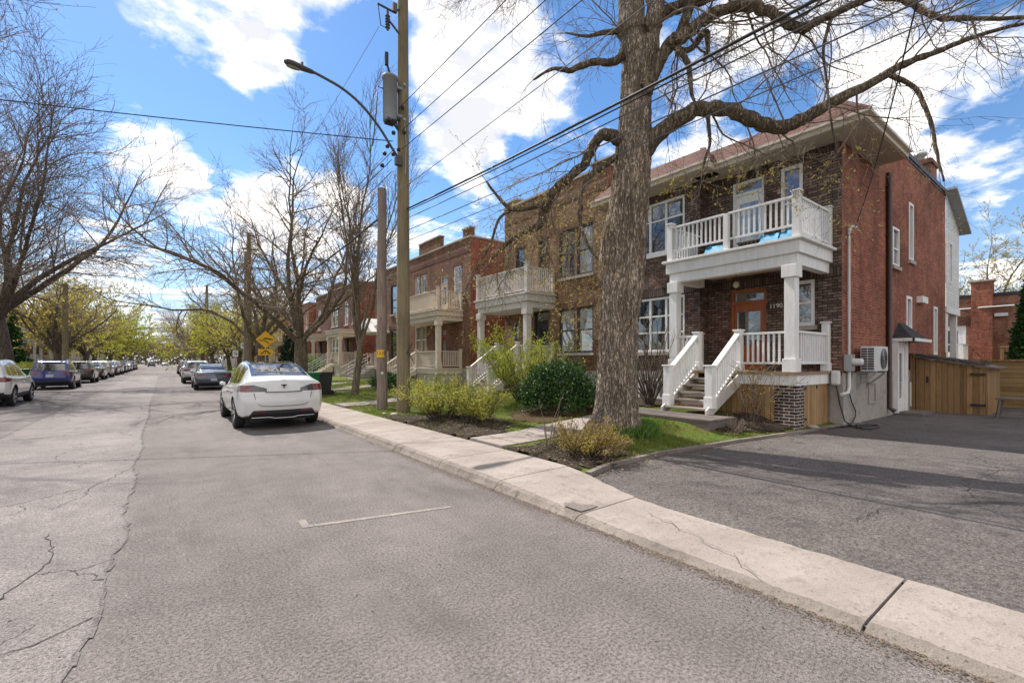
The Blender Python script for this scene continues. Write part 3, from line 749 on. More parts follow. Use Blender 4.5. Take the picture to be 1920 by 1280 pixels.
def door(th, F, u0, u1, z0, z1, v, dm, gm, trans=None, glass=(.2,.5,.8,.86), fm=None, rec=.08):
    fm = fm or dm; b = MB(); o, i = v-rec+.05, v-rec-.05; fw = .07
    F.box(b,u0,u0+fw,i,o,z0,z1); F.box(b,u1-fw,u1,i,o,z0,z1); F.box(b,u0+fw,u1-fw,i,o,z1-fw,z1)
    if trans: F.box(b,u0+fw,u1-fw,i,o,trans-.04,trans+.04)
    fr = b.build('door_frame', fm, th)
    zt = (trans-.04) if trans else z1-fw; W = u1-u0-2*fw; Hh = zt-z0
    b = MB(); g0, g1, h0, h1 = u0+fw+W*glass[0], u0+fw+W*glass[2], z0+Hh*glass[1], z0+Hh*glass[3]
    a0, a1 = u0+fw, u1-fw; do, di = v-rec+.01, v-rec-.03
    F.box(b,a0,g0,di,do,z0,zt); F.box(b,g1,a1,di,do,z0,zt); F.box(b,g0,g1,di,do,z0,h0); F.box(b,g0,g1,di,do,h1,zt)
    F.box(b,g0+.02,g1-.02,di+.005,do+.012,z0+Hh*.12,h0-Hh*.07)
    d = b.build('door', dm, th)
    g = MB(); g.quad(F.P(g0,v-rec-.012,h0),F.P(g1,v-rec-.012,h0),F.P(g1,v-rec-.012,h1),F.P(g0,v-rec-.012,h1)); g.build('pane', gm, d)
    k = MB(); k.lathe([(0,-.03),(.025,-.02),(.03,.0),(.012,.02),(.012,.05)], F.P(a0+.07,v-rec+.04,z0+Hh*.45), 10, 'x' if F.k != 'S' else 'y'); k.build('handle', m_metal, d)
    if trans:
        g = MB(); g.quad(F.P(a0,v-rec-.012,trans+.04),F.P(a1,v-rec-.012,trans+.04),F.P(a1,v-rec-.012,z1-fw),F.P(a0,v-rec-.012,z1-fw)); g.build('transom_pane', m_trans_glass, fr)
    return d
door(H1, F, 5.75,6.72,1.38,3.63,0, m_door, M_glass('door_glass', (.035,.033,.03), curtain=(.13,.12,.105)), trans=3.27, glass=(.13,.38,.92,.88))
text_mesh(H1, '828', .17, face_negx(13.06,6.18,3.43), m_black, 'door_number', .004)
m_num = M_plain('number_metal', (.6,.56,.5), .35, .1, 3, .4)
text_mesh(H1, '1190', .17, face_negx(12.985,5.49,3.09), m_num, 'house_number')
door(H1, F, 5.80,6.67,4.42,6.68,0, m_white, m_glass_c, trans=6.33, glass=(.15,.12,.85,.88))
# balcony deck
b = MB()
b.box(11.14,11.36,4.26,7.48,3.77,4.02); b.box(11.36,13.0,4.26,4.46,3.77,4.02); b.box(11.36,12.58,7.28,7.48,3.77,4.02)
b.box(11.07,11.2,4.19,7.55,4.022,4.30); b.box(11.2,13.0,4.19,4.32,4.022,4.30); b.box(11.2,12.59,7.42,7.55,4.022,4.30)
b.box(10.98,13.0,4.10,7.62,4.302,4.36)
bal = b.build('balcony', m_white, H1, bevel=.006)
b = MB(); b.box(11.37,12.99,4.47,7.27,4.02,4.06); b.build('ceiling', m_ceil, bal)
b = MB(); b.box(11.3,12.95,4.3,7.4,4.362,4.375); b.build('floor_covering', m_dkgreen, bal)
for x, y in ((11.13,4.27),(11.13,7.43),(12.93,4.27)): post(H1, x, y, 4.362, 5.36, m_white, .15)
post(H1, 11.13, 5.86, 4.362, 5.27, m_white, .12, cap=False)
zf = 4.40
rail(H1,(11.13,4.33,zf),(11.13,5.8,zf),m_white,.87,.118,.24); rail(H1,(11.13,5.92,zf),(11.13,7.37,zf),m_white,.87,.118,.24)
rail(H1,(11.2,4.27,zf),(12.87,4.27,zf),m_white,.87,.105,.1); rail(H1,(11.2,7.43,zf),(12.55,7.43,zf),m_white,.87,.118,.1)
# porch
b = MB(); b.box(11.0,13.0,4.2,7.5,1.32,1.375); fl = b.build('porch_floor', m_deck, H1)
b = MB(); b.box(11.06,11.1,4.24,5.56,1.08,1.318); b.box(11.06,11.1,6.6,7.46,1.08,1.318); b.box(11.1,12.98,4.24,4.28,1.08,1.318); b.build('porch_fascia', m_white, H1)
column(H1, 11.19, 4.40, 1.377, 3.768, m_white, .225, .30); column(H1, 11.19, 7.33, 1.377, 3.768, m_white, .225, .30)
b = MB(); b.box(11.08,11.5,4.26,4.72,.0,1.078); b.build('pier', m_brick_pier, H1)
b = MB(); b.box(11.11,11.15,4.722,7.4,.05,1.078); b.build('skirt_panel', m_plank, H1)
b = MB(); b.box(11.502,12.96,4.27,4.31,.12,1.076); sd = b.build('skirt_door', m_plank, H1)
b = MB()
for z in (.28,.98): b.box(11.505,11.62,4.255,4.27,z,z+.05)
b.box(12.2,12.26,4.255,4.27,.98,1.05); b.build('hinge', m_black, sd)
post(H1, 11.12, 5.55, 1.377, 2.35, m_white, .16, base=.22); post(H1, 11.12, 6.63, 1.377, 2.35, m_white, .16, base=.22); post(H1, 12.9, 4.30, 1.377, 2.55, m_white, .15, base=.2); post(H1, 12.5, 7.36, 1.377, 2.4, m_white, .13)
z0 = 1.377
rail(H1,(11.17,4.53,z0),(11.17,5.47,z0),m_white,.90,.105,.2); rail(H1,(11.17,6.71,z0),(11.17,7.2,z0),m_white,.9,.105,.2)
rail(H1,(11.3,4.30,z0),(12.83,4.30,z0),m_white,.90,.10,.2); rail(H1,(11.3,7.36,z0),(12.45,7.36,z0),m_white,.9,.105,.2)
def stairs(th, xtop, y0, y1, ztop, n, run, rise, mat, smat, solid=None):
    """flight going down towards the street; returns bottom x and z"""
    b = MB(); x = xtop
    r_ = random.Random(int(y0*10))
    for i in range(n):
        z = ztop-rise*(i+1); x = xtop-run*i
        b.box(x-run-.03, x+.02, y0+.02, y1-.02, z-.04, z)
        if solid: b.box(x-run+.01, x+.02, y0+.03, y1-.03, 0.05, z-.042)
        else:
            b.box(x-.006, x+.016, y0+.05+r_.uniform(0,.18), y1-.05-r_.uniform(0,.3), z+.05, z+rise-.045)
    st = b.build('stairs', mat, th)
    if smat:
        b = MB()
        xb, zb = xtop-run*n, ztop-rise*n
        for y in (y0, y1-.04):
            b.prism([(xtop+.02,y,ztop-.02),(xtop+.02,y,ztop-.34),(xb+.12,y,zb-.16),(xb-.1,y,zb-.16),(xb-.1,y,zb-.03)], (0,.04,0))
        b.build('stringer', smat, st)
    return xtop-run*n, ztop-rise*n
xb, zb = stairs(H1, 11.06, 5.5, 6.68, 1.36, 5, .275, .162, m_step, m_greige)
for y in (5.55, 6.63):
    post(H1, xb+.14, y, zb, 1.50, m_white, .17, base=.26)
    rail(H1, (xb+.22,y,zb+.02), (11.04,y,1.40), m_white, .86, .1, .12, top=(.13,.05))
b = MB()
for k in range(7): b.box(8.75+k*.145,8.75+k*.145+.138,4.95,8.2,.385+.004*math.sin(k*2),.425+.004*math.sin(k*2))
b.box(8.76,8.8,4.97,8.18,.05,.383); b.box(8.8,9.75,4.97,5.0,.05,.383); b.build('landing', m_platform, H1)
# side wall fittings
window(H1, S, 17.09,17.75,4.45,5.60, rows=(.45,), gm=m_glass_sky, fw=.07, rec=.03, sill=m_stone)
window(H1, S, 18.86,19.38,4.84,6.68, rows=(), gm=m_glass_sky, fw=.08, rec=.03, sill=m_stone)
window(H1, S, 18.56,19.18,2.63,3.68, rows=(), gm=m_glass_sky, fw=.09, rec=.03)
window(H1, S, 22.1,22.66,1.85,3.60, rows=(), gm=m_glass_sky, fw=.09, rec=.03, sill=m_stone)
def sidebase(u0, u1, z0, z1): window(H1, S, u0, u1, z0, z1, v=.03+.07, cols=2 if u1-u0 > .6 else 1, rows=(), fm=m_white if u0 > 18 else m_stone, gm=m_glass, fw=.05, rec=.09)
sidebase(14.8,15.38,.5,1.07); sidebase(14.18,14.7,1.09,1.27); sidebase(18.85,19.65,.2,.96)
b = MB(); S.box(b,19.8,20.5,-.02,.16,3.55,3.76); b.build('vent_hood', m_white, H1)
b = MB(); S.box(b,20.6,20.9,-.02,.18,1.35,1.6); b.build('dryer_vent', m_white, H1)
b = MB(); b.tube([(16.5,3.93,7.0),(16.5,3.93,.3),(16.5,3.8,.2)], .065, 8); dn = b.build('downspout', m_brown, H1)
b = MB()
for z in (1.6,3.4,5.2,6.6): b.box(16.42,16.58,3.89,4.0,z,z+.04)
b.build('strap', m_brown, dn)
b = MB(); b.tube([(13.28,3.94,1.4),(13.28,3.94,4.8)], .03, 8); b.tube([(13.28,3.94,4.78),(13.33,3.9,4.9),(13.41,3.84,4.86)], .045, 8); b.build('conduit', m_lightgrey, H1)
b = MB(); b.box(13.05,13.33,3.83,3.985,1.38,1.78); mt = b.build('electric_meter', m_metal, H1, bevel=.01)
b = MB(); b.lathe([(0,3.60),(.07,3.605),(.085,3.64),(.085,3.8)], (13.2,.03,1.6), 16, 'y'); b.build('meter_dial', m_lightgrey, mt)
b = MB(); b.tube([(13.22,3.92,1.38),(13.22,3.92,1.0),(13.1,3.91,.86),(12.7,3.91,.84)], .04, 8); b.build('conduit', m_lightgrey, H1)
# side door in a shallow white porch with hipped hood
b = MB()
S.box(b,17.04,17.15,0,.15,.1,2.22); S.box(b,18.0,18.1,0,.15,.1,2.22); S.box(b,17.15,18.0,0,.15,2.12,2.22); b.build('door_surround', m_white, H1, bevel=.005)
door(H1, S, 17.15,18.0,.12,2.12,.13, m_white, m_glass_c, glass=(.3,.2,.7,.9), rec=.05)
b = MB(); A = (17.75,4.0,2.80); Cc = (18.3,4.0,2.80)
q = [(17.04,4,2.26),(17.04,3.52,2.26),(19.0,3.52,2.26),(19.0,4,2.26)]
b.add([q[0],q[1],q[2],q[3],A,Cc], [(0,1,4),(1,2,5,4),(2,3,5),(0,3,2,1)]); hd = b.build('hood', m_shing_dk, H1)
b = MB(); b.box(17.0,17.04,3.48,4,2.2,2.29); b.box(17.0,19.04,3.48,3.52,2.2,2.29); b.box(19.0,19.04,3.52,4,2.2,2.29); b.build('hood_trim', m_white, hd)
b = MB(); b.box(17.1,18.5,3.3,3.84,.05,.13); b.build('doorstep', m_platform, H1)
# white rear extension on posts
b = MB()
ex = Fr('S', 3.98)
wall_holes(b, ex, 24.02, 26.4, 3.75, 7.0, 0, [(24.55,25.05,4.7,6.3)])
b.quad((24.02,3.98,7.0),(26.4,3.98,7.0),(26.4,3.98,7.05),(24.02,3.98,8.1)); b.quad((26.4,3.98,3.75),(26.4,9,3.75),(26.4,9,7.05),(26.4,3.98,7.05))
b.quad((24.02,3.98,3.75),(26.4,3.98,3.75),(26.4,9,3.75),(24.02,9,3.75)); b.build('rear_extension', m_siding, H1)
b = MB(); ex.box(b,24.0,26.45,-.3,.03,3.5,3.748); b.box(24.05,24.5,4.0,4.4,.0,3.5); b.box(26.0,26.2,4.0,4.2,0,3.5); b.build('extension_trim', m_white, H1)
window(H1, ex, 24.55,25.05,4.7,6.3, rows=(), gm=m_glass_sky, fw=.06, rec=.03)
b = MB(); b.beam((23.9,3.85,8.2),(26.75,3.85,6.95),.4,.1); b.build('extension_eave', m_metal, H1)
# ---------------------------------------------------------------- further houses
def rowhouse(label, kind, c, y0, y1, zp, brick, side_brick, trim, group, porch=None, wins=(), doors=(), depth=11, crenels=(), roof=None, found=1.25, sol=None, name='brick_house', sx=None):
    """porch: dict(u0,u1,d,floor,deck,cols,stairs=(u0,u1,n,run,rise),rail)"""
    F = Fr(kind, c)
    base = F.P((y0+y1)/2, 0, 0); th = thing(name, base, label, 'house', group)
    holes = [w[:4] for w in wins] + [d[:4] for d in doors]
    b = MB(); wall_holes(b, F, y0, y1, found, zp, 0, holes); b.build('front_wall', brick, th)
    b = MB()
    for y in (y0, y1):
        b.quad(F.P(y,0,found), F.P(y,-depth,found), F.P(y,-depth,zp), F.P(y,0,zp))
    b.quad(F.P(y0,-depth,0), F.P(y1,-depth,0), F.P(y1,-depth,zp), F.P(y0,-depth,zp)); b.build('side_wall', side_brick, th)
    b = MB(); F.box(b, y0+.0, y1-.0, -depth, .03, -.2, found); b.build('foundation', m_conc, th)
    b = MB(); F.box(b, y0+.1, y1-.1, -depth+.1, -.1, zp-.45, zp-.35); b.build('flat_roof', m_black, th)
    b = MB()
    F.box(b, y0-.04, y1+.04, -.28, .05, zp, zp+.09); F.box(b, y0-.04, y0+.24, -depth, -.28, zp, zp+.09); F.box(b, y1-.24, y1+.04, -depth, -.28, zp, zp+.09)
    for (a, e, z) in crenels: F.box(b, a-.04, e+.04, -.3, .05, z, z+.08)
    b.build('coping', m_stone if roof is None else m_black, th)
    if crenels:
        b = MB()
        for (a, e, z) in crenels: F.box(b, a, e, -.26, .0, zp+.092, z)
        b.build('parapet', brick, th)
    if sol:
        b = MB()
        for w in wins:
            F.box(b, w[0]-.06, w[1]+.06, -.02, .015, w[3]+.002, w[3]+.23)
        F.box(b, y0, y1, -.02, .014, zp-.75, zp-.52); b.build('brick_course', sol, th)
    if roof:
        b = MB(); ov = .55; zt = zp+1.3
        P = F.P
        b.quad(P(y0-ov,ov,zp+.1),P(y1+ov,ov,zp+.1),P(y1-1,-2.2,zt),P(y0+1,-2.2,zt)); b.quad(P(y0-ov,ov,zp+.1),P(y0+1,-2.2,zt),P(y0+1,-depth,zt),P(y0-ov,-depth,zp+.1)); b.quad(P(y1+ov,ov,zp+.1),P(y1-1,-2.2,zt),P(y1-1,-depth,zt),P(y1+ov,-depth,zp+.1))
        F.box(b, y0-ov, y1+ov, -.2, ov, zp+.0, zp+.095); b.build('roof', roof, th)
    for w in wins:
        u0,u1,a,e,cols = w[:5]; fm = w[5] if len(w) > 5 else trim; gm = w[6] if len(w) > 6 else m_glass_c
        window(th, F, u0,u1,a,e, cols=cols, rows=(.5,), fm=fm, gm=gm, fw=.07, rec=.08, sill=m_stone)
    for d in doors:
        door(th, F, d[0],d[1],d[2],d[3],0, d[4], m_glass, trans=d[5] if len(d) > 5 else None, glass=(.25,.3,.75,.88), rec=.1)
    for p in ([porch] if isinstance(porch, dict) else (porch or [])):
        a, e, d, fz = p['u0'], p['u1'], p['d'], p['floor']; tm = p.get('trim', trim)
        W = lambda u, v, z: F.P(u, v, z)
        b = MB(); F.box(b, a, e, 0, d, fz-.06, fz); F.box(b, a+.03, e-.03, .0, d-.04, fz-.30, fz-.062); b.build('porch_floor', tm, th)
        b = MB(); F.box(b, a+.08, e-.08, 0.04, d-.1, 0, fz-.302); b.build('skirt_panel', p.get('skirt', m_lattice), th)
        dk = p.get('deck')
        rz = dk if dk else p['roof']
        for u in p['cols']: q = W(u, d-.16, 0); column(th, q[0], q[1], fz+.002, rz-.60, tm, .24)
        b = MB()
        F.box(b, a+.05, e-.05, 0.0, d-.06, rz-.60, rz-.36); F.box(b, a-.03, e+.03, 0, d+.02, rz-.358, rz-.08); F.box(b, a-.09, e+.09, 0, d+.08, rz-.078, rz)
        bl = b.build('balcony' if dk else 'porch_roof', tm, th)
        if dk:
            for u in (a+.06, e-.06):
                q = W(u, d-.07, 0); post(th, q[0], q[1], dk+.002, dk+1.14, tm, .15)
                q = W(u, .08, 0); post(th, q[0], q[1], dk+.002, dk+1.0, tm, .12)
                rail(th, W(u,.15,dk), W(u,d-.15,dk), tm, .98, .1, .1)
            rail(th, W(a+.13,d-.07,dk), W(e-.13,d-.07,dk), tm, .98, .1, .1)
        sa, se = p['stairs'][:2]; n, run, rise = p['stairs'][2:5]
        def seg(u0, u1):
            if u1-u0 > .25: rail(th, W(u0,d-.1,fz), W(u1,d-.1,fz), tm, .9, .1, .12)
        cs = sorted(p['cols']) or [a+.0, e-.0]; lo = cs[0]+.13; hi = cs[-1]-.13
        seg(lo, sa-.06); seg(se+.06, hi)
        for u in (a+.08, e-.08): rail(th, W(u,.1,fz), W(u,d-.3,fz), tm, .9, .1, .12)
        for u in (a+.08, e-.08): q = W(u, .09, 0); post(th, q[0], q[1], fz+.002, fz+1.0, tm, .13)
        # flight
        b = MB()
        for i in range(n):
            z = fz-rise*(i+1); v = d+run*i
            F.box(b, sa, se, v-.02, v+run+.03, z-.05, z)
            if p.get('solid'): F.box(b, sa, se, v-.02, v+run, 0, z-.052)
            else: F.box(b, sa+.05, se-.12, v-.01, v+.012, z+.04, z+rise-.052)
        st = b.build('stairs', p.get('stairmat', m_step), th)
        vb, zb_ = d+run*n, fz-rise*n
        if not p.get('solid'):
            b = MB()
            for u in (sa-.04, se):
                b.prism([W(u,d,fz-.05),W(u,d,fz-.35),W(u,vb-.1,zb_-.15),W(u,vb+.05,zb_-.15),W(u,vb+.05,zb_-.02)], Vector(W(.04,0,0))-Vector(W(0,0,0)))
            b.build('stringer', tm, st)
        for u in (sa+.03, se-.03):
            q = W(u, d-.08, 0)
            if p.get('metal'):
                m2 = MB()
                for h in (.45, .9): m2.tube([W(u,d,fz+h),W(u,vb,zb_+h)], .022, 6)
                for k in range(4):
                    t_ = k/3; m2.tube([W(u,d+(vb-d)*t_,fz+(zb_-fz)*t_),W(u,d+(vb-d)*t_,fz+(zb_-fz)*t_+.9)], .022, 6)
                m2.build('handrail', m_metal, th)
            else:
                post(th, q[0], q[1], fz+.002, fz+1.02, tm, .15)
                q = W(u, vb-.12, 0); post(th, q[0], q[1], zb_, zb_+.98, tm, .16, base=.2)
                rail(th, W(u,d-.0,fz+.02), W(u,vb-.2,zb_+rise*.8), tm, .88, .1, .12)
    return th
m_lattice = M_planks('lattice_slats', (.45,.41,.37), (.56,.51,.47), .09, gapcol=.18)
m_dkwin = M_plain('frame_dark', (.035,.03,.03), .5, .1)
m_grey_win = M_glass('window_glass_blind', (.30,.30,.29), metal=.25)
G = 'brick houses on the right side of the street'
H2 = rowhouse('golden brown brick house with greige balcony and dark framed windows behind the big tree trunk', 'R', 12.8, 11.1, 17.45, 8.7, m_brick_gold, m_brick_red, m_greige, G,
    porch=dict(u0=13.95,u1=17.6,d=1.5,floor=1.35,deck=4.36,cols=(14.12,17.45),stairs=(14.6,16.1,6,.24,.16)),
    wins=[(11.85,12.7,4.95,6.85,1,m_dkwin,m_grey_win),(12.82,13.7,4.95,6.85,1,m_dkwin,m_glass_c),(11.85,12.7,1.95,3.72,1,m_dkwin,m_grey_win),(12.82,13.7,1.95,3.72,1,m_dkwin,m_grey_win),(15.9,16.6,4.5,6.75,1,m_dkwin,m_glass_sky),(14.3,15.0,4.9,6.8,1,m_dkwin,m_glass_sky)],
    doors=[(14.35,15.3,1.36,3.75,m_black,3.3)], crenels=[(11.1,11.9,8.95),(16.5,17.45,8.95)], sol=m_brick_gold_sol)
b = MB(); b.lathe([(.30,-.06),(.30,.03),(.24,.035),(.24,-.02)], (0,0,0), 20, 'x')
b.v = [(12.79+x, 16.5+y*.75, 2.95+z*1.5) for x, y, z in b.v]; ow = b.build('oval_window', m_stone, H2)
b = MB(); b.lathe([(.0,0),(.25,0)], (0,0,0), 20, 'x'); b.v = [(12.775+x, 16.5+y*.75, 2.95+z*1.5) for x, y, z in b.v]; b.build('pane', m_glass, ow)
H3 = rowhouse('rust brick duplex with stepped parapet and cream upper balcony behind the two wooden poles', 'R', 13.0, 20.8, 34.6, 8.25, m_brick_rust, m_brick_red, m_cream, G,
    porch=[dict(u0=21.6,u1=26.9,d=1.55,floor=1.25,deck=4.4,cols=(21.8,26.7),stairs=(24.2,25.9,6,.25,.16)),
           dict(u0=31.9,u1=34.4,d=.9,floor=1.3,roof=4.2,cols=(),stairs=(32.4,33.9,6,.33,.18),solid=True,stairmat=m_conc,skirt=m_conc,metal=True)],
    wins=[(25.95,26.75,4.85,7.05,1,m_cream),(26.85,27.65,4.85,7.05,1,m_cream),(25.95,26.75,2.1,3.85,1,m_cream),(26.85,27.65,2.1,3.85,1,m_cream),(21.75,22.6,5.1,6.9,1,m_white),(30.1,31.6,4.95,7.0,1,m_dkwin,m_glass),(30.1,31.6,1.8,3.85,1,m_dkwin,m_glass)],
    doors=[(23.4,24.3,1.26,3.5,m_door_red,3.1),(23.3,24.2,4.41,6.6,m_cream,6.2),(32.6,33.5,1.31,3.5,m_door_red)],
    crenels=[(24.2,27.0,9.0),(20.8,21.6,8.75),(33.6,34.6,8.7)], sol=m_brick_rust2)
b = MB(); b.prism([(11.6,31.7,3.7),(11.6,34.6,3.7),(11.6,33.15,4.75)], (1.4,0,0)); b.build('gable_hood', m_white, H3)
H4 = rowhouse('dark red brick house with cream porch columns left of the slim tree', 'R', 13.0, 38.8, 52.0, 8.35, m_brick_rust2, m_brick_red, m_cream, G,
    porch=[dict(u0=38.9,u1=42.6,d=1.5,floor=1.45,roof=4.3,cols=(39.1,42.3),stairs=(40.6,42.0,7,.28,.17),solid=True,stairmat=m_cream,skirt=m_cream,metal=True),
           dict(u0=47.5,u1=51.2,d=1.5,floor=1.45,roof=4.3,cols=(47.7,51.0),stairs=(49.2,50.6,7,.28,.17),solid=True,stairmat=m_cream,skirt=m_cream,metal=True)],
    wins=[(39.2,40.1,4.9,7.0,1,m_white),(41.2,42.2,4.9,7.0,1,m_white),(44.2,45.2,4.9,7.0,1,m_white),(45.4,46.4,4.9,7.0,1,m_white),(50.2,51.2,4.9,7.0,1,m_white),(44.0,46.4,1.9,3.8,2,m_white)],
    doors=[(40.7,41.6,1.46,3.7,m_black),(49.4,50.3,1.46,3.7,m_black)], crenels=[(43.5,47,8.9)])
specs = [(55,66,m_brick_orange,m_white,'orange brick house with white porch behind the leaning tree',8.2),(69,80,m_brick_rust2,m_cream,'brown brick house with cream porch far along the right side',8.4),
         (84,96,m_brick_red,m_white,'red brick house with white balcony far along the right side',8.1),(100,112,m_brick_rust,m_greige,'rust brick house with grey balcony near the end of the right side',8.3),(116,130,m_brick_rust2,m_white,'brown brick house, last one visible on the right side',8.2)]
for i, (a, e, br, tr, lb, zp) in enumerate(specs):
    w = e-a
    rowhouse(lb, 'R', 13.0, a, e, zp, br, m_brick_red, tr, G,
        porch=dict(u0=a+.4,u1=a+4.2,d=1.6,floor=1.35,deck=4.4,cols=(a+.6,a+4.0),stairs=(a+2.2,a+3.7,6,.27,.18)),
        wins=[(a+6,a+8.4,1.9,3.8,2,m_white),(a+6,a+8.4,4.9,6.9,2,m_white),(a+.8,a+1.6,4.9,6.8,1,m_white),(a+2.8,a+3.6,4.5,6.8,1,m_white)], doors=[(a+2.4,a+3.3,1.36,3.6,m_door_red,3.2)])
G2 = 'brick houses on the left side of the street'
left = [(66,80,m_brick_rust2,m_white,'dark brick house with white balcony rails behind the leaning left tree',7.6,None,'lf0'),(84,98,m_brick_rust,m_cream,'brick house with cream porch columns and tiled roof on the left side',7.2,m_shing,'lf1'),
        (102,114,m_brick_orange,m_cream,'orange brick house with cream balcony beyond the left pole',7.6,None,'lf2'),(118,131,m_brick_rust2,m_white,'brown brick house with white porch far along the left side',7.8,m_shing,'lf3'),(135,150,m_brick_red,m_white,'red brick house farthest along the left side',7.8,None,'lf4')]
for i, (a, e, br, tr, lb, zp, rf_, _) in enumerate(left):
    rowhouse(lb, 'Lf', -13.6, a, e, zp, br, m_brick_orange, tr, G2, roof=rf_,
        porch=[dict(u0=a+.5,u1=a+4.3,d=1.8,floor=1.5,deck=4.3,cols=(a+.7,a+2.4,a+4.1),stairs=(a+2.5,a+3.7,7,.28,.18),metal=True,solid=True,stairmat=m_conc),
               dict(u0=e-4.5,u1=e-.7,d=1.8,floor=1.5,deck=4.3,cols=(e-4.3,e-.9),stairs=(e-2.6,e-1.3,7,.28,.18),metal=True,solid=True,stairmat=m_conc)],
        wins=[(a+5.2,a+7.0,1.9,3.7,2,m_white),(a+5.2,a+7.0,4.7,6.5,2,m_white),(a+.9,a+1.7,4.8,6.5,1,m_white),(e-2.2,e-1.2,4.8,6.5,1,m_white),(e-3.8,e-3,1.9,3.6,1,m_white)],
        doors=[(a+2.6,a+3.5,1.51,3.6,m_black),(e-2.5,e-1.6,1.51,3.6,m_black)])
# building at the back of the driveway, with timber decks
F5 = Fr('R', 42.0)
RB = thing('brick_building', (42,0,0), 'low red brick building with chimney and timber decks behind the fence', 'building')
rw = [(4.95,6.35,1.95,4.05),(-.2,2.85,2.6,4.1)]
b = MB(); wall_holes(b, F5, 6.0, 12.0, 0, 5.75, 0, []); wall_holes(b, F5, 5.7-.75, 6.0, 0, 5.75, 0, []); b = MB()
wall_holes(b, F5, -14, 12.0, 0, 5.75, 0, [(6.0,7.4,1.7,3.95),(.3,2.9,2.35,4.0)]); b.build('front_wall', m_brick_orange, RB)
b = MB(); F5.box(b, -14, 12, -.3, .06, 5.75, 5.95); b.build('coping', m_black, RB)
b = MB(); F5.box(b, 4.75, 5.72, -.4, .35, 0, 6.7); ck = b.build('chimney', m_brick_red, RB)
b = MB(); F5.box(b, 4.65, 5.82, -.45, .42, 6.7, 6.8); b.build('chimney_cap', m_stone, ck)
window(RB, F5, .3,2.9,2.35,4.0, cols=2, rows=(.45,), gm=m_glass)
door(RB, F5, 6.0,7.4,1.7,3.95,0, m_white, m_glass, glass=(.25,.25,.75,.9))
b = MB(); F5.box(b, 4.1, 4.68, 0, .2, 4.45, 4.65); b.build('light_box', m_lightgrey, RB)
b = MB(); b.tube([(41.9,12,5.0),(41.9,6,5.05),(41.6,5.2,5.05),(41.9,-2,5.15)], .04, 5); b.build('cable', m_lightgrey, RB)
for (a, e, v, fz, mt_) in ((5.9,7.6,1.6,1.55,m_greige),(-1.0,4.3,1.5,1.35,m_plank2)):
    b = MB(); F5.box(b, a, e, 0, v, fz-.35, fz)
    for u in (a+.1, e-.1): F5.box(b, u-.08, u+.08, v-.2, v-.04, 0, fz-.352)
    b.build('deck', mt_, RB)
    rail(RB, F5.P(a,v-.05,fz), F5.P(e,v-.05,fz), mt_, 1.15, .28, .15, bw=.09, top=(.14,.08)); rail(RB, F5.P(a,.05,fz), F5.P(a,v-.1,fz), mt_, 1.15, .28, .15, bw=.09); rail(RB, F5.P(e,.05,fz), F5.P(e,v-.1,fz), mt_, 1.15, .28, .15, bw=.09)
# shed, fence, bench
SH = thing('wooden_shed', (20,3,.05), 'low cedar plank shed with black strap hinges against the red side wall', 'shed')
b = MB(); b.prism([(19,3.85,.06),(19,2.25,.06),(19,2.25,1.40),(19,3.85,1.72)], (.03,0,0)); b.build('front_wall', m_plank2, SH)
b = MB(); b.box(19.032,21.2,2.25,2.28,.06,1.39); b.build('side_wall', m_plank_n, SH)
b = MB(); b.add([(18.9,3.95,1.76),(18.9,2.1,1.40),(21.4,2.1,1.40),(21.4,3.95,1.76),(18.9,3.95,1.80),(18.9,2.1,1.44),(21.4,2.1,1.44),(21.4,3.95,1.80)], [(0,1,2,3),(7,6,5,4),(0,4,5,1),(1,5,6,2),(2,6,7,3),(3,7,4,0)]); rs = b.build('roof', m_platform, SH)
b = MB(); r_ = random.Random(4)
for _ in range(420):
    y = r_.uniform(2.3,3.95); x = r_.uniform(18.85,20.5); z = 1.46+(y-2.1)*.195
    a = r_.uniform(-.6,.6)+1.57; l = r_.uniform(.1,.35)
    p0 = Vector((x,y,z+r_.uniform(0,.05))); p1 = p0+Vector((math.cos(a)*l*.6,math.sin(a)*l,r_.uniform(-.06,.07)))
    b.tube([p0,p1], [.012,.006], 4)
b.build('vine', M_plain('dry_vine', (.085,.07,.065), .9, .4, 9), rs)
b = MB(); b.box(18.97,19.0,2.25,2.33,.06,1.39); b.box(18.97,19.0,2.7,2.76,.1,1.5); dd = b.build('door_trim', m_plank2, SH)
b = MB()
for z in (.3,1.2): b.box(18.955,18.968,2.3,2.62,z,z+.07)
b.box(18.975,18.995,3.55,3.6,.95,1.15); b.build('hinge', m_black, SH)
b = MB(); b.box(18.9,19.0,3.87,3.97,.05,1.85); b.build('corner_post', m_plank2, SH)
FE = thing('timber_fence', (22.6,-2,0), 'horizontal board cedar fence across the end of the driveway', 'fence')
b = MB(); b.box(22.6,22.65,-12,4.4,.08,1.62); b.build('boards', m_plank_h, FE)
b = MB(); b.box(22.53,22.72,-12,4.4,1.622,1.68); b.build('cap_rail', m_plank2, FE)
for y in (1.2,-1.4,3.8,-4): b = MB(); b.box(22.5,22.6,y-.06,y+.06,.05,1.95); b.build('post', m_plank2, FE)
BE = thing('bench', (19.0,1.5,.05), 'small weathered wooden bench beside the plank shed', 'bench')
b = MB(); b.box(18.35,18.75,1.0,2.05,.56,.61); b.build('seat', m_platform, BE)
for x, y in ((18.4,1.1),(18.7,1.1),(18.4,1.95),(18.7,1.95)):
    b = MB(); b.beam((x,y,.56),(x+(.04 if x > 18.5 else -.04),y+(.06 if y > 1.5 else -.06),.055),.05,.05); b.build('leg', m_platform, BE)
b = MB(); b.box(18.38,18.72,1.12,1.16,.3,.36); b.build('stretcher', m_platform, BE)
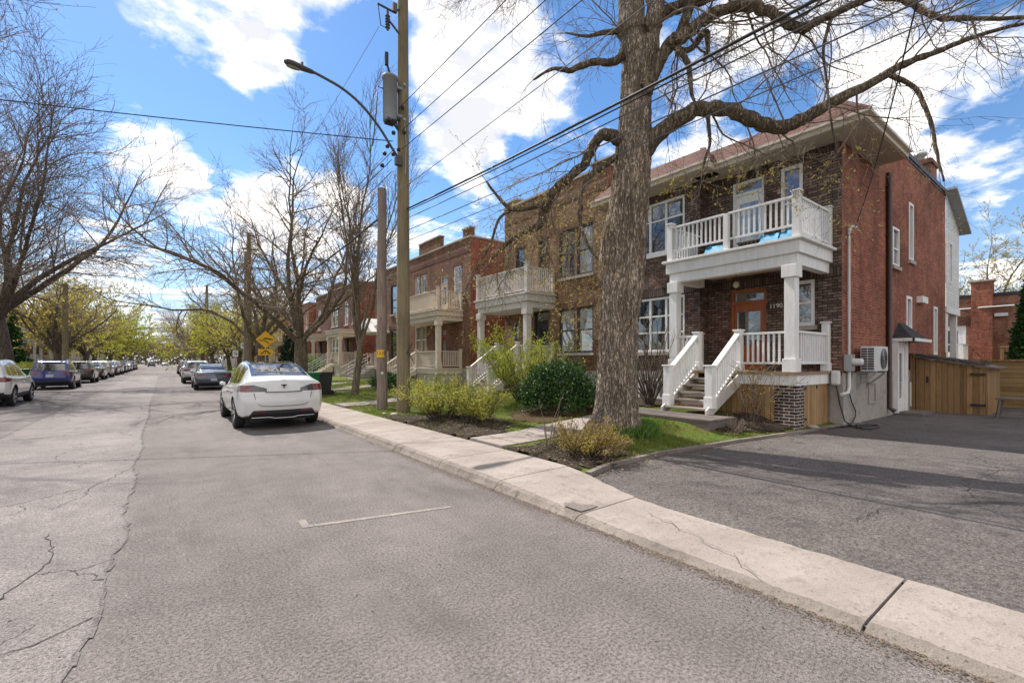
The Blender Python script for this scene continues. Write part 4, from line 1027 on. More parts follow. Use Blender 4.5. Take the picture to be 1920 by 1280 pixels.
# timber edging of the garden
b = MB()
for (x0,y0),(x1,y1) in zip(EDGE, EDGE[1:]):
    b.beam((x0+.01,y0,.07),(x1-.01,y1,.074),.085,.085)
tag(b.build('timber_edging', m_edge), 'weathered timber edging between lawn and asphalt driveway', 'garden edging')

# ---------------------------------------------------------------- things on and around the main house
AC = thing('air_conditioner', (14.3,3.7,1.35), 'white heat pump unit on wall brackets on the red side wall', 'air conditioner')
b = MB(); b.box(13.8,13.98,3.56,3.86,1.37,1.99); b.box(13.982,14.85,3.56,3.86,1.37,1.99); b.build('casing', m_lightgrey, AC, bevel=.015)
b = MB()
for k in range(9):
    for y in (3.585,3.72): b.box(13.786,13.803,y,y+.115,1.42+k*.06,1.456+k*.06)
b.build('louvre', m_black, AC)
b = MB(); b.lathe([(0,3.548),(.25,3.548),(.26,3.56)], (14.45,0,1.68), 24, 'y'); fg = b.build('fan_grille', m_metal, AC)
b = MB()
for r in (.08,.14,.2,.25): b.tube([(14.45+r*math.cos(t*.3),3.542,1.68+r*math.sin(t*.3)) for t in range(22)], .005, 4)
b.build('ring', m_black, fg)
for x in (13.95,14.7):
    b = MB(); b.beam((x,3.56,1.345),(x,3.97,1.345),.05,.04); b.beam((x,3.6,1.32),(x,3.965,.98),.05,.035); b.box(x-.03,x+.03,3.95,3.97,.9,1.35); b.build('bracket', m_metal, AC)
EV = thing('car_charger', (12.9,4.1,1.04), 'white wall box car charger at the porch corner', 'charger')
b = MB(); b.box(12.83,12.95,4.0,4.19,1.04,1.40); b.build('casing', m_lightgrey, EV, bevel=.05)
b = MB(); b.box(12.95,13.0,4.03,4.16,1.1,1.34); b.build('mount', m_metal, EV)
b = MB(); pts = [(12.88,4.08,1.05),(12.86,4.0,.6),(12.86,3.9,.2),(12.8,3.7,.09)]
for k in range(60):
    t = k/9.; pts.append((13.1+.5*math.cos(t)+.04*math.sin(t*.7), 3.52+.2*math.sin(t)+.03*math.cos(t*1.3), .085+.003*(k%7)))
b.tube(pts, .017, 6); tag(b.build('charging_cable', m_black), 'black charging cable coiled on the driveway by the house corner', 'cable')
b = MB(); b.tube([(13.45,3.95,1.6),(13.45,3.93,1.3),(13.2,3.93,.95),(13.45,3.93,.6),(13.7,3.93,.4),(13.7,3.93,.25),(13.4,3.9,.14),(12.9,3.85,.1)], .014, 6); tag(b.build('hanging_cable', m_black), 'black cable looping down the concrete foundation below the meter', 'cable')
PL = thing('porch_lantern', (12,6.06,4.0), 'small glass pendant lantern under the white balcony', 'lantern')
b = MB(); b.lathe([(.07,4.02),(.08,4.0),(.02,3.99)], (12,6.06,0), 12); b.tube([(12,6.06,4.0),(12,6.06,3.72)], .008, 5); b.build('hanger', m_black, PL)
b = MB(); b.lathe([(.03,3.72),(.07,3.69),(.08,3.6),(.04,3.55),(0,3.54)], (12,6.06,0), 12); b.build('shade', M_plain('lantern_glass', (.5,.42,.3), .1, .2, 30), PL)
m_blue = M_plain('blue_fabric', (.03,.27,.48), .6, .3, 5)
def bag(u, w, lab):
    b = MB(); r_ = random.Random(int(u*100)); n = 7; P = []
    for j in range(4):
        for i in range(n):
            P.append((11.42+.05*j+.02*r_.uniform(-1,1), u-w/2+w*i/(n-1), 4.38+.09*j+.025*r_.uniform(-1,1)))
    for j in range(4):
        for i in range(n): P.append((11.62-.02*j+.02*r_.uniform(-1,1), u-w/2+w*i/(n-1), 4.38+.085*j+.03*r_.uniform(-1,1)))
    f = [(j*n+i,j*n+i+1,(j+1)*n+i+1,(j+1)*n+i) for j in (0,1,2,4,5,6) for i in range(n-1)]+[(3*n+i,3*n+i+1,7*n+i+1,7*n+i) for i in range(n-1)]
    b.add(P, f, 0, True); tag(b.build('fabric_bag', m_blue), lab, 'bag', 'blue bags on the white balcony')
bag(6.32, .65, 'larger blue fabric bag at the left of the white balcony floor'); bag(5.02, .42, 'blue fabric bag right of the balcony door'); bag(4.62, .34, 'blue fabric bag at the balcony corner post')
ST = thing('plant_stand', (11.9,5.5,4.38), 'small brown slatted wooden crate shelf behind the white balcony rail', 'shelf')
b = MB()
for k in range(7): b.box(11.72,11.75,5.2+k*.1,5.2+k*.1+.06,4.40,4.62)
b.build('slats', m_platform, ST); b = MB(); b.box(11.7,12.0,5.15,5.9,4.62,4.65); b.box(11.97,12.0,5.15,5.9,4.40,4.62); b.build('top', m_platform, ST)
# ---------------------------------------------------------------- cars
def M_paint(name, c, metal=.0, rough=.28):
    m, t, b = nt(name)
    f = noisen(t, pos(t), 2.5, 4, .6)
    L(t, ramp(t, f, [(.3, [x*.93 for x in c]), (.7, [min(1,x*1.05) for x in c])]), b.inputs['Base Color'])
    b.inputs['Roughness'].default_value = rough; b.inputs['Metallic'].default_value = metal
    b.inputs['Coat Weight'].default_value = 1; b.inputs['Coat Roughness'].default_value = .02
    return m
m_tyre = M_plain('tyre_rubber', (.018,.018,.019), .85, .25, 20, bmp=.2)
m_rim = M_plain('alloy_rim', (.46,.46,.47), .3, .1, 8, .7)
m_rimdk = M_plain('alloy_rim_dark', (.10,.10,.105), .35, .1, 8, .6)
m_trim = M_plain('plastic_trim', (.022,.022,.024), .6, .2, 12)
m_cglass = M_glass('car_glass', (.012,.014,.017), metal=.12, rough=.02)
m_red = M_plain('lamp_red', (.15,.008,.009), .12, .25, 14, coat=1)
m_lampd = M_plain('lamp_dark', (.05,.045,.05), .12, .3, 20, coat=1)
m_plate = M_plain('plate', (.42,.45,.55), .5, .15, 60)
m_chrome = M_plain('bright_trim', (.55,.55,.56), .2, .05, 3, .9)

def cr(P, t):
    """Catmull-Rom through the rows of P (numpy) at parameter t"""
    n = len(P); i = min(int(t), n-2); f = t-i
    p0, p1, p2, p3 = P[max(i-1,0)], P[i], P[i+1], P[min(i+2,n-1)]
    return .5*((2*p1)+(-p0+p2)*f+(2*p0-5*p1+4*p2-p3)*f*f+(-p0+3*p1-3*p2+p3)*f**3)

# stations: y, zb, wsill, zlow, wmid, zmid, wbelt, zbelt, wbase, zbase, wroof, zroof, ztop
KINDS = {
 'fastback': dict(L=4.75, W=1.92, wb=(.98,3.87), r=.36, st=[
  (.10,.28,.74,.42,.83,.68,.80,1.00,.72,1.12,.60,1.165,1.175),
  (.26,.25,.82,.42,.925,.72,.90,1.03,.81,1.13,.65,1.195,1.21),
  (.70,.24,.86,.42,.955,.73,.935,1.01,.82,1.10,.63,1.34,1.385),
  (1.2,.23,.87,.42,.96,.72,.935,.985,.83,1.04,.60,1.49,1.535),
  (1.8,.23,.87,.42,.955,.70,.93,.955,.84,1.0,.60,1.555,1.595),
  (2.4,.23,.87,.42,.95,.70,.925,.945,.84,.99,.60,1.575,1.62),
  (2.9,.23,.87,.42,.95,.69,.92,.935,.84,.98,.61,1.52,1.575),
  (3.4,.23,.87,.42,.95,.69,.91,.92,.83,.96,.66,1.28,1.34),
  (3.85,.23,.86,.42,.955,.68,.90,.90,.81,.94,.70,1.02,1.06),
  (4.3,.24,.82,.40,.93,.62,.85,.82,.74,.87,.55,.91,.93),
  (4.62,.25,.72,.38,.82,.55,.74,.70,.62,.75,.45,.78,.80),
  (4.75,.27,.55,.38,.66,.52,.58,.62,.5,.66,.35,.68,.69)],
  side=[(1.02,1.72),(1.78,2.62),(2.68,3.35)], rear_top=(.42,1.75), wind=(2.92,3.78), glassroof=True, bulge=.10),
 'crossover': dict(L=4.5, W=1.84, wb=(.88,3.55), r=.345, st=[
  (.12,.34,.72,.46,.80,.70,.79,1.00,.74,1.10,.60,1.52,1.57),
  (.30,.28,.80,.44,.90,.72,.88,1.02,.80,1.09,.63,1.56,1.61),
  (.8,.25,.84,.44,.92,.72,.905,1.01,.82,1.06,.62,1.60,1.655),
  (1.4,.24,.84,.44,.92,.70,.90,.99,.82,1.04,.61,1.62,1.68),
  (2.2,.24,.84,.44,.915,.70,.895,.97,.82,1.02,.60,1.62,1.68),
  (2.75,.24,.84,.44,.915,.70,.89,.96,.81,1.01,.60,1.54,1.60),
  (3.2,.24,.84,.44,.92,.70,.885,.955,.80,1.0,.64,1.28,1.35),
  (3.55,.24,.84,.44,.92,.70,.88,.95,.80,.99,.68,1.06,1.10),
  (4.05,.26,.80,.42,.90,.66,.83,.88,.72,.95,.55,.98,1.0),
  (4.38,.28,.70,.40,.80,.60,.74,.78,.62,.84,.45,.87,.88),
  (4.5,.30,.55,.40,.65,.55,.6,.68,.5,.74,.35,.76,.77)],
  side=[(.55,.98),(1.05,1.85),(1.92,2.95)], rear_cap=(1.12,1.50,.62), wind=(2.72,3.5), bulge=.12),
 'sedan': dict(L=4.65, W=1.80, wb=(1.0,3.7), r=.32, st=[
  (.10,.32,.70,.44,.78,.66,.77,.92,.70,.98,.55,1.01,1.015),
  (.28,.27,.78,.42,.88,.68,.86,.95,.78,1.01,.60,1.04,1.05),
  (.72,.25,.82,.42,.90,.68,.885,.955,.78,1.02,.60,1.08,1.10),
  (1.15,.24,.82,.42,.90,.67,.88,.945,.79,.99,.58,1.27,1.31),
  (1.6,.24,.82,.42,.895,.66,.875,.93,.79,.97,.56,1.39,1.435),
  (2.2,.24,.82,.42,.89,.66,.87,.92,.79,.96,.56,1.42,1.465),
  (2.7,.24,.82,.42,.89,.66,.865,.91,.78,.95,.57,1.36,1.41),
  (3.2,.24,.82,.42,.895,.65,.86,.90,.78,.94,.62,1.12,1.18),
  (3.55,.24,.82,.42,.90,.65,.855,.89,.77,.93,.64,.99,1.02),
  (4.1,.25,.78,.40,.88,.60,.81,.81,.70,.87,.55,.90,.91),
  (4.5,.27,.68,.38,.78,.54,.71,.70,.6,.75,.42,.77,.78),
  (4.65,.3,.52,.38,.62,.52,.56,.62,.48,.66,.3,.68,.69)],
  side=[(.95,1.45),(1.5,2.2),(2.27,3.15)], rear_top=(.82,1.5), wind=(2.68,3.5), bulge=.09),
}
GLASS_BITS = ('rear_window','side_window','windshield','roof_glass')
def car(kind, paint, x, yrear, label, group=None, res=.05, name='parked_car', plate=True, rim=None, lampx=.40, pose=0, roofrail=False, emblem=False, lower_trim=False):
    K = KINDS[kind]; LL = K['L']
    loc = (x, yrear, 0)
    th = thing(name, loc, label, 'car', group)
    S = []
    for (y,zb,ws,zl,wm,zm,wbt,zbt,wba,zba,wr,zr,zt) in K['st']:
        S.append([(0,y,zb),(ws*.75,y,zb-.0),(ws,y,zb+.06),(wm-.03,y,zl),(wm,y,zm),(wbt,y,zbt),(wba,y,zba),(wr,y,zr),(wr*.55,y,zt-.008),(0,y,zt)])
    S = np.array(S)          # stations x 10 x 3
    # rear corner pull: bumper sticks out, glass leans in
    ns, npnt = S.shape[:2]
    if 'rear_cap' in K:
        S[0,:,1] += np.array([.10,.08,.04,.0,-.02,.02,.05,.20,.26,.28]); S[1,6:,1] += np.array([.02,.12,.15,.17])
    else: S[0,:,1] += np.array([.10,.08,.04,.0,-.02,.03,.06,.08,.07,.06])
    nu = max(24, int(LL/res)); nv = max(26, int(3.0/res))
    vs_par = np.linspace(0, npnt-1, nv+1); us_par = []
    ysum = [s[0] for s in K['st']]
    for i in range(ns-1):
        k = max(2, int((ysum[i+1]-ysum[i])/res)); us_par += [i+j/k for j in range(k)]
    us_par.append(ns-1)
    grid = np.zeros((len(us_par), nv+1, 3))
    for a, u in enumerate(us_par):
        row = cr(S, u)
        for c_, v in enumerate(vs_par): grid[a,c_] = cr(row, v)
    grid[:,:,0] = np.maximum(grid[:,:,0], 0)
    r = K['r']; ra = r+.055
    # snap to the wheel arch circles
    for yw in K['wb']:
        dy, dzz = grid[:,:,1]-yw, grid[:,:,2]-r
        d = np.hypot(dy, dzz); k = (np.abs(d-ra) < res*.62) & (grid[:,:,0] > .55) & (grid[:,:,2] < 1.0)
        f = np.where(k, ra/np.maximum(d,1e-6), 1.)
        grid[:,:,1] = yw+dy*f; grid[:,:,2] = r+dzz*f
    bits = {}
    def put(part, quad):
        bits.setdefault(part, MB()).add([tuple(q) for q in quad], [(0,1,2,3)], 0, True)
    def cls(c, v, u):
        X, Y, Z = abs(c[0]), c[1], c[2]
        for yw in K['wb']:
            if math.hypot(Y-yw, Z-r) < ra and X > .55 and v < 6: return None
        if v < 2.2: return 'underside'
        if lower_trim and v < 3.1: return 'lower_trim'
        if lower_trim and v < 5:
            for yw in K['wb']:
                if math.hypot(Y-yw, Z-r) < ra+.06: return 'lower_trim'
        if 6.1 < v < 6.93:
            for a, b_ in K['side']:
                if a < Y < b_: return 'side_window'
        if v > 7.05:
            if 'rear_top' in K and K['rear_top'][0] < Y < K['rear_top'][1]: return 'rear_window'
            if K['wind'][0] < Y < K['wind'][1]: return 'windshield'
            if K.get('glassroof') and K['rear_top'][1] <= Y <= K['wind'][0]: return 'roof_glass'
        if kind == 'crossover' and Y < .5 and .90 < Z < 1.08 and X > .62: return 'taillight'
        if kind == 'fastback' and Y < .34 and .91 < Z < 1.06 and X > .6: return 'taillight'
        if kind == 'sedan' and Y < .42 and .76 < Z < .93 and X > .6: return 'taillight'
        if kind != 'fastback' and Y > LL-.45 and .60 < Z < .78 and X > .45: return 'headlight'
        return 'body'
    for a in range(len(us_par)-1):
        for c_ in range(nv):
            q = [grid[a,c_],grid[a,c_+1],grid[a+1,c_+1],grid[a+1,c_]]
            cen = sum(q)/4; v = (vs_par[c_]+vs_par[c_+1])/2
            p = cls(cen, v, 0)
            if p is None: continue
            two = p in ('taillight','lamp_cluster','headlight') or p == 'side_window'
            k1 = '%d' % [i for i, (a_, b_) in enumerate(K['side']) if a_ < cen[1] < b_][0] if p == 'side_window' else ''
            put(p+('|R'+k1 if two else ''), [(t[0]+x,t[1]+yrear,t[2]) for t in q][::-1]); put(p+('|L'+k1 if two else ''), [(-t[0]+x,t[1]+yrear,t[2]) for t in q])
    # rear and front caps
    for end, row, sg in ((0, grid[0], -1), (1, grid[-1], 1)):
        m = max(12, int(1.7/res)); ss = np.linspace(-1, 1, m+1)
        bg = K['bulge'] if end == 0 else .07
        def pt(c_, s):
            p = row[c_]; return np.array((p[0]*s, p[1]+sg*bg*(1-s*s), p[2]))
        for c_ in range(nv):
            v = (vs_par[c_]+vs_par[c_+1])/2
            for j in range(m):
                q = [pt(c_,ss[j]),pt(c_,ss[j+1]),pt(c_+1,ss[j+1]),pt(c_+1,ss[j])]
                cen = sum(q)/4; X, Z = abs(cen[0]), cen[2]; part = 'body'
                if end == 0:
                    if kind == 'fastback':
                        if Z < .30 or (Z < .47 and X < .76-(Z-.30)*.7): part = 'diffuser'
                        elif .91 < Z < 1.06-max(0,.62-X)*.3 and X > .36: part = 'taillight' if X > .68 else 'lamp_cluster'
                    elif kind == 'crossover':
                        zc = K['rear_cap']
                        if zc[0] < Z < zc[1] and X < zc[2]-(Z-zc[0])*.18: part = 'rear_window'
                        elif .90 < Z < 1.06 and X > .44: part = 'taillight'
                        elif Z < .52: part = 'bumper'
                    else:
                        if .76 < Z < .92 and X > .46: part = 'taillight'
                        elif Z < .40: part = 'bumper'
                else:
                    if Z < .5: part = 'bumper'
                if part in ('taillight','lamp_cluster','headlight'): part += '|R' if cen[0] > 0 else '|L'
                put(part, [(t[0]+x,t[1]+yrear,t[2]) for t in (q if end == 0 else q[::-1])])
    mats = dict(body=paint, underside=m_trim, lower_trim=m_trim, diffuser=m_trim, bumper=m_trim, taillight=m_red, lamp_cluster=m_lampd, headlight=m_chrome)
    body = None
    for k in ('body',)+tuple(k for k in bits if k != 'body'):
        o = bits[k].build(k.split('|')[0], mats.get(k.split('|')[0], m_cglass), th)
        if k == 'body': body = o
    X0 = x; W2 = K['W']/2
    b = MB(); b.box(X0-.66, X0+.66, yrear+.3, yrear+LL-.35, .2, .75); b.build('chassis', m_trim, th)
    for yw in K['wb']:
        for s in (-1, 1):
            cx_ = X0+s*(W2-.125); c = (0, yrear+yw, r)
            wh = bpy.data.objects.new('wheel', None); COL.objects.link(wh); wh.parent = th; ORG[wh.name] = loc; wh.empty_display_size = .1
            b = MB(); pr = [(r*.66,-.10),(r*.9,-.115),(r*.985,-.09),(r,-.03),(r,.03),(r*.985,.09),(r*.9,.115),(r*.66,.10)]
            b.lathe([(a,cx_+h) for a, h in pr], (0,c[1],c[2]), 28, 'x'); b.build('tyre', m_tyre, wh)
            b = MB(); o_ = cx_+s*.085
            b.lathe([(r*.70,o_+s*.02),(r*.66,o_+s*.012),(r*.62,o_-s*.03),(r*.5,o_-s*.05),(0,o_-s*.05)], (0,c[1],c[2]), 28, 'x', m=1)
            for k in range(5):
                a = k*2*math.pi/5+.3+yw
                for da in (-.14,.14):
                    p0 = (o_-s*.012, c[1]+r*.16*math.cos(a), c[2]+r*.16*math.sin(a)); p1 = (o_+s*.006, c[1]+r*.66*math.cos(a+da), c[2]+r*.66*math.sin(a+da))
                    b.beam(p0, p1, .035, .035, up=(1,0,0))
            b.lathe([(r*.2,o_-s*.03),(r*.17,o_+s*.005),(0,o_+s*.01)], (0,c[1],c[2]), 12, 'x'); b.lathe([(r*.70,o_+s*.015),(r*.64,o_+s*.012)], (0,c[1],c[2]), 28, 'x')
            b.build('rim', [rim or m_rim, m_rimdk], wh)
    ym = K['side'][-1][1]-.12
    for s in (-1, 1):
        b = MB(); b.lathe([(0,-.12),(.06,-.11),(.085,-.04),(.08,.05),(.04,.11),(0,.12)], (0,0,0), 12, 'x')
        b.v = [(X0+s*(W2+.01)+px*.62, yrear+ym+py*.7, K['st'][5][7]+.055+pz*.62) for px, py, pz in b.v]; b.build('mirror', paint, th)
    for (a, b_) in K['side'][:2] if kind != 'crossover' else K['side'][1:]:
        for s in (-1, 1):
            m = MB(); yy_ = yrear+a+.22; m.box(X0+s*(W2-.03), X0+s*(W2+.012), yy_, yy_+.17, .835, .86); m.build('door_handle', paint if kind != 'fastback' else m_trim, th, bevel=.004)
    if plate:
        zc = .80 if kind == 'crossover' else .60
        bb = K['bulge']; b = MB(); yb_ = yrear+K['st'][0][0]-bb-.035
        b.box(X0-.155, X0+.155, yb_, yb_+.02, zc-.08, zc+.08); pl = b.build('licence_plate', m_plate, th)
        b = MB(); yb_ -= .006
        b.box(X0-.06, X0+.06, yb_, yb_+.03, zc+.17, zc+.20); b.build('badge', m_chrome, th)
    if roofrail:
        for s in (-1, 1):
            b = MB(); b.tube([(X0+s*.60,yrear+.75,1.64),(X0+s*.60,yrear+.9,1.70),(X0+s*.585,yrear+2.4,1.705),(X0+s*.585,yrear+2.6,1.63)], .018, 6); b.build('roof_rail', m_chrome, th)
    if kind == 'crossover':
        b = MB(); b.box(X0-.45, X0+.45, yrear+.14, yrear+.34, 1.55, 1.585); b.build('spoiler', paint, th, bevel=.012)
    if emblem:
        b = MB(); ye = yrear-.005; z = 1.03
        b.prism([(X0-.062,ye,z+.04),(X0+.062,ye,z+.04),(X0+.05,ye,z+.02),(X0+.018,ye,z+.02),(X0+.004,ye,z-.05),(X0-.004,ye,z-.05),(X0-.018,ye,z+.02),(X0-.05,ye,z+.02)], (0,.05,0)); b.build('emblem', m_black, th)
        b = MB()
        for s in (-1,1):
            b.tube([(X0+s*.63,yrear+.055,.88),(X0+s*.60,yrear+.042,.75),(X0+s*.56,yrear+.03,.63),(X0+s*.46,yrear+.0,.575),(X0+s*.3,yrear-.03,.565)], .006, 5)
        b.tube([(X0-.3,yrear-.03,.565),(X0,yrear-.046,.563),(X0+.3,yrear-.03,.565)], .006, 5)
        b.tube([(X0-.40,yrear-.0,.90),(X0-.2,yrear-.028,.895),(X0,yrear-.036,.893),(X0+.2,yrear-.028,.895),(X0+.40,yrear-.0,.90)], .011, 6)
        b.build('panel_gap', m_trim, th)
        b = MB(); b.tube([(X0-.68,yrear+.02,.31),(X0-.3,yrear-.03,.31),(X0-.2,yrear-.04,.285),(X0+.2,yrear-.04,.285),(X0+.3,yrear-.03,.31),(X0+.68,yrear+.02,.31)], .012, 6); b.build('bumper_trim', m_chrome, th)
        for s in (-1,1):
            b = MB(); b.box(X0+s*.36, X0+s*.62, yrear-.005, yrear+.06, .43, .45); b.build('reflector', m_red, th)
    return th
p_white = M_paint('car_paint_white', (.60,.60,.59)); p_black = M_paint('car_paint_black', (.012,.012,.014)); p_blue = M_paint('car_paint_blue', (.012,.018,.15), .2)
p_slate = M_paint('car_paint_slate', (.07,.085,.12), .5); p_silver = M_paint('car_paint_silver', (.42,.43,.44), .6); p_grey = M_paint('car_paint_grey', (.16,.165,.17), .5); p_dkblue = M_paint('car_paint_dark_blue', (.02,.03,.06), .3)
GR, GL = 'cars parked along the right kerb', 'cars parked along the left kerb'
car('fastback', p_white, 2.28, 12.0, 'white fastback electric car with dark glass roof, nearest car at the right kerb', GR, res=.018, plate=False, emblem=True)
car('sedan', p_slate, 2.22, 30.6, 'slate blue sedan parked ahead of the white fastback', GR, res=.035, rim=m_rim)
car('crossover', p_silver, 1.95, 40.2, 'silver crossover parked ahead of the slate blue sedan', GR, res=.045, lower_trim=True)
car('sedan', p_black, 2.2, 58, 'dark car far along the right kerb beyond the silver crossover', GR, res=.08)
car('crossover', p_grey, 2.2, 70, 'grey crossover farthest along the right kerb', GR, res=.08)
car('crossover', p_white, -5.22, 23.3, 'white crossover cut off by the left edge of the picture', GL, res=.03, lower_trim=True)
car('crossover', p_blue, -5.15, 36.4, 'royal blue crossover with roof rails at the left kerb', GL, res=.035, roofrail=True, lower_trim=True)
car('crossover', p_black, -5.1, 45.8, 'black crossover parked ahead of the blue one', GL, res=.045)
far = [('sedan',p_black,53.2,'black sedan between the black crossover and the silver car'),('crossover',p_silver,60.4,'silver crossover at the left kerb, fifth car from the camera'),('sedan',p_dkblue,68.0,'dark blue sedan beyond the silver crossover on the left'),
       ('crossover',p_white,75.0,'white crossover, seventh in the left row'),('crossover',p_slate,82,'slate crossover, eighth in the left row'),('sedan',p_grey,89,'grey sedan, ninth in the left row'),('sedan',p_silver,97,'silver sedan, tenth in the left row'),('crossover',p_dkblue,105,'dark blue crossover, eleventh in the left row'),('sedan',p_black,114,'black sedan, last visible in the left row')]
for k, pt_, y, lb in far: car(k, pt_, -5.1, y, lb, GL, res=.07 if y < 70 else .1)
car('crossover', p_grey, -3.0, 170, 'small grey car at the far end of the street, left of centre', None, res=.15)
car('sedan', p_silver, .2, 185, 'small silver car at the far end of the street, right of centre', None, res=.15)
# ---------------------------------------------------------------- trees and shrubs
m_bark = M_bark('bark_grey_brown', (.18,.138,.105), (.54,.43,.335), scale=1.5, bs=1., zs=.13)
m_limb = M_bark('bark_limb_dark', (.085,.064,.046), (.27,.21,.155), moss=(.13,.115,.045), scale=1.2, bs=.9)
m_bark2 = M_bark('bark_dark', (.06,.045,.037), (.20,.155,.125), scale=1.)
m_bark_moss = M_bark('bark_mossy', (.08,.062,.045), (.25,.20,.145), moss=(.16,.15,.05))
m_twig = M_plain('twig_brown', (.17,.125,.10), .9, .3, 3)
m_twig2 = M_plain('twig_grey_brown', (.18,.132,.098), .9, .3, 3)
m_bud = M_leaf('bud_yellow', (.33,.24,.05), (.62,.48,.14), 2.5)
m_bud_br = M_leaf('bud_rust', (.20,.10,.05), (.36,.22,.10), 2.5)
m_ylw = M_leaf('young_leaf_yellow_green', (.26,.28,.02), (.52,.50,.06), .5, trans=.45)
m_ylw2 = M_leaf('young_leaf_gold', (.34,.27,.05), (.58,.48,.12), .5, trans=.45)
m_grnleaf = M_leaf('leaf_green', (.06,.14,.015), (.16,.30,.035), 1.2, trans=.4)
m_yew = M_leaf('yew_needles', (.010,.030,.010), (.035,.085,.022), 3, .5, .12)
m_yewtip = M_leaf('yew_tips', (.03,.08,.015), (.085,.17,.03), 3, .5, .2)
m_conif = M_leaf('conifer_needles', (.010,.026,.016), (.03,.065,.03), 2, .6, .1)
m_cedar = M_leaf('cedar_scale', (.018,.05,.012), (.055,.13,.03), 2.5, .6, .15)
m_forsyth = M_leaf('forsythia_green', (.22,.27,.02), (.46,.50,.05), 2, trans=.45)
m_spirea = M_leaf('spirea_rust', (.27,.13,.045), (.44,.40,.06), 5, trans=.4)
m_privet = M_leaf('privet_young', (.26,.27,.035), (.50,.49,.09), 2, trans=.4)

class Tree:
    def __init__(s, seed): s.limb, s.twig, s.leaf, s.r = MB(), MB(), MB(), random.Random(seed)
def perp(d, r):
    a = Vector((r.gauss(0,1), r.gauss(0,1), r.gauss(0,1))); a -= d*a.dot(d)
    return a.normalized() if a.length > 1e-5 else Vector((1,0,0))
def leafq(mb, p, s, r, up=0.):
    a = Vector((r.gauss(0,1), r.gauss(0,1), r.gauss(0,1)+up)).normalized(); b = perp(a, r)
    q = [p, p+a*s*.5+b*s*.32, p+a*s, p+a*s*.5-b*s*.32]
    mb.add([tuple(x) for x in q], [(0,1,2,3)])
def curve(T, p, d, length, nseg, jit, trop):
    r = T.r; pts = [p.copy()]; step = length/nseg; d = d.normalized()
    for i in range(nseg):
        d = (d + Vector((r.gauss(0,jit), r.gauss(0,jit), r.gauss(0,jit))) + Vector(trop)*(step)).normalized()
        p = p + d*step; pts.append(p.copy())
    return pts
def sides(r): return 12 if r > .15 else 8 if r > .07 else 6 if r > .03 else 5 if r > .015 else 3
def at_t(pts, t):
    k = t*(len(pts)-1); i = min(int(k), len(pts)-2); f = k-i
    return pts[i].lerp(pts[i+1], f), (pts[i+1]-pts[i]).normalized()
def spawn(T, pts, rads, lvl, P):
    """side shoots along a finished branch"""
    r = T.r
    if lvl >= P['levels']:
        nb = P['buds']
        for _ in range(int(nb) + (r.random() < nb % 1)):
            p, d = at_t(pts, r.uniform(.25, 1)); leafq(T.leaf, p, r.uniform(*P['bud']), r)
        return
    length = sum((b-a).length for a, b in zip(pts, pts[1:]))
    n = P['n'][lvl]; n = max(1, int(n*r.uniform(.8,1.2)*min(1.4, .45+length/P['ref'][lvl]*.55)))
    for i in range(n):
        t = P['t0'][lvl] + (1-P['t0'][lvl])*(i+r.random())/n
        if i == n-1: t = 1.
        p, d = at_t(pts, t); k = t*(len(rads)-1); rad = rads[min(int(k), len(rads)-1)]
        ang = r.uniform(*P['ang'][lvl]) if t < .99 else r.uniform(0,.35)
        side = perp(d, r); side = (side + Vector(P['bias'])*r.uniform(.2,1)).normalized(); side = (side-d*side.dot(d)).normalized()
        nd = d*math.cos(ang)+side*math.sin(ang)
        L_ = P['len'][lvl]*r.uniform(.55,1.2)*(1.1-.45*t if t < .99 else .8)
        r0 = min(rad*.72, P['rad'][lvl]*r.uniform(.7,1.2)*(L_/P['len'][lvl])**.5)
        r0 = max(r0, P['rmin'])
        shoot(T, p, nd, L_, r0, lvl+1, P)
def shoot(T, p, d, length, r0, lvl, P):
    ns = max(3, int(length/P['seg'][min(lvl,len(P['seg'])-1)]))
    tr = P['trop'][min(lvl,len(P['trop'])-1)]
    pts = curve(T, p, d, length, ns, P['jit'], tr)
    rads = [max(P['rmin']*.7, r0*(1-.72*i/ns)) for i in range(ns+1)]
    (T.limb if r0 > P.get('limbr', .05) else T.twig).tube(pts, rads, sides(r0), caps=False, m=P.get('lm',0) if r0 > P.get('limbr', .05) else 0)
    spawn(T, pts, rads, lvl, P)
def tree_obj(T, name, loc, label, bark, twig, leaf, group=None, cat='tree', crown='crown', world=False):
    th = thing(name, loc, label, cat, group)
    if not world: ORG[th.name] = (0,0,0)      # shapes already lie around the foot
    if T.limb.v: T.limb.build('trunk', [bark, m_limb], th)
    if T.leaf.v:
        k = len(T.twig.f)
        b = len(T.twig.v); T.twig.v += T.leaf.v
        T.twig.f += [tuple(i+b for i in f) for f in T.leaf.f]; T.twig.m += [1]*len(T.leaf.f); T.twig.sm += [False]*len(T.leaf.f)
    if T.twig.v: T.twig.build(crown, [twig, leaf], th)
    return th
CAMZ = 1.62; _s, _c = math.sin(math.atan(652/860.)), math.cos(math.atan(652/860.))
def ray(px, py, t):
    u = (px-960)/860.; return Vector(((_s+u*_c)*t, (_c-u*_s)*t, CAMZ-(py-677)*t/860.))
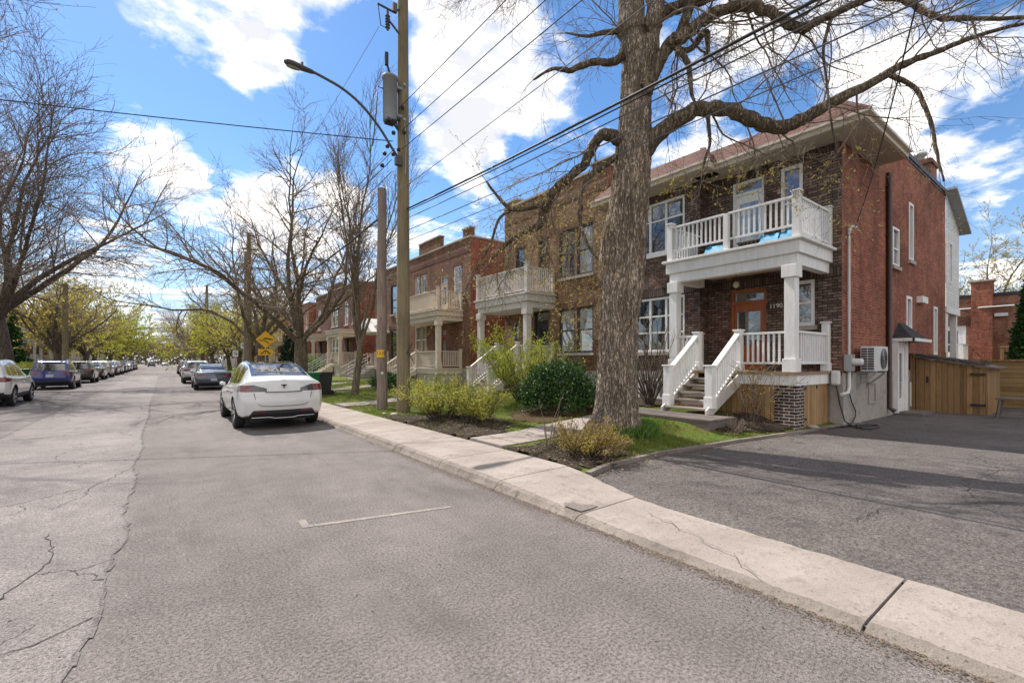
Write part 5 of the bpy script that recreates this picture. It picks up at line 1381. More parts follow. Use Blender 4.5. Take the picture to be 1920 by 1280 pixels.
# ---- the big street tree in the foreground, limbs traced with their own distances
T = Tree(21); T0 = 9.16; r_ = T.r
axis = [(1150,838,55),(1152,815,49),(1154,790,43),(1156,760,38.5),(1157,720,36),(1159,650,34),(1161,600,34),(1166,540,36.5),(1169,500,38.5),(1173,450,37.5),(1177,400,36),(1182,350,34.5),(1187,290,32),(1190,240,29),(1192,190,27),(1195,140,27.5),(1200,112,28)]
AX = np.array([[*ray(a,b_,T0), c*T0/860] for a, b_, c in axis])
nz, na = 300, 200; V = []; Fc = []
for i in range(nz+1):
    q = cr(AX, i/nz*(len(AX)-1)*.99999)
    for j in range(na):
        th_ = 2*math.pi*j/na; cx_, sx_ = math.cos(th_), math.sin(th_); z = q[2]
        wv = .35*noise.noise((cx_*1.5, sx_*1.5, z*.7))
        n1 = noise.noise((cx_*2.4, sx_*2.4, z*.5)); n2 = noise.noise((cx_*8+wv*3, sx_*8+4, z*1.0)); n3 = noise.noise((cx_*17+wv*5, sx_*17+9, z*1.7)); n4 = noise.noise((cx_*34, sx_*34+9, z*4.5))
        lump = .05*noise.noise((cx_*1.2+7, sx_*1.2, z*.8))
        fl = max(0, .85-z)**1.8*.62*max(0, noise.noise((cx_*2.6, sx_*2.6+3, 1.))+.22)     # root flare
        burl = .07*math.exp(-((z-2.9)/.35)**2)*max(0, math.cos(th_-3.9)) + .09*math.exp(-((z-4.15)/.3)**2)*max(0, math.cos(th_-2.6))+.06*math.exp(-((z-3.7)/.3)**2)*max(0,math.cos(th_-1.9))
        rr_ = q[3]*(1+.03*n1+lump) + .055*(.30-min(.45,abs(n2)*1.35)) + .036*(.25-min(.4,abs(n3)*1.4))+.012*n4 + fl + burl
        V.append((q[0]+cx_*rr_, q[1]+sx_*rr_, z))
for i in range(nz):
    for j in range(na): Fc.append((i*na+j, i*na+(j+1)%na, (i+1)*na+(j+1)%na, (i+1)*na+j))
T.limb.add(V, Fc, 0, True)
LIMBS = {
 'stemL': [(1194,150,26,9.16),(1187,80,26,9.16),(1183,0,24,9.15),(1180,-120,20,9.1),(1168,-260,15,9.0),(1160,-400,10,8.8),(1150,-560,5,8.6)],
 'stemR': [(1204,150,22,9.12),(1220,70,17,9.05),(1231,0,16,9.0),(1246,-130,13,8.9),(1275,-280,10,8.7),(1320,-430,6,8.5),(1360,-540,3,8.4)],
 'A': [(1200,290,24,9.1),(1222,262,19,9.05),(1265,228,16,8.95),(1320,203,14.5,8.85),(1372,209,14.5,8.75),(1420,229,14,8.7),(1464,239,13.5,8.65),(1500,226,12.5,8.6),(1551,197,11,8.5),(1630,158,9,8.35),(1689,123,7.5,8.25),(1744,102,6,8.15),(1794,82,5,8.05),(1859,59,4,7.95),(1925,43,3,7.9),(2050,10,1.5,7.8)],
 'B': [(1206,170,20,9.0),(1228,131,14,8.9),(1254,85,13.5,8.8),(1275,72,13,8.75),(1300,53,12,8.7),(1330,30,11.5,8.6),(1376,13,11,8.5),(1420,15,11,8.4),(1452,27,10,8.3),(1480,46,10,8.25),(1505,54,9.5,8.2),(1541,36,8,8.1),(1584,17,7,8.0),(1632,-4,6,7.9),(1720,-40,4,7.7),(1850,-90,2,7.5)],
 'B2': [(1262,86,9,8.8),(1278,55,10,8.7),(1290,20,10,8.6),(1299,-20,9.5,8.5),(1330,-150,8,8.2),(1400,-300,5,7.9),(1470,-420,2.5,7.6)],
 'C': [(1210,60,14,9.0),(1240,28,13.5,9.0),(1275,12,12.5,9.0),(1310,0,11.5,9.0),(1370,-20,10,9.05),(1460,-30,8,9.1),(1560,-20,7,9.2),(1640,-8,6.5,9.2),(1695,0,6.5,9.2),(1728,20,6,9.2),(1761,33,5.5,9.2),(1826,35,4.5,9.2),(1925,33,3.5,9.2),(2050,20,1.5,9.2)],
 'E': [(1166,262,17,9.1),(1132,253,14,9.1),(1113,272,12.5,9.15),(1097,305,11.5,9.25),(1064,335,11,9.4),(1038,358,11,9.5),(1022,387,10.5,9.6),(1013,420,9,9.7),(991,431,7.5,9.8),(970,442,6.5,9.9),(952,455,5,10),(925,482,3.5,10.2),(893,505,2,10.4)],
 'E2': [(1026,378,7,9.55),(1000,389,6,9.6),(959,392,5,9.7),(935,370,4,9.8),(912,341,2.5,9.9)],
 'E3': [(956,394,4,9.7),(935,412,3.5,9.8),(920,455,3,10),(895,500,2,10.1),(872,545,1.2,10.3)],
 'F': [(1172,98,10,9.1),(1150,117,8,9.05),(1113,116,7,9.0),(1072,131,6,8.95),(1035,130,3.5,8.9),(1000,150,2,8.85)],
 'G': [(1172,58,7,9.1),(1130,62,5,9.2),(1100,68,3,9.3),(1060,62,1.5,9.4)],
 'H': [(1160,290,8,9.1),(1135,308,7,9.0),(1112,326,6.5,8.95),(1091,355,5.5,8.9),(1088,390,5,8.85),(1088,420,4,8.85),(1102,459,3,8.8),(1122,487,2,8.8)],
 'K': [(1244,80,6,8.9),(1290,95,6,8.95),(1322,60,7,9.0),(1327,90,4.5,9.0),(1320,115,4,9.0)],
 'Lh': [(1268,88,7,8.75),(1290,120,5.5,8.75),(1294,150,5,8.7),(1298,180,3.5,8.7),(1308,200,2,8.7)],
 'S1': [(1395,214,5,8.7),(1327,240,4,8.72),(1332,270,3,8.75),(1321,300,2.4,8.75),(1316,330,1.5,8.75)],
 'U1': [(1670,140,5,8.3),(1715,165,4.5,8.2),(1732,195,4.5,8.1),(1748,240,4,8.0),(1757,290,3,7.9),(1770,340,2,7.8)],
 'U2': [(1560,30,4,8.1),(1544,90,3,8.0),(1550,150,2.4,7.95),(1556,210,2,7.9),(1566,270,1.6,7.9),(1578,335,1,7.9)],
}
LIMBS['S1'] = [(1325,206,5,8.85),(1329,240,4,8.8),(1331,270,3,8.78),(1320,305,2.4,8.75),(1315,335,1.5,8.75)]
for _n, _w, _p in (('X1',.085,[(7.15,5.98,9.7),(6.95,6.6,10.7),(6.5,7.7,11.5),(5.8,9.0,12.0),(5.1,10.3,12.4),(4.4,11.6,12.5)]),('X2',.08,[(7.2,6.05,10.0),(7.5,7.0,11.2),(7.9,8.4,12.0),(8.2,9.8,12.6),(8.5,11.0,12.9)]),('X3',.07,[(7.1,5.95,10.3),(6.4,6.3,11.2),(5.2,6.7,11.7),(4.0,7.2,12.0),(3.0,7.9,12.1)]),('X4',.06,[(6.9,6.7,10.8),(6.9,8.0,11.1),(7.0,9.3,11.4),(6.8,10.6,11.7)])):
    LIMBS[_n] = [(*q_, _w*(1-.85*i_/(len(_p)-1))) for i_, q_ in enumerate(_p)]      # limbs above the picture
P_hero = dict(lm=1, levels=4, n=[0,15,9,6], t0=[0,.12,.15,.2], len=[0,1.75,.85,.38], ref=[1,3.2,1.75,.85], rad=[0,.022,.010,.006], rmin=.0042,
              ang=[(0,0),(.5,1.25),(.4,1.1),(.35,1.0)], bias=(0,0,-.1), trop=[(0,0,0),(0,0,0),(0,0,-.10),(0,0,-.18),(0,0,-.12)], seg=[.3,.3,.16,.12,.1], jit=.16, buds=1.15, bud=(.012,.032), limbr=.04)
for k, pl in LIMBS.items():
    A_ = np.array(pl) if k[0] == 'X' else np.array([[*ray(a,b_,t), max(.008, c*t/860)] for a, b_, c, t in pl]); pts = []; rads = []
    A_[:,3] *= .84 if k[0] == 'E' else 1.; n = (len(A_)-1)*6
    for i in range(n+1):
        q = cr(A_, i/n*(len(A_)-1)*.99999); wob = .45*q[3]
        pts.append(Vector((q[0]+wob*noise.noise((i*.4,1,3)), q[1]+wob*noise.noise((i*.4,5,3)), q[2]+wob*noise.noise((i*.4,9,3))))); rads.append(q[3]*(.90 if not k.startswith('stem') else 1)*(1+.22*noise.noise((i*.55,2,len(k)))))
    T.limb.tube(pts, rads, 18 if rads[0] > .06 else 8, caps=True, m=0 if k.startswith('stem') else 1)
    Pk = dict(P_hero)
    if k in ('stemL','stemR','B2'): Pk['n'] = [0,11,8,5]; Pk['len'] = [0,2.6,1.2,.55]
    if k in ('S1','U1','U2','Lh','K','F','G','H','E2','E3'): Pk['n'] = [0,10,6,5]; Pk['len'] = [0,.95,.6,.34]; Pk['rad'] = [0,.009,.006,.0035]; Pk['rmin'] = .0028; Pk['buds'] = 1.6
    if k in ('E','E2','E3','H'): Pk['buds'] = 3.0; Pk['bud'] = (.018,.042)
    if k in ('A','C','B'): Pk['n'] = [0,20,8,6]; Pk['len'] = [0,2.0,.95,.42]
    spawn(T, pts, rads, 1, Pk)
# hanging flower-laden sprays in front of the facades
def sprays(n, px0, px1, py0, py1, t0, t1, buds, lmin=.3, lmax=.9):
    Pz = dict(P_hero, levels=3, n=[0,5,4], len=[0,.4,.22], rmin=.0022, buds=buds, bud=(.022,.055), t0=[0,.1,.1])
    for _ in range(n):
        p = ray(T.r.uniform(px0,px1), T.r.uniform(py0,py1), T.r.uniform(t0,t1)); L_ = T.r.uniform(lmin,lmax)
        pts = curve(T, p, Vector((T.r.gauss(0,.6),T.r.gauss(0,.6),-.5)), L_, 6, .14, (0,0,-.4)); rads = [.0045-.0006*i for i in range(7)]
        T.twig.tube(pts, [x*.6 for x in rads], 3, caps=False); spawn(T, pts, rads, 1, Pz)
sprays(90, 940, 1130, 330, 470, 9.3, 10.6, 5.5); sprays(45, 1000, 1140, 460, 600, 9.2, 10.4, 5.0); sprays(42, 1225, 1570, 285, 345, 8.0, 8.8, 6.0, .15,.45); sprays(14, 1540,1600,330,420,7.8,8.4,2.2,.2,.5); sprays(30, 860, 960, 400, 520, 9.8, 10.6, 1.6)
tree_obj(T, 'street_tree', tuple(ray(1152,820,T0)), 'huge old tree with deeply furrowed grey bark and long bare limbs arching over the driveway', m_bark, m_twig2, m_bud, world=True)

# ---- generated trees
def make_tree(seed, h, r0, fork, P, nmain, lean=(0,0,0), spread=.6, mainlen=None, trunkjit=.05, multi=False):
    T = Tree(seed); r = T.r
    pts = curve(T, Vector((0,0,-.15)), Vector((lean[0],lean[1],1)), fork+.15, 8, trunkjit, (0,0,.1))
    rads = [r0*(1.35 if i == 0 else 1.08 if i == 1 else 1-.2*i/8) for i in range(9)]
    T.limb.tube(pts, rads, 14, caps=True)
    for i in range(nmain):
        a = 2*math.pi*(i+r.uniform(-.3,.3))/nmain; sp = spread*r.uniform(.55,1.25) if i else spread*.25
        d = Vector((math.cos(a)*sp+lean[0]*.6, math.sin(a)*sp+lean[1]*.6, 1)).normalized()
        p, _d = at_t(pts, r.uniform(.82,1.)); L_ = (mainlen or (h-fork))*r.uniform(.8,1.1)*(.85+.15*abs(d.z))
        ns = 14; q = curve(T, p, d, L_, ns, P['jit'], P['trop'][0]); rr2 = r0*r.uniform(*P.get('mr',(.40,.56)))
        rd = [max(.012, rr2*(1-.88*(k/ns)**.8)) for k in range(ns+1)]
        T.limb.tube(q, rd, 8, caps=False); spawn(T, q, rd, 1, P)
    return T
def PP(**k):
    d = dict(levels=4, n=[0,12,7,5], t0=[0,.15,.12,.1], len=[0,3.2,1.5,.7], ref=[1,8,3.2,1.5], rad=[0,.05,.022,.012], rmin=.007, ang=[(0,0),(.5,1.15),(.4,1.0),(.3,.9)], bias=(0,0,.12),
             trop=[(0,0,.02),(0,0,.04),(0,0,.04),(0,0,.03),(0,0,.0)], seg=[.5,.5,.4,.3,.3], jit=.12, buds=.4, bud=(.05,.10), limbr=.06); d.update(k); return d
Tl = make_tree(5, 19, .58, 4.2, PP(n=[0,19,11,7], len=[0,4.8,2.2,1.0], ref=[1,11,4.8,2.2], bias=(.06,-.1,.25), rmin=.009, rad=[0,.042,.02,.012], mr=(.24,.38), trop=[(0,0,.05),(0,0,.05),(0,0,.05),(0,0,.03)]), 11, lean=(.05,0,0), spread=.85)
tL = tree_obj(Tl, 'street_tree', (-7.3,38.5,.12), 'large bare spreading tree behind the left sign, dark trunk at the picture edge', m_bark2, m_twig, m_bud_br, 'bare trees on the left side')
Tl2 = make_tree(9, 17, .5, 4.0, PP(n=[0,16,10,7], len=[0,4.2,1.9,.9], ref=[1,10,4.4,2.0], bias=(.3,.1,.2), rmin=.0075, rad=[0,.04,.018,.011], mr=(.24,.38), trop=[(0,0,.05),(0,0,.05),(0,0,.05),(0,0,.03)]), 9, lean=(.1,.05,0), spread=.9)
tree_obj(Tl2, 'street_tree', (-9.3,25.5,.12), 'bare tree outside the left edge whose limbs reach into the picture', m_bark2, m_twig, m_bud_br, 'bare trees on the left side')
Tr = make_tree(14, 13, .36, 2.7, PP(n=[0,13,8,6], len=[0,2.7,1.3,.6], ref=[1,8,2.7,1.3], rmin=.0078, jit=.15, buds=.9, bud=(.04,.09), mr=(.30,.46), trop=[(0,0,.055),(0,0,.06),(0,0,.05),(0,0,.03)]), 11, lean=(-.05,0,0), spread=1.05)
tree_obj(Tr, 'street_tree', (5.75,25.8,.13), 'low-forking tree with many crooked limbs beyond the white fastback, green bin at its foot', m_bark_moss, m_twig2, m_bud, 'bare trees on the right side')
Tr2 = make_tree(18, 13.5, .42, 3.2, PP(n=[0,12,8,5], len=[0,3.0,1.4,.7], ref=[1,8,3.0,1.4], rmin=.010, jit=.17, buds=.9, bud=(.05,.11), bias=(-.2,0,.2), mr=(.28,.42), trop=[(0,0,.07),(0,0,.06),(0,0,.05),(0,0,.03)]), 8, lean=(-.12,0,0), spread=.8)
tree_obj(Tr2, 'street_tree', (5.7,36.5,.13), 'crooked tree leaning over the road behind the yellow speed hump sign', m_bark_moss, m_twig2, m_bud, 'bare trees on the right side')
Ts = make_tree(23, 11.3, .155, 2.3, PP(n=[0,16,8,5], len=[0,2.0,.9,.45], ref=[1,9,2.0,.9], ang=[(0,0),(.25,.55),(.25,.6),(.3,.8)], rad=[0,.026,.012,.008], rmin=.007, trop=[(0,0,.10),(0,0,.12),(0,0,.08),(0,0,.02)], jit=.07, buds=.6, bud=(.03,.06), limbr=.035), 7, spread=.38)
tree_obj(Ts, 'street_tree', (6.4,19.5,.13), 'slim upright tree with steep branches left of the old wooden pole', m_bark_moss, m_twig2, m_bud, 'bare trees on the right side')
# leafing trees further along
def leafy(seed, n=14, h=11, sz=(.16,.36), dens=4.2): return make_tree(seed, h, .32, 2.6, PP(levels=3, n=[0,n,8], len=[0,3.0,1.5], ref=[1,7,3.0], rmin=.014, buds=dens*3, bud=sz, jit=.14, seg=[.6,.7,.5]), 8, spread=1.0)
Lf1, Lf2 = leafy(31, sz=(.12,.28)), leafy(37, 15, 10, (.10,.24), 2.4)
m_sets = [(Lf1, m_ylw), (Lf2, m_ylw2)]
protos = [tree_obj(Lf1, 'leafing_tree', (-8.5,92,.1), 'dense yellow-green tree at the left kerb, the nearest fully leafed one', m_bark2, m_twig, m_ylw, 'leafing trees along the street'),
          tree_obj(Lf2, 'leafing_tree', (-8.6,66,.1), 'golden budding tree behind the left street pole', m_bark2, m_twig, m_ylw2, 'leafing trees along the street')]
spots = [(0,-8,112,1.0,.8,'yellow-green tree second in the far left row'),(0,-7.5,133,1.05,2.1,'yellow-green tree third in the far left row'),(0,-7,158,1.1,3.4,'yellow-green tree at the far left end of the street'),(1,-10.5,78,1.0,4.,'golden tree in front of the left brick houses'),(1,-7.4,55.5,.95,1.9,'golden budding tree just beyond the left street pole'),(0,-7.8,76,1.0,5.2,'yellow-green tree at the left kerb before the dense one'),
         (0,7.5,66,.95,1.2,'yellow-green tree by the second pole on the right'),(0,8,82,1.0,2.9,'yellow-green tree on the right side beyond the silver crossover'),(1,7,52,.8,5.,'golden budding tree in the right front gardens'),(1,7.5,105,1.1,.3,'golden tree far along the right side'),(0,8,135,1.15,1.9,'yellow-green tree at the far right end of the street')]
for k, x, y, s, rz, lb in spots:
    c_ = copy_tree(protos[k]); c_.location = (x,y,.1); c_.scale = (s,s,s*.95); c_.rotation_euler.z = rz; c_['label'] = lb
bare = [(6.5,120,.85,2.5,'bare tree far along the right side'),(7,160,.9,.9,'bare tree at the far right end of the street')]
for x, y, s, rz, lb in bare:
    c_ = copy_tree(tL); c_.location = (x,y,.1); c_.scale = (s,s,s); c_.rotation_euler.z = rz; c_['label'] = lb; c_['group'] = 'bare trees on the left side' if x < 0 else 'bare trees on the right side'
# closing trees at the end of the street
Tf = make_tree(44, 13, .3, 3., PP(levels=3, n=[0,14,9], len=[0,3.2,1.6], ref=[1,8,3.2], rmin=.03, buds=1.5, bud=(.2,.4), seg=[.8,.8,.7]), 8, spread=.8)
tf = tree_obj(Tf, 'bare_tree', (-14,225,.0), 'grey leafless tree closing the end of the street, left one', m_bark2, m_twig, m_bud_br, 'grey trees closing the end of the street')
for i, (x, y, s) in enumerate([(-6,240,.9),(2,232,.8),(9,246,1.),(-22,236,1.05),(16,228,1.),(24,240,1.),(-1,262,1.1)]):
    c_ = copy_tree(tf); c_.location = (x,y,0); c_.scale = (s,s,s); c_.rotation_euler.z = i*1.3
    c_['label'] = ['grey leafless tree at the end of the street, just left of its centre','small grey leafless tree at the end of the road axis','grey leafless tree closing the street, right of centre','tall grey tree at the far left end behind the row','grey tree at the far right end of the street','outermost grey tree at the far right end','tallest grey tree straight down the road'][i]
b = MB(); rq = random.Random(8)
for _ in range(16000):
    x = rq.uniform(-75,85); h = 10+4*noise.noise((x*.06,1,1)); p = Vector((x, 285+rq.uniform(-14,14), rq.random()**.8*h)); leafq(b, p, rq.uniform(.6,1.7), rq)
tag(b.build('far_wood', M_leaf('far_twigs', (.11,.085,.07), (.20,.165,.13), .3, trans=.2)), kind='stuff')
# background tree behind the rear building and conifers
Tb = make_tree(52, 15, .3, 4., PP(n=[0,11,8,5], len=[0,3.4,1.6,.8], ref=[1,9,3.4,1.6], rmin=.014, buds=3.2, bud=(.10,.22), limbr=.08), 7, spread=.8)
tree_obj(Tb, 'background_tree', (62,7.2,0), 'pale budding tree rising behind the low brick building', m_bark2, m_twig2, m_ylw2)
def conifer(seed, h, rb, n, sz, name, loc, lab, mt, cat='tree', top=.12, drop=.25):
    T = Tree(seed); r = T.r
    T.limb.tube([(0,0,-.1),(0,0,h*.5),(0,0,h*.97)], [rb*.09,rb*.06,.01], 8)
    for _ in range(n):
        z = h*(1-(1-r.random()*.97)**.55)*1.0 if False else h*r.random()**1.25
        w = rb*(1-z/h)**.8+top*.3; a = r.uniform(0,6.283); rr_ = w*(.55+.5*r.random()**.5)*(1+.18*noise.noise((math.cos(a)*2,math.sin(a)*2,z*1.8)))
        p = Vector((math.cos(a)*rr_, math.sin(a)*rr_, z+.05)); d = Vector((math.cos(a),math.sin(a),r.uniform(-.2,.9))).normalized()
        for _k in range(2): leafq(T.leaf, p+Vector((r.gauss(0,.04),r.gauss(0,.04),r.gauss(0,.05))), sz*r.uniform(.6,1.3), r, .6)
    return tree_obj(T, name, loc, lab, m_bark2, m_twig, mt, cat=cat)
conifer(61, 4.85, .82, 9000, .13, 'cedar_tree', (24.6,1.75,0), 'dense green cedar rising behind the fence at the right picture edge', m_cedar)
conifer(62, 4.6, 1.2, 3500, .2, 'spruce_tree', (9.6,47.5,.2), 'dark conifer in the garden between the sign and the brick house', m_conif)
conifer(63, 8, 1.9, 4000, .32, 'spruce_tree', (-12,62,.3), 'layered green conifer in front of the left brick house', m_cedar)
# ---------------------------------------------------------------- shrubs, hedges, grass
def shrub(name, loc, lab, rx, h, stems, leaves, lsz, bark, leaf, seed, cat='shrub', twigs=5, spreadk=1., base=.12, hollow=.0, trop=-.05, clump=0, group=None, srad=.012, low=.1):
    T = Tree(seed); r = T.r; tips = []
    for i in range(stems):
        a = r.uniform(0,6.283); sp = r.random()**.5*spreadk
        p = Vector((math.cos(a)*base*r.random(), math.sin(a)*base*r.random(), 0)); d = Vector((math.cos(a)*sp*rx/h, math.sin(a)*sp*rx/h, 1)).normalized()
        L_ = h*r.uniform(.7,1.08)*(1+.25*sp)
        q = curve(T, p, d, L_, 8, .09, (0,0,trop)); rd = [max(.0035, srad*r.uniform(.7,1.2)*(1-.8*k/8)) for k in range(9)]
        T.limb.tube(q, rd, 5, caps=False)
        for _ in range(twigs):
            t = r.uniform(.25,1); p2, d2 = at_t(q, t); nd = (d2+perp(d2,r)*r.uniform(.4,1.)).normalized()
            q2 = curve(T, p2, nd, h*r.uniform(.12,.34), 4, .12, (0,0,.05)); T.twig.tube(q2, [.005,.0045,.004,.003,.0025], 3, caps=False); tips.append(q2)
        tips.append(q[3:])
    for _ in range(leaves):
        q = r.choice(tips); p, d = at_t(q, r.random()); p = p+Vector((r.gauss(0,.03),r.gauss(0,.03),r.gauss(0,.03)))
        if p.z < low: continue
        leafq(T.leaf, p, lsz*r.uniform(.5,1.3), r, .3)
    return tree_obj(T, name, loc, lab, bark, m_twig2, leaf, cat=cat, crown='foliage', group=group)
GS = 'young leafy shrubs in the front gardens'
shrub('flowering_shrub', (5.65,10.35,gz(5.65,10.35)), 'wide yellow-green shrub at the sidewalk right of the tall utility pole', .95, 1.0, 62, 9000, .042, m_bark2, m_privet, 71, twigs=9, base=.35, spreadk=1.05)
shrub('flowering_shrub', (5.9,9.15,gz(5.9,9.15)), 'yellow-green shrub with reddish base, right half of the sidewalk clump', .7, .85, 42, 5200, .042, m_bark2, m_privet, 72, twigs=9, base=.3)
shrub('forsythia', (9.0,11.3,gz(9.0,11.3)), 'tall bright green arching shrub between the greige stairs and the yew', 1.25, 2.0, 55, 11000, .05, m_bark2, m_forsyth, 73, twigs=9, base=.25, spreadk=1.1, trop=-.12, low=.5)
shrub('spirea', (5.35,5.05,gz(5.35,5.05)), 'low rust and yellow shrub at the foot of the big tree', .55, .5, 80, 5200, .03, m_bark2, m_spirea, 74, twigs=8, base=.3, spreadk=1.1)
T = shrub('dry_canes', (5.15,5.75,gz(5.15,5.75)), 'few pale dry canes standing above the rust shrub', .25, .85, 4, 0, .03, m_twig2, m_bud, 75, cat='plant', twigs=0, spreadk=.8, srad=.011)
shrub('bare_shrub', (10.9,7.95,gz(10.9,7.95)), 'leafless shrub of thick dark stems fanning out behind the tree trunk', 1.0, 2.3, 26, 130, .03, m_bark2, m_bud, 76, twigs=7, base=.12, spreadk=1.1, srad=.026)
shrub('rose_bush', (10.4,4.9,gz(10.4,4.9)), 'thin twiggy bush with sparse yellow buds before the plank skirt', .6, 1.25, 16, 620, .03, m_bark2, m_bud, 77, twigs=8, base=.1, spreadk=1.1, srad=.008)
shrub('dry_perennial', (9.35,4.75,gz(9.35,4.75)), 'tuft of cut dry stalks beside the wooden landing', .3, .3, 34, 0, .03, m_twig2, m_bud, 78, cat='plant', twigs=1, spreadk=1., srad=.008)
shrub('garden_shrub', (10.6,43.5,.3), 'bright green shrub beside the cream porch stairs', .9, 1.5, 40, 3000, .09, m_bark2, m_grnleaf, 79, twigs=7, base=.3)
# dark yew
def mound(name, loc, lab, rx, ry, h, n, sz, seed, leaf, tipm=None, cat='shrub', group=None, flat=.0):
    b = MB(); t2 = MB(); r = random.Random(seed)
    for _ in range(n):
        a = r.uniform(0,6.283); ph = math.asin(r.uniform(-.25,1)); k = r.uniform(.62,1.03)
        ca, sa, cp, sp = math.cos(a), math.sin(a), math.cos(ph), math.sin(ph)
        bumpk = 1+.36*noise.noise((ca*cp*1.8+seed,sa*cp*1.8,sp*1.8))+.15*noise.noise((ca*cp*6,sa*cp*6,sp*6+seed))
        p = Vector((rx*k*bumpk*ca*cp, ry*k*bumpk*sa*cp, max(.03, h*.28+h*.72*k*bumpk*sp)))
        leafq(t2 if (tipm and k > .9 and r.random() < .6) else b, p, sz*r.uniform(.6,1.3), r, .5)
    th = thing(name, loc, lab, cat, group)
    nb = len(b.v); b.v += t2.v; b.f += [tuple(i+nb for i in f) for f in t2.f]; b.m += [1]*len(t2.f); b.sm += [False]*len(t2.f)
    b.v = [(x+loc[0],y+loc[1],z+loc[2]) for x,y,z in b.v]
    b.build('foliage', [leaf, tipm or leaf], th)
    s_ = MB(); s_.tube([(loc[0],loc[1],loc[2]-.1),(loc[0]+.05,loc[1],loc[2]+h*.5)], [.05,.02], 6)
    for q in range(6): s_.tube([(loc[0],loc[1],loc[2]),(loc[0]+rx*.6*math.cos(q),loc[1]+ry*.6*math.sin(q),loc[2]+h*.6)], [.03,.01], 5)
    s_.build('stem', m_bark2, th)
mound('yew_bush', (8.15,8.75,gz(8.15,8.75)-.03), 'rounded dark green yew bush beside the big trunk', .95, 1.0, 1.32, 15000, .06, 81, m_yew, m_yewtip)
mound('clipped_hedge', (8.5,20.9,gz(8.5,20.9)), 'low dark clipped evergreen behind the slim tree', .9, 1.35, .72, 5000, .07, 82, m_yew, m_yewtip)
mound('clipped_hedge', (9.4,23.2,gz(9.4,23.2)), 'smaller dark evergreen mound right of the low hedge', .6, .8, .6, 2600, .07, 83, m_yew, m_yewtip)
mound('garden_hedge', (-9.6,45.5,.2), 'olive green clipped hedge behind the left green bin', .8, 4.5, 1.1, 6000, .12, 84, m_grnleaf, m_privet)
mound('garden_hedge', (-9.8,58,.2), 'rust tinted hedge beyond the blue crossover', .9, 5, 1.3, 5000, .14, 85, m_spirea, m_grnleaf)
mound('garden_hedge', (8,56,.2), 'dense rust brown hedge on the right beyond the second pole', 1.2, 6, 1.6, 5000, .14, 86, m_bud_br, m_spirea)
mound('garden_hedge', (6.6,46,.15), 'low rust shrub mass beside the small white signs', .9, 3, 1.2, 3500, .12, 87, m_bud_br, m_spirea)
# grass blades
def grass(name, n, x0, x1, y0, y1, seed, hmin, hmax, mats, skip=True, dens=None):
    b = MB(); r = random.Random(seed); k = 0
    while k < n:
        x, y = r.uniform(x0,x1), r.uniform(y0,y1); k += 1
        if y < edgey(x)+.04: continue
        if skip and any(f(x,y) for f in SOIL) and r.random() > .12: continue
        if 6.4 < y < 7.65 and x < 8.7: continue
        if 15.1 < y < 16.4 and x < 8.6 or 22.5 < y < 24.1 and x < 8.8: continue
        if 8.7 < x < 9.8 and 4.9 < y < 8.3: continue
        v = noise.noise((x*1.1,y*1.1,4))
        if v < -.15 and r.random() < .8: continue
        h = r.uniform(hmin,hmax)*(1+.6*v); w = .004+h*.035; a = r.uniform(0,6.283); l = r.uniform(.1,.8)*h; ca, sa = math.cos(a), math.sin(a)
        z = gz(x,y)-.005; la = r.uniform(0,6.283)
        p2 = (x+l*math.cos(la)*.4, y+l*math.sin(la)*.4, z+h*.6); p3 = (x+l*math.cos(la), y+l*math.sin(la), z+h)
        b.add([(x-ca*w,y-sa*w,z),(x+ca*w,y+sa*w,z),(p2[0]+ca*w*.7,p2[1]+sa*w*.7,p2[2]),p3,(p2[0]-ca*w*.7,p2[1]-sa*w*.7,p2[2])], [(0,1,2,3,4)], r.choice(range(len(mats))))
    o = b.build(name, mats); o['kind'] = 'stuff'
m_blade = M_leaf('grass_blade', (.10,.15,.02), (.21,.27,.045), 3, .6, .35)
m_blade2 = M_leaf('grass_blade_pale', (.18,.20,.05), (.33,.31,.11), 3, .6, .35)
grass('grass', 52000, 4.66, 9.6, 3.6, 13.5, 91, .03, .075, [m_blade, m_blade, m_blade2])
grass('grass', 26000, 4.66, 11, 13.5, 30, 92, .05, .10, [m_blade, m_blade2])
grass('grass', 9000, 6.0, 10.8, 4.2, 6.3, 94, .02, .05, [m_blade2, m_blade])
b = MB(); r = random.Random(93)
for _ in range(1100):    # long tufts at the tree foot
    a = r.uniform(3.6,5.9); q = .56+abs(r.gauss(0,.16)); x, y = 7.17+q*math.cos(a), 6.06+q*math.sin(a)
    if y < edgey(x)+.05: continue
    z = gz(x,y); h = r.uniform(.08,.24); la = r.uniform(0,6.28); l = h*r.uniform(.1,.6); w = .006; ca, sa = math.cos(la+1.5), math.sin(la+1.5)
    b.add([(x-ca*w,y-sa*w,z),(x+ca*w,y+sa*w,z),(x+math.cos(la)*l*.4+ca*w*.7,y+math.sin(la)*l*.4+sa*w*.7,z+h*.65),(x+math.cos(la)*l,y+math.sin(la)*l,z+h)], [(0,1,2,3)])
o = b.build('grass', M_leaf('grass_tuft', (.07,.15,.025), (.17,.28,.06), 3, .5, .4)); o['kind'] = 'stuff'
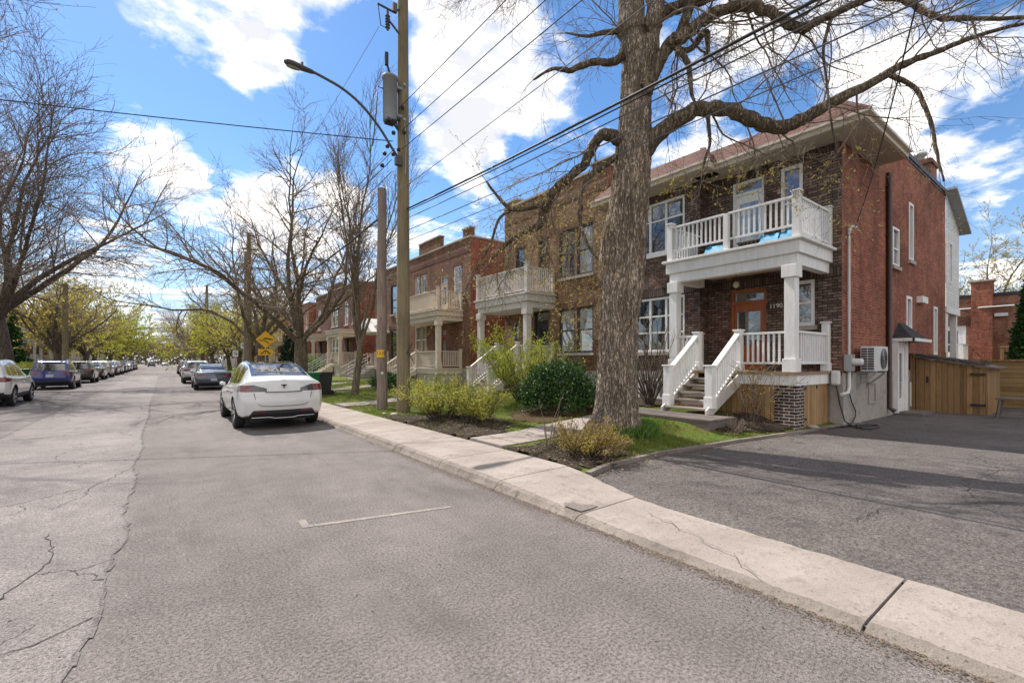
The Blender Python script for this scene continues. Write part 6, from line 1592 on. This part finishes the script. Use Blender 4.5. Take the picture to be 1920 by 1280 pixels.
for i, (x, y, s) in enumerate([(5.0,11.9,.11),(4.85,12.25,.07),(11.7,4.16,.10)]):
    b = MB(); b.lathe([(0,-.4),(.7,-.3),(1,0),(.75,.45),(.3,.6),(0,.62)], (0,0,0), 9)
    b.v = [(x+px*s*(1+.25*noise.noise((px*2,py*2,pz+i))), y+py*s*1.3*(1+.25*noise.noise((px*2,py*2,pz+i+5))), gz(x,y)+.03+pz*s*.8) for px,py,pz in b.v]
    tag(b.build('garden_stone', m_stone), ['pale garden stone at the foot of the tall pole','small pale stone in front of the larger one near the pole','light stone beside the plank skirt door'][i], 'stone', 'garden stones')

scatter('lawn_litter', 1500, lambda r_: (lambda x, y: (x, y, gz(x,y)+.045))(r_.uniform(4.7,10.5), r_.uniform(3.7,13)), m_dry, .008, .024, 19)
scatter('lawn_litter', 500, lambda r_: (lambda x, y: (x, y, gz(x,y)+.05))(r_.uniform(4.7,10.5), r_.uniform(13,27)), m_dry, .012, .03, 20)
# ---------------------------------------------------------------- poles, wires, signs, bins
m_pole = M_wood('pole_olive_wood', (.13,.105,.06), (.27,.215,.13), .8, 'z', 2.5, .5)
m_pole2 = M_wood('pole_old_wood', (.12,.09,.075), (.34,.26,.22), .9, 'z', 3, .8)
m_lampm = M_plain('lamp_metal', (.085,.078,.075), .5, .15, 6, .4)
m_trans = M_plain('transformer_grey', (.20,.21,.23), .45, .08, 4)
m_yellow = M_plain('sign_yellow', (.72,.40,.012), .5, .08, 5)
m_signw = M_plain('sign_white', (.62,.62,.66), .5, .06, 5)
m_bin_g = M_plain('bin_green', (.008,.14,.045), .45, .12, 4)
m_bin_k = M_plain('bin_charcoal', (.03,.03,.033), .55, .15, 4)
m_wire = M_plain('cable_black', (.015,.015,.016), .6, .1)
m_wire2 = M_plain('cable_grey', (.10,.10,.10), .6, .1)
PXY = (5.55,12.55)
UP = thing('utility_pole', (*PXY,.1), 'tall olive wooden utility pole carrying a grey transformer, beside the yellow shrub', 'pole', 'wooden utility poles')
b = MB(); b.tube([(PXY[0],PXY[1],-.1),(PXY[0]-.01,PXY[1],7),(PXY[0]-.02,PXY[1],14.2)], [.195,.17,.14], 20); b.build('shaft', m_pole, UP)
tx, ty = 5.12, 12.5
b = MB(); b.lathe([(0,8.42),(.19,8.42),(.2,8.46),(.2,9.62),(.225,9.63),(.225,9.69),(.15,9.74),(0,9.76)], (tx,ty,0), 20); b.box(5.25,5.45,12.4,12.6,8.6,8.68); b.box(5.25,5.45,12.4,12.6,9.4,9.48); tr_ = b.build('transformer', m_trans, UP)
b = MB(); b.tube([(tx+.02,ty,9.7),(tx-.06,ty,9.95),(tx-.1,ty,10.05)], .03, 6); b.tube([(tx-.1,ty,10.0),(tx-.1,ty,10.35)], .055, 8); b.build('bushing', m_wire, tr_)
b = MB(); b.box(tx-.13,tx+.12,ty-.1,ty+.1,8.36,8.42)
for k in range(3): b.tube([(tx-.12+.1*k,ty-.12,8.5),(tx-.1+.1*k,ty-.2,8.4),(tx+.2,ty-.1,8.2)], .02, 5)
b.tube([(tx-.2,ty,9.3),(tx-.36,ty,9.3),(tx-.4,ty,8.6),(tx-.5,ty,7.6)], .016, 5); b.build('lead', m_wire, tr_)
b = MB(); cx_ = 5.05
for k in range(5): b.lathe([(.03,11.05+.08*k),(.075,11.07+.08*k),(.03,11.1+.08*k)], (cx_,12.5,0), 10)
b.tube([(cx_,12.5,11.0),(cx_,12.5,11.55)], .035, 7); b.tube([(5.45,12.5,11.0),(cx_+.1,12.5,11.25),(cx_,12.5,11.3)], .03, 6); b.tube([(5.4,12.5,11.75),(cx_+.15,12.5,11.6),(cx_-.3,12.5,11.62)], .03, 6); b.tube([(cx_-.28,12.5,11.6),(cx_-.2,12.5,11.05),(cx_+.02,12.5,11.05)], .014, 5); b.box(5.2,5.32,12.45,12.55,11.6,11.85)
b.build('fuse_cutout', m_lampm, UP)
b = MB()
for k, (x, z) in enumerate([(5.42,8.85),(5.28,8.45),(5.42,8.1),(5.15,8.05),(4.95,7.6),(4.85,7.35),(4.82,7.05),(5.28,7.6),(5.1,7.4)]): b.lathe([(0,-.06),(.05,-.04),(.06,0),(.05,.04),(0,.06)], (x,12.32-.05*(k%3),z), 8)
b.build('insulator', m_wire, UP)
b = MB()
for z in (8.55,9.55): b.lathe([(0,-.215),(.045,-.21),(.045,-.19)], (5.5,12.55,z), 10, 'y')
b.tube([(5.5,12.36,8.5),(5.55,12.37,7.9),(5.53,12.37,7.0)], .012, 5); b.build('bolt', m_metal, UP)
LP = thing('street_lamp', (5.4,12.45,7.3), 'street lamp on a long curved arm mounted on the tall wooden pole', 'street lamp')
b = MB()
arm = [(5.38,12.4,7.35),(5.12,12.35,7.62),(4.7,12.3,8.1),(4.2,12.25,8.5),(3.7,12.2,8.72),(3.2,12.2,8.84),(2.95,12.2,8.88)]
A_ = np.array(arm); b.tube([cr(A_, i/30*(len(arm)-1)*.9999) for i in range(31)], .035, 10); b.build('arm', m_lampm, LP)
b = MB(); b.lathe([(0,0),(.05,.02),(.075,.1),(.10,.35),(.125,.6),(.11,.75),(.05,.82),(0,.83)], (0,0,0), 16, 'x')
b.v = [(3.02-x*.86, 12.2+y*.95, 8.87+x*.03+z*.62) for x, y, z in b.v]; hd_ = b.build('lamp_head', m_lampm, LP)
b = MB(); b.lathe([(0,-.02),(.095,-.015),(.1,.0)], (0,0,0), 16); b.v = [(2.52+x*1.7, 12.2+y*.75, 8.815+z) for x, y, z in b.v]; b.build('lens', M_plain('lamp_lens', (.25,.24,.21), .2, .1), hd_)
b = MB(); b.lathe([(.035,8.93),(.035,9.02),(0,9.03)], (2.72,12.2,0), 8); b.build('photocell', m_lampm, hd_)
b = MB(); b.box(5.25,5.42,12.34,12.5,7.22,7.45); b.build('bracket', m_lampm, LP)
OP = thing('utility_pole', (5.36,13.75,.1), 'short weathered wooden pole with a yellow number tag next to the tall pole', 'pole', 'wooden utility poles')
b = MB(); pts = [(5.37+.012*math.sin(z*2.3), 13.75, z) for z in np.linspace(-.1,6.95,16)]; b.tube(pts, [.165-.035*i/15 for i in range(16)], 18); b.build('shaft', m_pole2, OP)
b = MB(); cx_, cy_ = 5.37, 13.75
for k in range(14):
    a0, a1 = math.pi*1.03+k*.112, math.pi*1.03+(k+1)*.112; R_ = .172
    b.quad((cx_+R_*math.cos(a0),cy_+R_*math.sin(a0),1.74),(cx_+R_*math.cos(a1),cy_+R_*math.sin(a1),1.74),(cx_+R_*math.cos(a1),cy_+R_*math.sin(a1),1.97),(cx_+R_*math.cos(a0),cy_+R_*math.sin(a0),1.97))
tg = b.build('number_tag', m_yellow, OP)
def digits_on(th, s, cx, cy, z, Rr, a0, da, size, mat):
    for i, ch in enumerate(s):
        a = a0+da*i; n_ = Vector((math.cos(a), math.sin(a), 0)); t_ = Vector((-math.sin(a), math.cos(a), 0))
        M_ = Matrix(((t_.x,0,n_.x,cx+n_.x*Rr),(t_.y,0,n_.y,cy+n_.y*Rr),(0,1,0,z),(0,0,0,1)))
        text_mesh(th, ch, size, M_, mat, 'digit', .002)
digits_on(tg, '1210', 5.37, 13.75, 1.865, .175, 3.55, .42, .15, m_black)
b = MB(); b.lathe([(0,-.165),(.04,-.16),(.05,-.14)], (5.33,13.75,1.25), 10, 'y'); b.build('disc', m_signw, OP)
b = MB(); b.tube([(5.45,13.6,2.2),(5.62,12.32,1.85),(5.75,12.33,1.62)], .013, 5); b.tube([(5.57,12.34,1.85),(5.72,12.34,2.15)], .013, 5); tag(b.build('loose_cable', m_wire), 'short crossed black cable ends hanging between the two wooden poles', 'cable')
for i, (x, y, zt, r0, lb) in enumerate([(5.15,40.0,11.4,.17,'utility pole beyond the yellow sign on the right kerb'),(5.1,41.2,10.2,.15,'darker utility pole just behind the one beyond the yellow sign'),(5.0,81,12.8,.2,'distant utility pole on the right side'),(5.2,86,11.5,.18,'second distant utility pole on the right side'),(-6.7,54,8.2,.2,'thick grey pole at the left kerb between car roofs')]):
    o = thing('utility_pole', (x,y,.1), lb, 'pole', 'wooden utility poles'); b = MB(); b.tube([(x,y,-.1),(x,y,zt)], [r0*1.15,r0*.85], 12); b.build('shaft', m_pole if i % 2 == 0 else m_pole2, o)
    if i != 4:
        b = MB(); b.box(x-.5,x+.5,y-.06,y+.06,zt-1.3,zt-1.18); b.build('crossarm', m_pole2, o)
# overhead lines
def wire(p, q, sag, r, lab, mat=None, n=40, ext=None):
    p, q = Vector(p), Vector(q); pts = []
    for i in range(n+1):
        t = i/n; a = p.lerp(q, t); a.z -= sag*4*t*(1-t); pts.append(a)
    b = MB(); b.tube(pts, r, 5, caps=False); tag(b.build('overhead_cable', mat or m_wire), lab, 'cable', 'overhead lines')
wire((5.35,12.4,8.85),(5.2,-28,8.6),.30,.010,'top one of the three thin lines rising right from the transformer')
wire((5.4,12.4,8.2),(5.45,-28,8.2),.30,.010,'middle one of the three thin lines rising right from the transformer')
wire((5.45,12.4,7.72),(5.7,-28,7.9),.30,.010,'lowest of the three thin lines rising right from the transformer')
wire((5.38,12.4,6.5),(5.9,-28,8.6),.35,.008,'very thin grey line below the three power lines', m_wire2)
wire((5.6,12.4,6.02),(5.6,-28,5.9),.62,.022,'thick black cable bundle crossing in front of the big trunk')
wire((5.62,12.42,5.97),(5.68,-28,5.95),.66,.012,'cable lashed just below the thick bundle')
wire((5.6,12.4,5.75),(5.75,-28,5.55),.50,.010,'first thin line below the thick cable bundle', m_wire2)
wire((5.6,12.4,5.4),(5.95,-28,5.35),.45,.010,'second thin line below the thick cable bundle', m_wire2)
wire((5.6,12.4,5.1),(6.1,-28,5.3),.42,.008,'lowest thin line below the thick cable bundle', m_wire2)
wire((5.3,12.6,7.75),(5.1,40,9.8),.9,.012,'upper line running from the tall pole down the street')
wire((5.2,12.6,7.4),(5.0,40,9.3),.9,.012,'middle line running from the tall pole down the street')
wire((5.2,12.6,7.05),(5.25,40,8.8),.9,.012,'lower line running from the tall pole down the street')
wire((4.8,12.5,11.0),(4.9,40,11.1),.4,.007,'thin line sloping left from the fuse cutout', m_wire2)
wire((5.2,13.7,5.95),(5.2,40,6.2),.5,.03,'thick communication cable between the old pole and the next one')
wire((5.2,12.5,7.9),(-22,27,9.6),.25,.014,'line crossing the street from the tall pole to the left')
wire((5.1,40,9.9),(-22,44,9.4),.4,.018,'line crossing the street at the second pole')
wire((5.1,60,8.9),(-22,62,8.6),.4,.02,'line crossing the street in the distance')
wire((5.1,80,9),(-22,84,8.6),.4,.02,'farthest line crossing the street')
wire((13.38,3.85,4.87),(5.6,1.0,5.6),.25,.009,'service drop from the red side wall to the cable bundle')
wire((13.33,3.88,4.7),(13.0,4.15,4.35),-.1,.012,'short black cable between the conduit head and balcony')
wire((13.2,21.5,4.5),(5.3,13.9,5.2),.35,.009,'service line to the rust brick house', m_wire2)
wire((5.4,13.75,5.4),(13,34.6,5.4),.4,.009,'service line from the old pole to the far end of the rust brick house', m_wire2)
# signs
SG = thing('warning_sign', (5.15,32.8,.1), 'yellow diamond speed hump sign with a yellow tab below, right kerb', 'sign')
c = Vector((5.15,32.8,3.0)); nrm = Vector((-.12,-1,0)).normalized(); tg_ = Vector((1,-.12,0)).normalized(); upv = Vector((0,0,1))
def pp(a, z, o=0): return tuple(c+tg_*a+upv*z+nrm*o)
b = MB(); b.tube([(5.15,32.84,-.1),(5.15,32.84,3.4)], .035, 8); b.build('post', m_metal, SG)
b = MB(); b.prism([pp(0,-.56),pp(.56,0),pp(0,.56),pp(-.56,0)], nrm*-.015); d_ = b.build('diamond_plate', m_yellow, SG)
b = MB()
b.prism([pp(-.42,.0,.004),pp(-.16,-.01,.004),pp(-.1,.09,.004),pp(.02,.12,.004),pp(.4,.04,.004),pp(.42,-.03,.004),pp(.05,.03,.004),pp(-.4,-.035,.004)], nrm*.004)
b.prism([pp(-.3,-.1,.004),pp(-.02,-.12,.004),pp(.2,-.28,.004),pp(.22,-.25,.004),pp(.02,-.08,.004),pp(-.3,-.07,.004)], nrm*.004); b.build('symbol', m_black, d_)
b = MB(); b.prism([pp(-.42,-1.0),pp(.42,-1.0),pp(.42,-.6),pp(-.42,-.6)], nrm*-.015); d_ = b.build('tab_plate', m_yellow, SG)
b = MB()
pts = [(-.26,-.83),(-.22,-.91),(-.15,-.82),(-.07,-.72),(0,-.69),(.07,-.72),(.15,-.82),(.22,-.91),(.26,-.83)]
b.tube([pp(a,z,.01) for a, z in pts], .028, 6); b.tube([pp(0,-.69,.01),pp(0,-.9,.01)], .012, 5); b.build('symbol', m_black, d_)
def plate_sign(x, y, z, w, h, lab, lines=3, pole=True):
    t_ = thing('parking_sign', (x,y,.1), lab, 'sign'); b = MB()
    b.tube([(x,y+.03,-.1),(x,y+.03,z+h/2+.05)], .03, 8); b.build('post', m_metal, t_)
    b = MB(); b.box(x-w/2,x+w/2,y-.02,y-.005,z-h/2,z+h/2); p_ = b.build('plate', m_signw, t_)
    b = MB()
    for k in range(lines): b.box(x-w*.3,x+w*.3,y-.026,y-.021,z+h*.3-k*h*.2-.02,z+h*.3-k*h*.2+.015)
    b.lathe([(0,-.028),(w*.16,-.027),(w*.16,-.021)], (x+w*.2,y,z-h*.12), 12, 'y'); b.build('lettering', m_lampm, p_)
plate_sign(-6.75,29.5,2.85,.42,.75,'white parking sign plate in front of the dark left trunk')
plate_sign(5.0,47.0,2.3,.42,.55,'small white sign on a thin post beyond the second pole')
plate_sign(5.2,43.5,2.9,.4,.5,'white sign partly hidden by the second pole')
# wheeled bins
def wbin(x, y, rz, mat, lab, s=1., grp=None):
    t_ = thing('wheelie_bin', (x,y,.125), lab, 'bin', grp); b = MB()
    bw, tw, bd, td, h = .24, .30, .28, .36, .98
    P8 = [(-bw,-bd,.04),(bw,-bd,.04),(bw,bd,.04),(-bw,bd,.04),(-tw,-td,h),(tw,-td,h),(tw,td,h),(-tw,td,h)]
    b.add(P8, [(0,3,2,1),(4,5,6,7),(0,1,5,4),(1,2,6,5),(2,3,7,6),(3,0,4,7)]); b.box(-tw-.02,tw+.02,-td-.02,td+.02,h-.06,h-.001); parts = [('body', b, mat)]
    b = MB(); b.box(-tw-.02,tw+.02,-td-.03,td+.05,h,h+.05); b.box(-tw+.05,tw-.05,td+.05,td+.1,h-.03,h+.03); parts.append(('lid', b, mat))
    for name, mb, m in parts:
        mb.v = [(x+math.cos(rz)*px-math.sin(rz)*py, y+math.sin(rz)*px+math.cos(rz)*py, .125+pz) for px,py,pz in mb.v]; mb.build(name, m, t_, bevel=.015)
    for sg in (-1,1):
        w = MB(); w.lathe([(0,-.03),(.12,-.03),(.13,0),(.12,.03),(0,.03)], (0,0,0), 16, 'x'); w.v = [(px+sg*.27, py+.3, pz+.13) for px,py,pz in w.v]
        w.v = [(x+math.cos(rz)*px-math.sin(rz)*py, y+math.sin(rz)*px+math.cos(rz)*py, .125+pz) for px,py,pz in w.v]; w.build('wheel', m_tyre, t_)
wbin(4.75,20.3,-1.2,m_bin_g,'green wheeled bin on the sidewalk beside the white fastback')
wbin(5.45,20.9,-1.3,m_bin_k,'charcoal wheeled bin behind the green one')
wbin(-6.9,40.2,.3,m_bin_g,'green wheeled bin at the left kerb beside the blue crossover')
# ---------------------------------------------------------------- light, sky, camera
SUN_AZ = R(-9.5); SUN_EL = R(52)     # azimuth from +Y, negative towards -X
sd = Vector((math.sin(SUN_AZ)*math.cos(SUN_EL), math.cos(SUN_AZ)*math.cos(SUN_EL), math.sin(SUN_EL)))
sl = bpy.data.lights.new('sun', 'SUN'); sl.energy = 3.05; sl.angle = R(.5); sl.color = (1,.95,.87)
so = bpy.data.objects.new('sun', sl); COL.objects.link(so); so.rotation_euler = (-sd).to_track_quat('-Z', 'Y').to_euler(); so.location = (0,0,60)
W = bpy.data.worlds.new('World'); SC.world = W; W.use_nodes = True
t = W.node_tree; bg = t.nodes['Background']
sk = N(t, 'ShaderNodeTexSky', sky_type='NISHITA'); sk.sun_disc = False; sk.sun_elevation = SUN_EL; sk.sun_rotation = SUN_AZ
sk.air_density = 1.0; sk.dust_density = .2; sk.ozone_density = 3.0; sk.altitude = 200
tc = N(t, 'ShaderNodeTexCoord'); sp = N(t, 'ShaderNodeSeparateXYZ'); L(t, tc.outputs['Generated'], sp.inputs[0])
zc = mth(t, 'MAXIMUM', sp.outputs[2], 0.)
den = mth(t, 'ADD', zc, .16)
cb = N(t, 'ShaderNodeCombineXYZ'); L(t, mth(t, 'DIVIDE', sp.outputs[0], den), cb.inputs[0]); L(t, mth(t, 'DIVIDE', sp.outputs[1], den), cb.inputs[1])
CL_SCALE = 3.0; CL_OFF = (3.1, 7.7, 0.)
def cloud(off, detail=10):
    mp = N(t, 'ShaderNodeMapping'); mp.inputs['Location'].default_value = off; L(t, cb.outputs[0], mp.inputs[0])
    a = noisen(t, mp.outputs[0], CL_SCALE, detail, .60, None, .2)
    bq = noisen(t, mp.outputs[0], CL_SCALE*3.1, 5, .6)
    return mth(t, 'ADD', mth(t, 'MULTIPLY', a, .74), mth(t, 'MULTIPLY', bq, .30))
# banks of cloud, seen ones and one added: direction, angular size, amount
BANKS = [(330,-10,10,.12),(430,40,9,.15),(570,40,7,.13),(470,115,3,.08),(110,180,20,-.22),(640,190,8,-.20),(560,170,4,.05),(250,480,14,.02),
         (880,90,10,.075),(800,60,5,.08),(830,210,7,.08),(960,230,7,.075),(760,345,6,-.14),(1010,340,7,-.14),(1090,110,6,-.10),(720,60,4,-.12),(900,320,4,.06),(1040,200,5,.08),(930,120,7,.05),(1000,150,4,-.05),
         (285,285,4.5,.15),(350,293,3,.13),(490,300,4.5,.17),(440,375,6,.15),(560,390,7,.16),(700,400,7,.08),(420,250,6,-.14),(30,330,14,.10),(150,400,12,.07),
         (1300,40,10,-.03),(1480,120,10,.07),(1680,250,9,.09),(1620,340,7,.08),(1890,70,8,.08),(1850,345,8,-.16),(1460,220,6,-.12),(1890,430,6,.13),(1780,110,6,-.10),(1240,120,8,-.04),(1850,200,6,.08),(300,560,11,.05),(1300,-350,40,.04),(300,-400,30,-.05),(0,0,75,.22)]  # last entry: unseen bank behind the camera, added to brighten the facades
vn = N(t, 'ShaderNodeVectorMath', operation='NORMALIZE'); L(t, tc.outputs['Generated'], vn.inputs[0])
bias = None
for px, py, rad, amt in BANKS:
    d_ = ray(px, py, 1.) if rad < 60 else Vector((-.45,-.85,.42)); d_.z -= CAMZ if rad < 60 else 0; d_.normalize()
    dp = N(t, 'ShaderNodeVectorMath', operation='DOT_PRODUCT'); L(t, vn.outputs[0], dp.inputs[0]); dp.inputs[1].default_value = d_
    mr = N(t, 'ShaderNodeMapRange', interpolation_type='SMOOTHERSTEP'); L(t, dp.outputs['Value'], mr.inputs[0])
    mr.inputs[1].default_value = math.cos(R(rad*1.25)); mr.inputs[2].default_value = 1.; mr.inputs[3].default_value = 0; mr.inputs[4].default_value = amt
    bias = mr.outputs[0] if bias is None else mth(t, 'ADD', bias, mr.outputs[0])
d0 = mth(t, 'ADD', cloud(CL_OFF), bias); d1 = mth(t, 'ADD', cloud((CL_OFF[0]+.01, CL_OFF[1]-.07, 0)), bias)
dm = mth(t, 'SUBTRACT', d0, .052)
mask = ramp(t, dm, [(.455, _gray(0)), (.51, _gray(.28)), (.565, _gray(.72)), (.67, _gray(1))])
mpl = N(t, 'ShaderNodeMapping'); mpl.inputs['Location'].default_value = (1.3, 4.1, 2.); L(t, cb.outputs[0], mpl.inputs[0])
lump = noisen(t, mpl.outputs[0], 4.2, 7, .58, None, .3)
thick = mth(t, 'MULTIPLY', ramp(t, lump, [(.38, _gray(0)), (.56, _gray(1))]), ramp(t, d1, [(.56, _gray(0)), (.68, _gray(1))]))
ccol = mix(t, mth(t, 'MULTIPLY', thick, .85), (5.1,4.85,4.55), (2.35,2.45,2.7))
hs = N(t, 'ShaderNodeHueSaturation'); L(t, sk.outputs[0], hs.inputs['Color']); hs.inputs['Saturation'].default_value = 1.17; hs.inputs['Value'].default_value = .56
# thin veil low over the horizon
veil = ramp(t, zc, [(0, _gray(.85)), (.07, _gray(.6)), (.22, _gray(.12)), (.4, _gray(0))])
blue = mix(t, veil, hs.outputs[0], (1.75,2.05,2.6))
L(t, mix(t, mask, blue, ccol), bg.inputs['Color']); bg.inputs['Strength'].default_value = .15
SC.view_settings.view_transform = 'Standard'; SC.view_settings.look = 'None'; SC.view_settings.exposure = 1.14; SC.view_settings.gamma = 1
cam = bpy.data.cameras.new('camera'); co = bpy.data.objects.new('camera', cam); COL.objects.link(co)
co.location = (0,0,1.62); co.rotation_euler = (R(90),0,-math.atan(652/860.)); cam.sensor_width = 36; cam.lens = 36*860/1920.; cam.shift_y = 37/1920.; cam.clip_end = 3000; cam.clip_start = .05
SC.camera = co
SC.render.engine = 'CYCLES'; SC.cycles.max_bounces = 6; SC.cycles.diffuse_bounces = 3; SC.cycles.glossy_bounces = 3; SC.cycles.transparent_max_bounces = 4
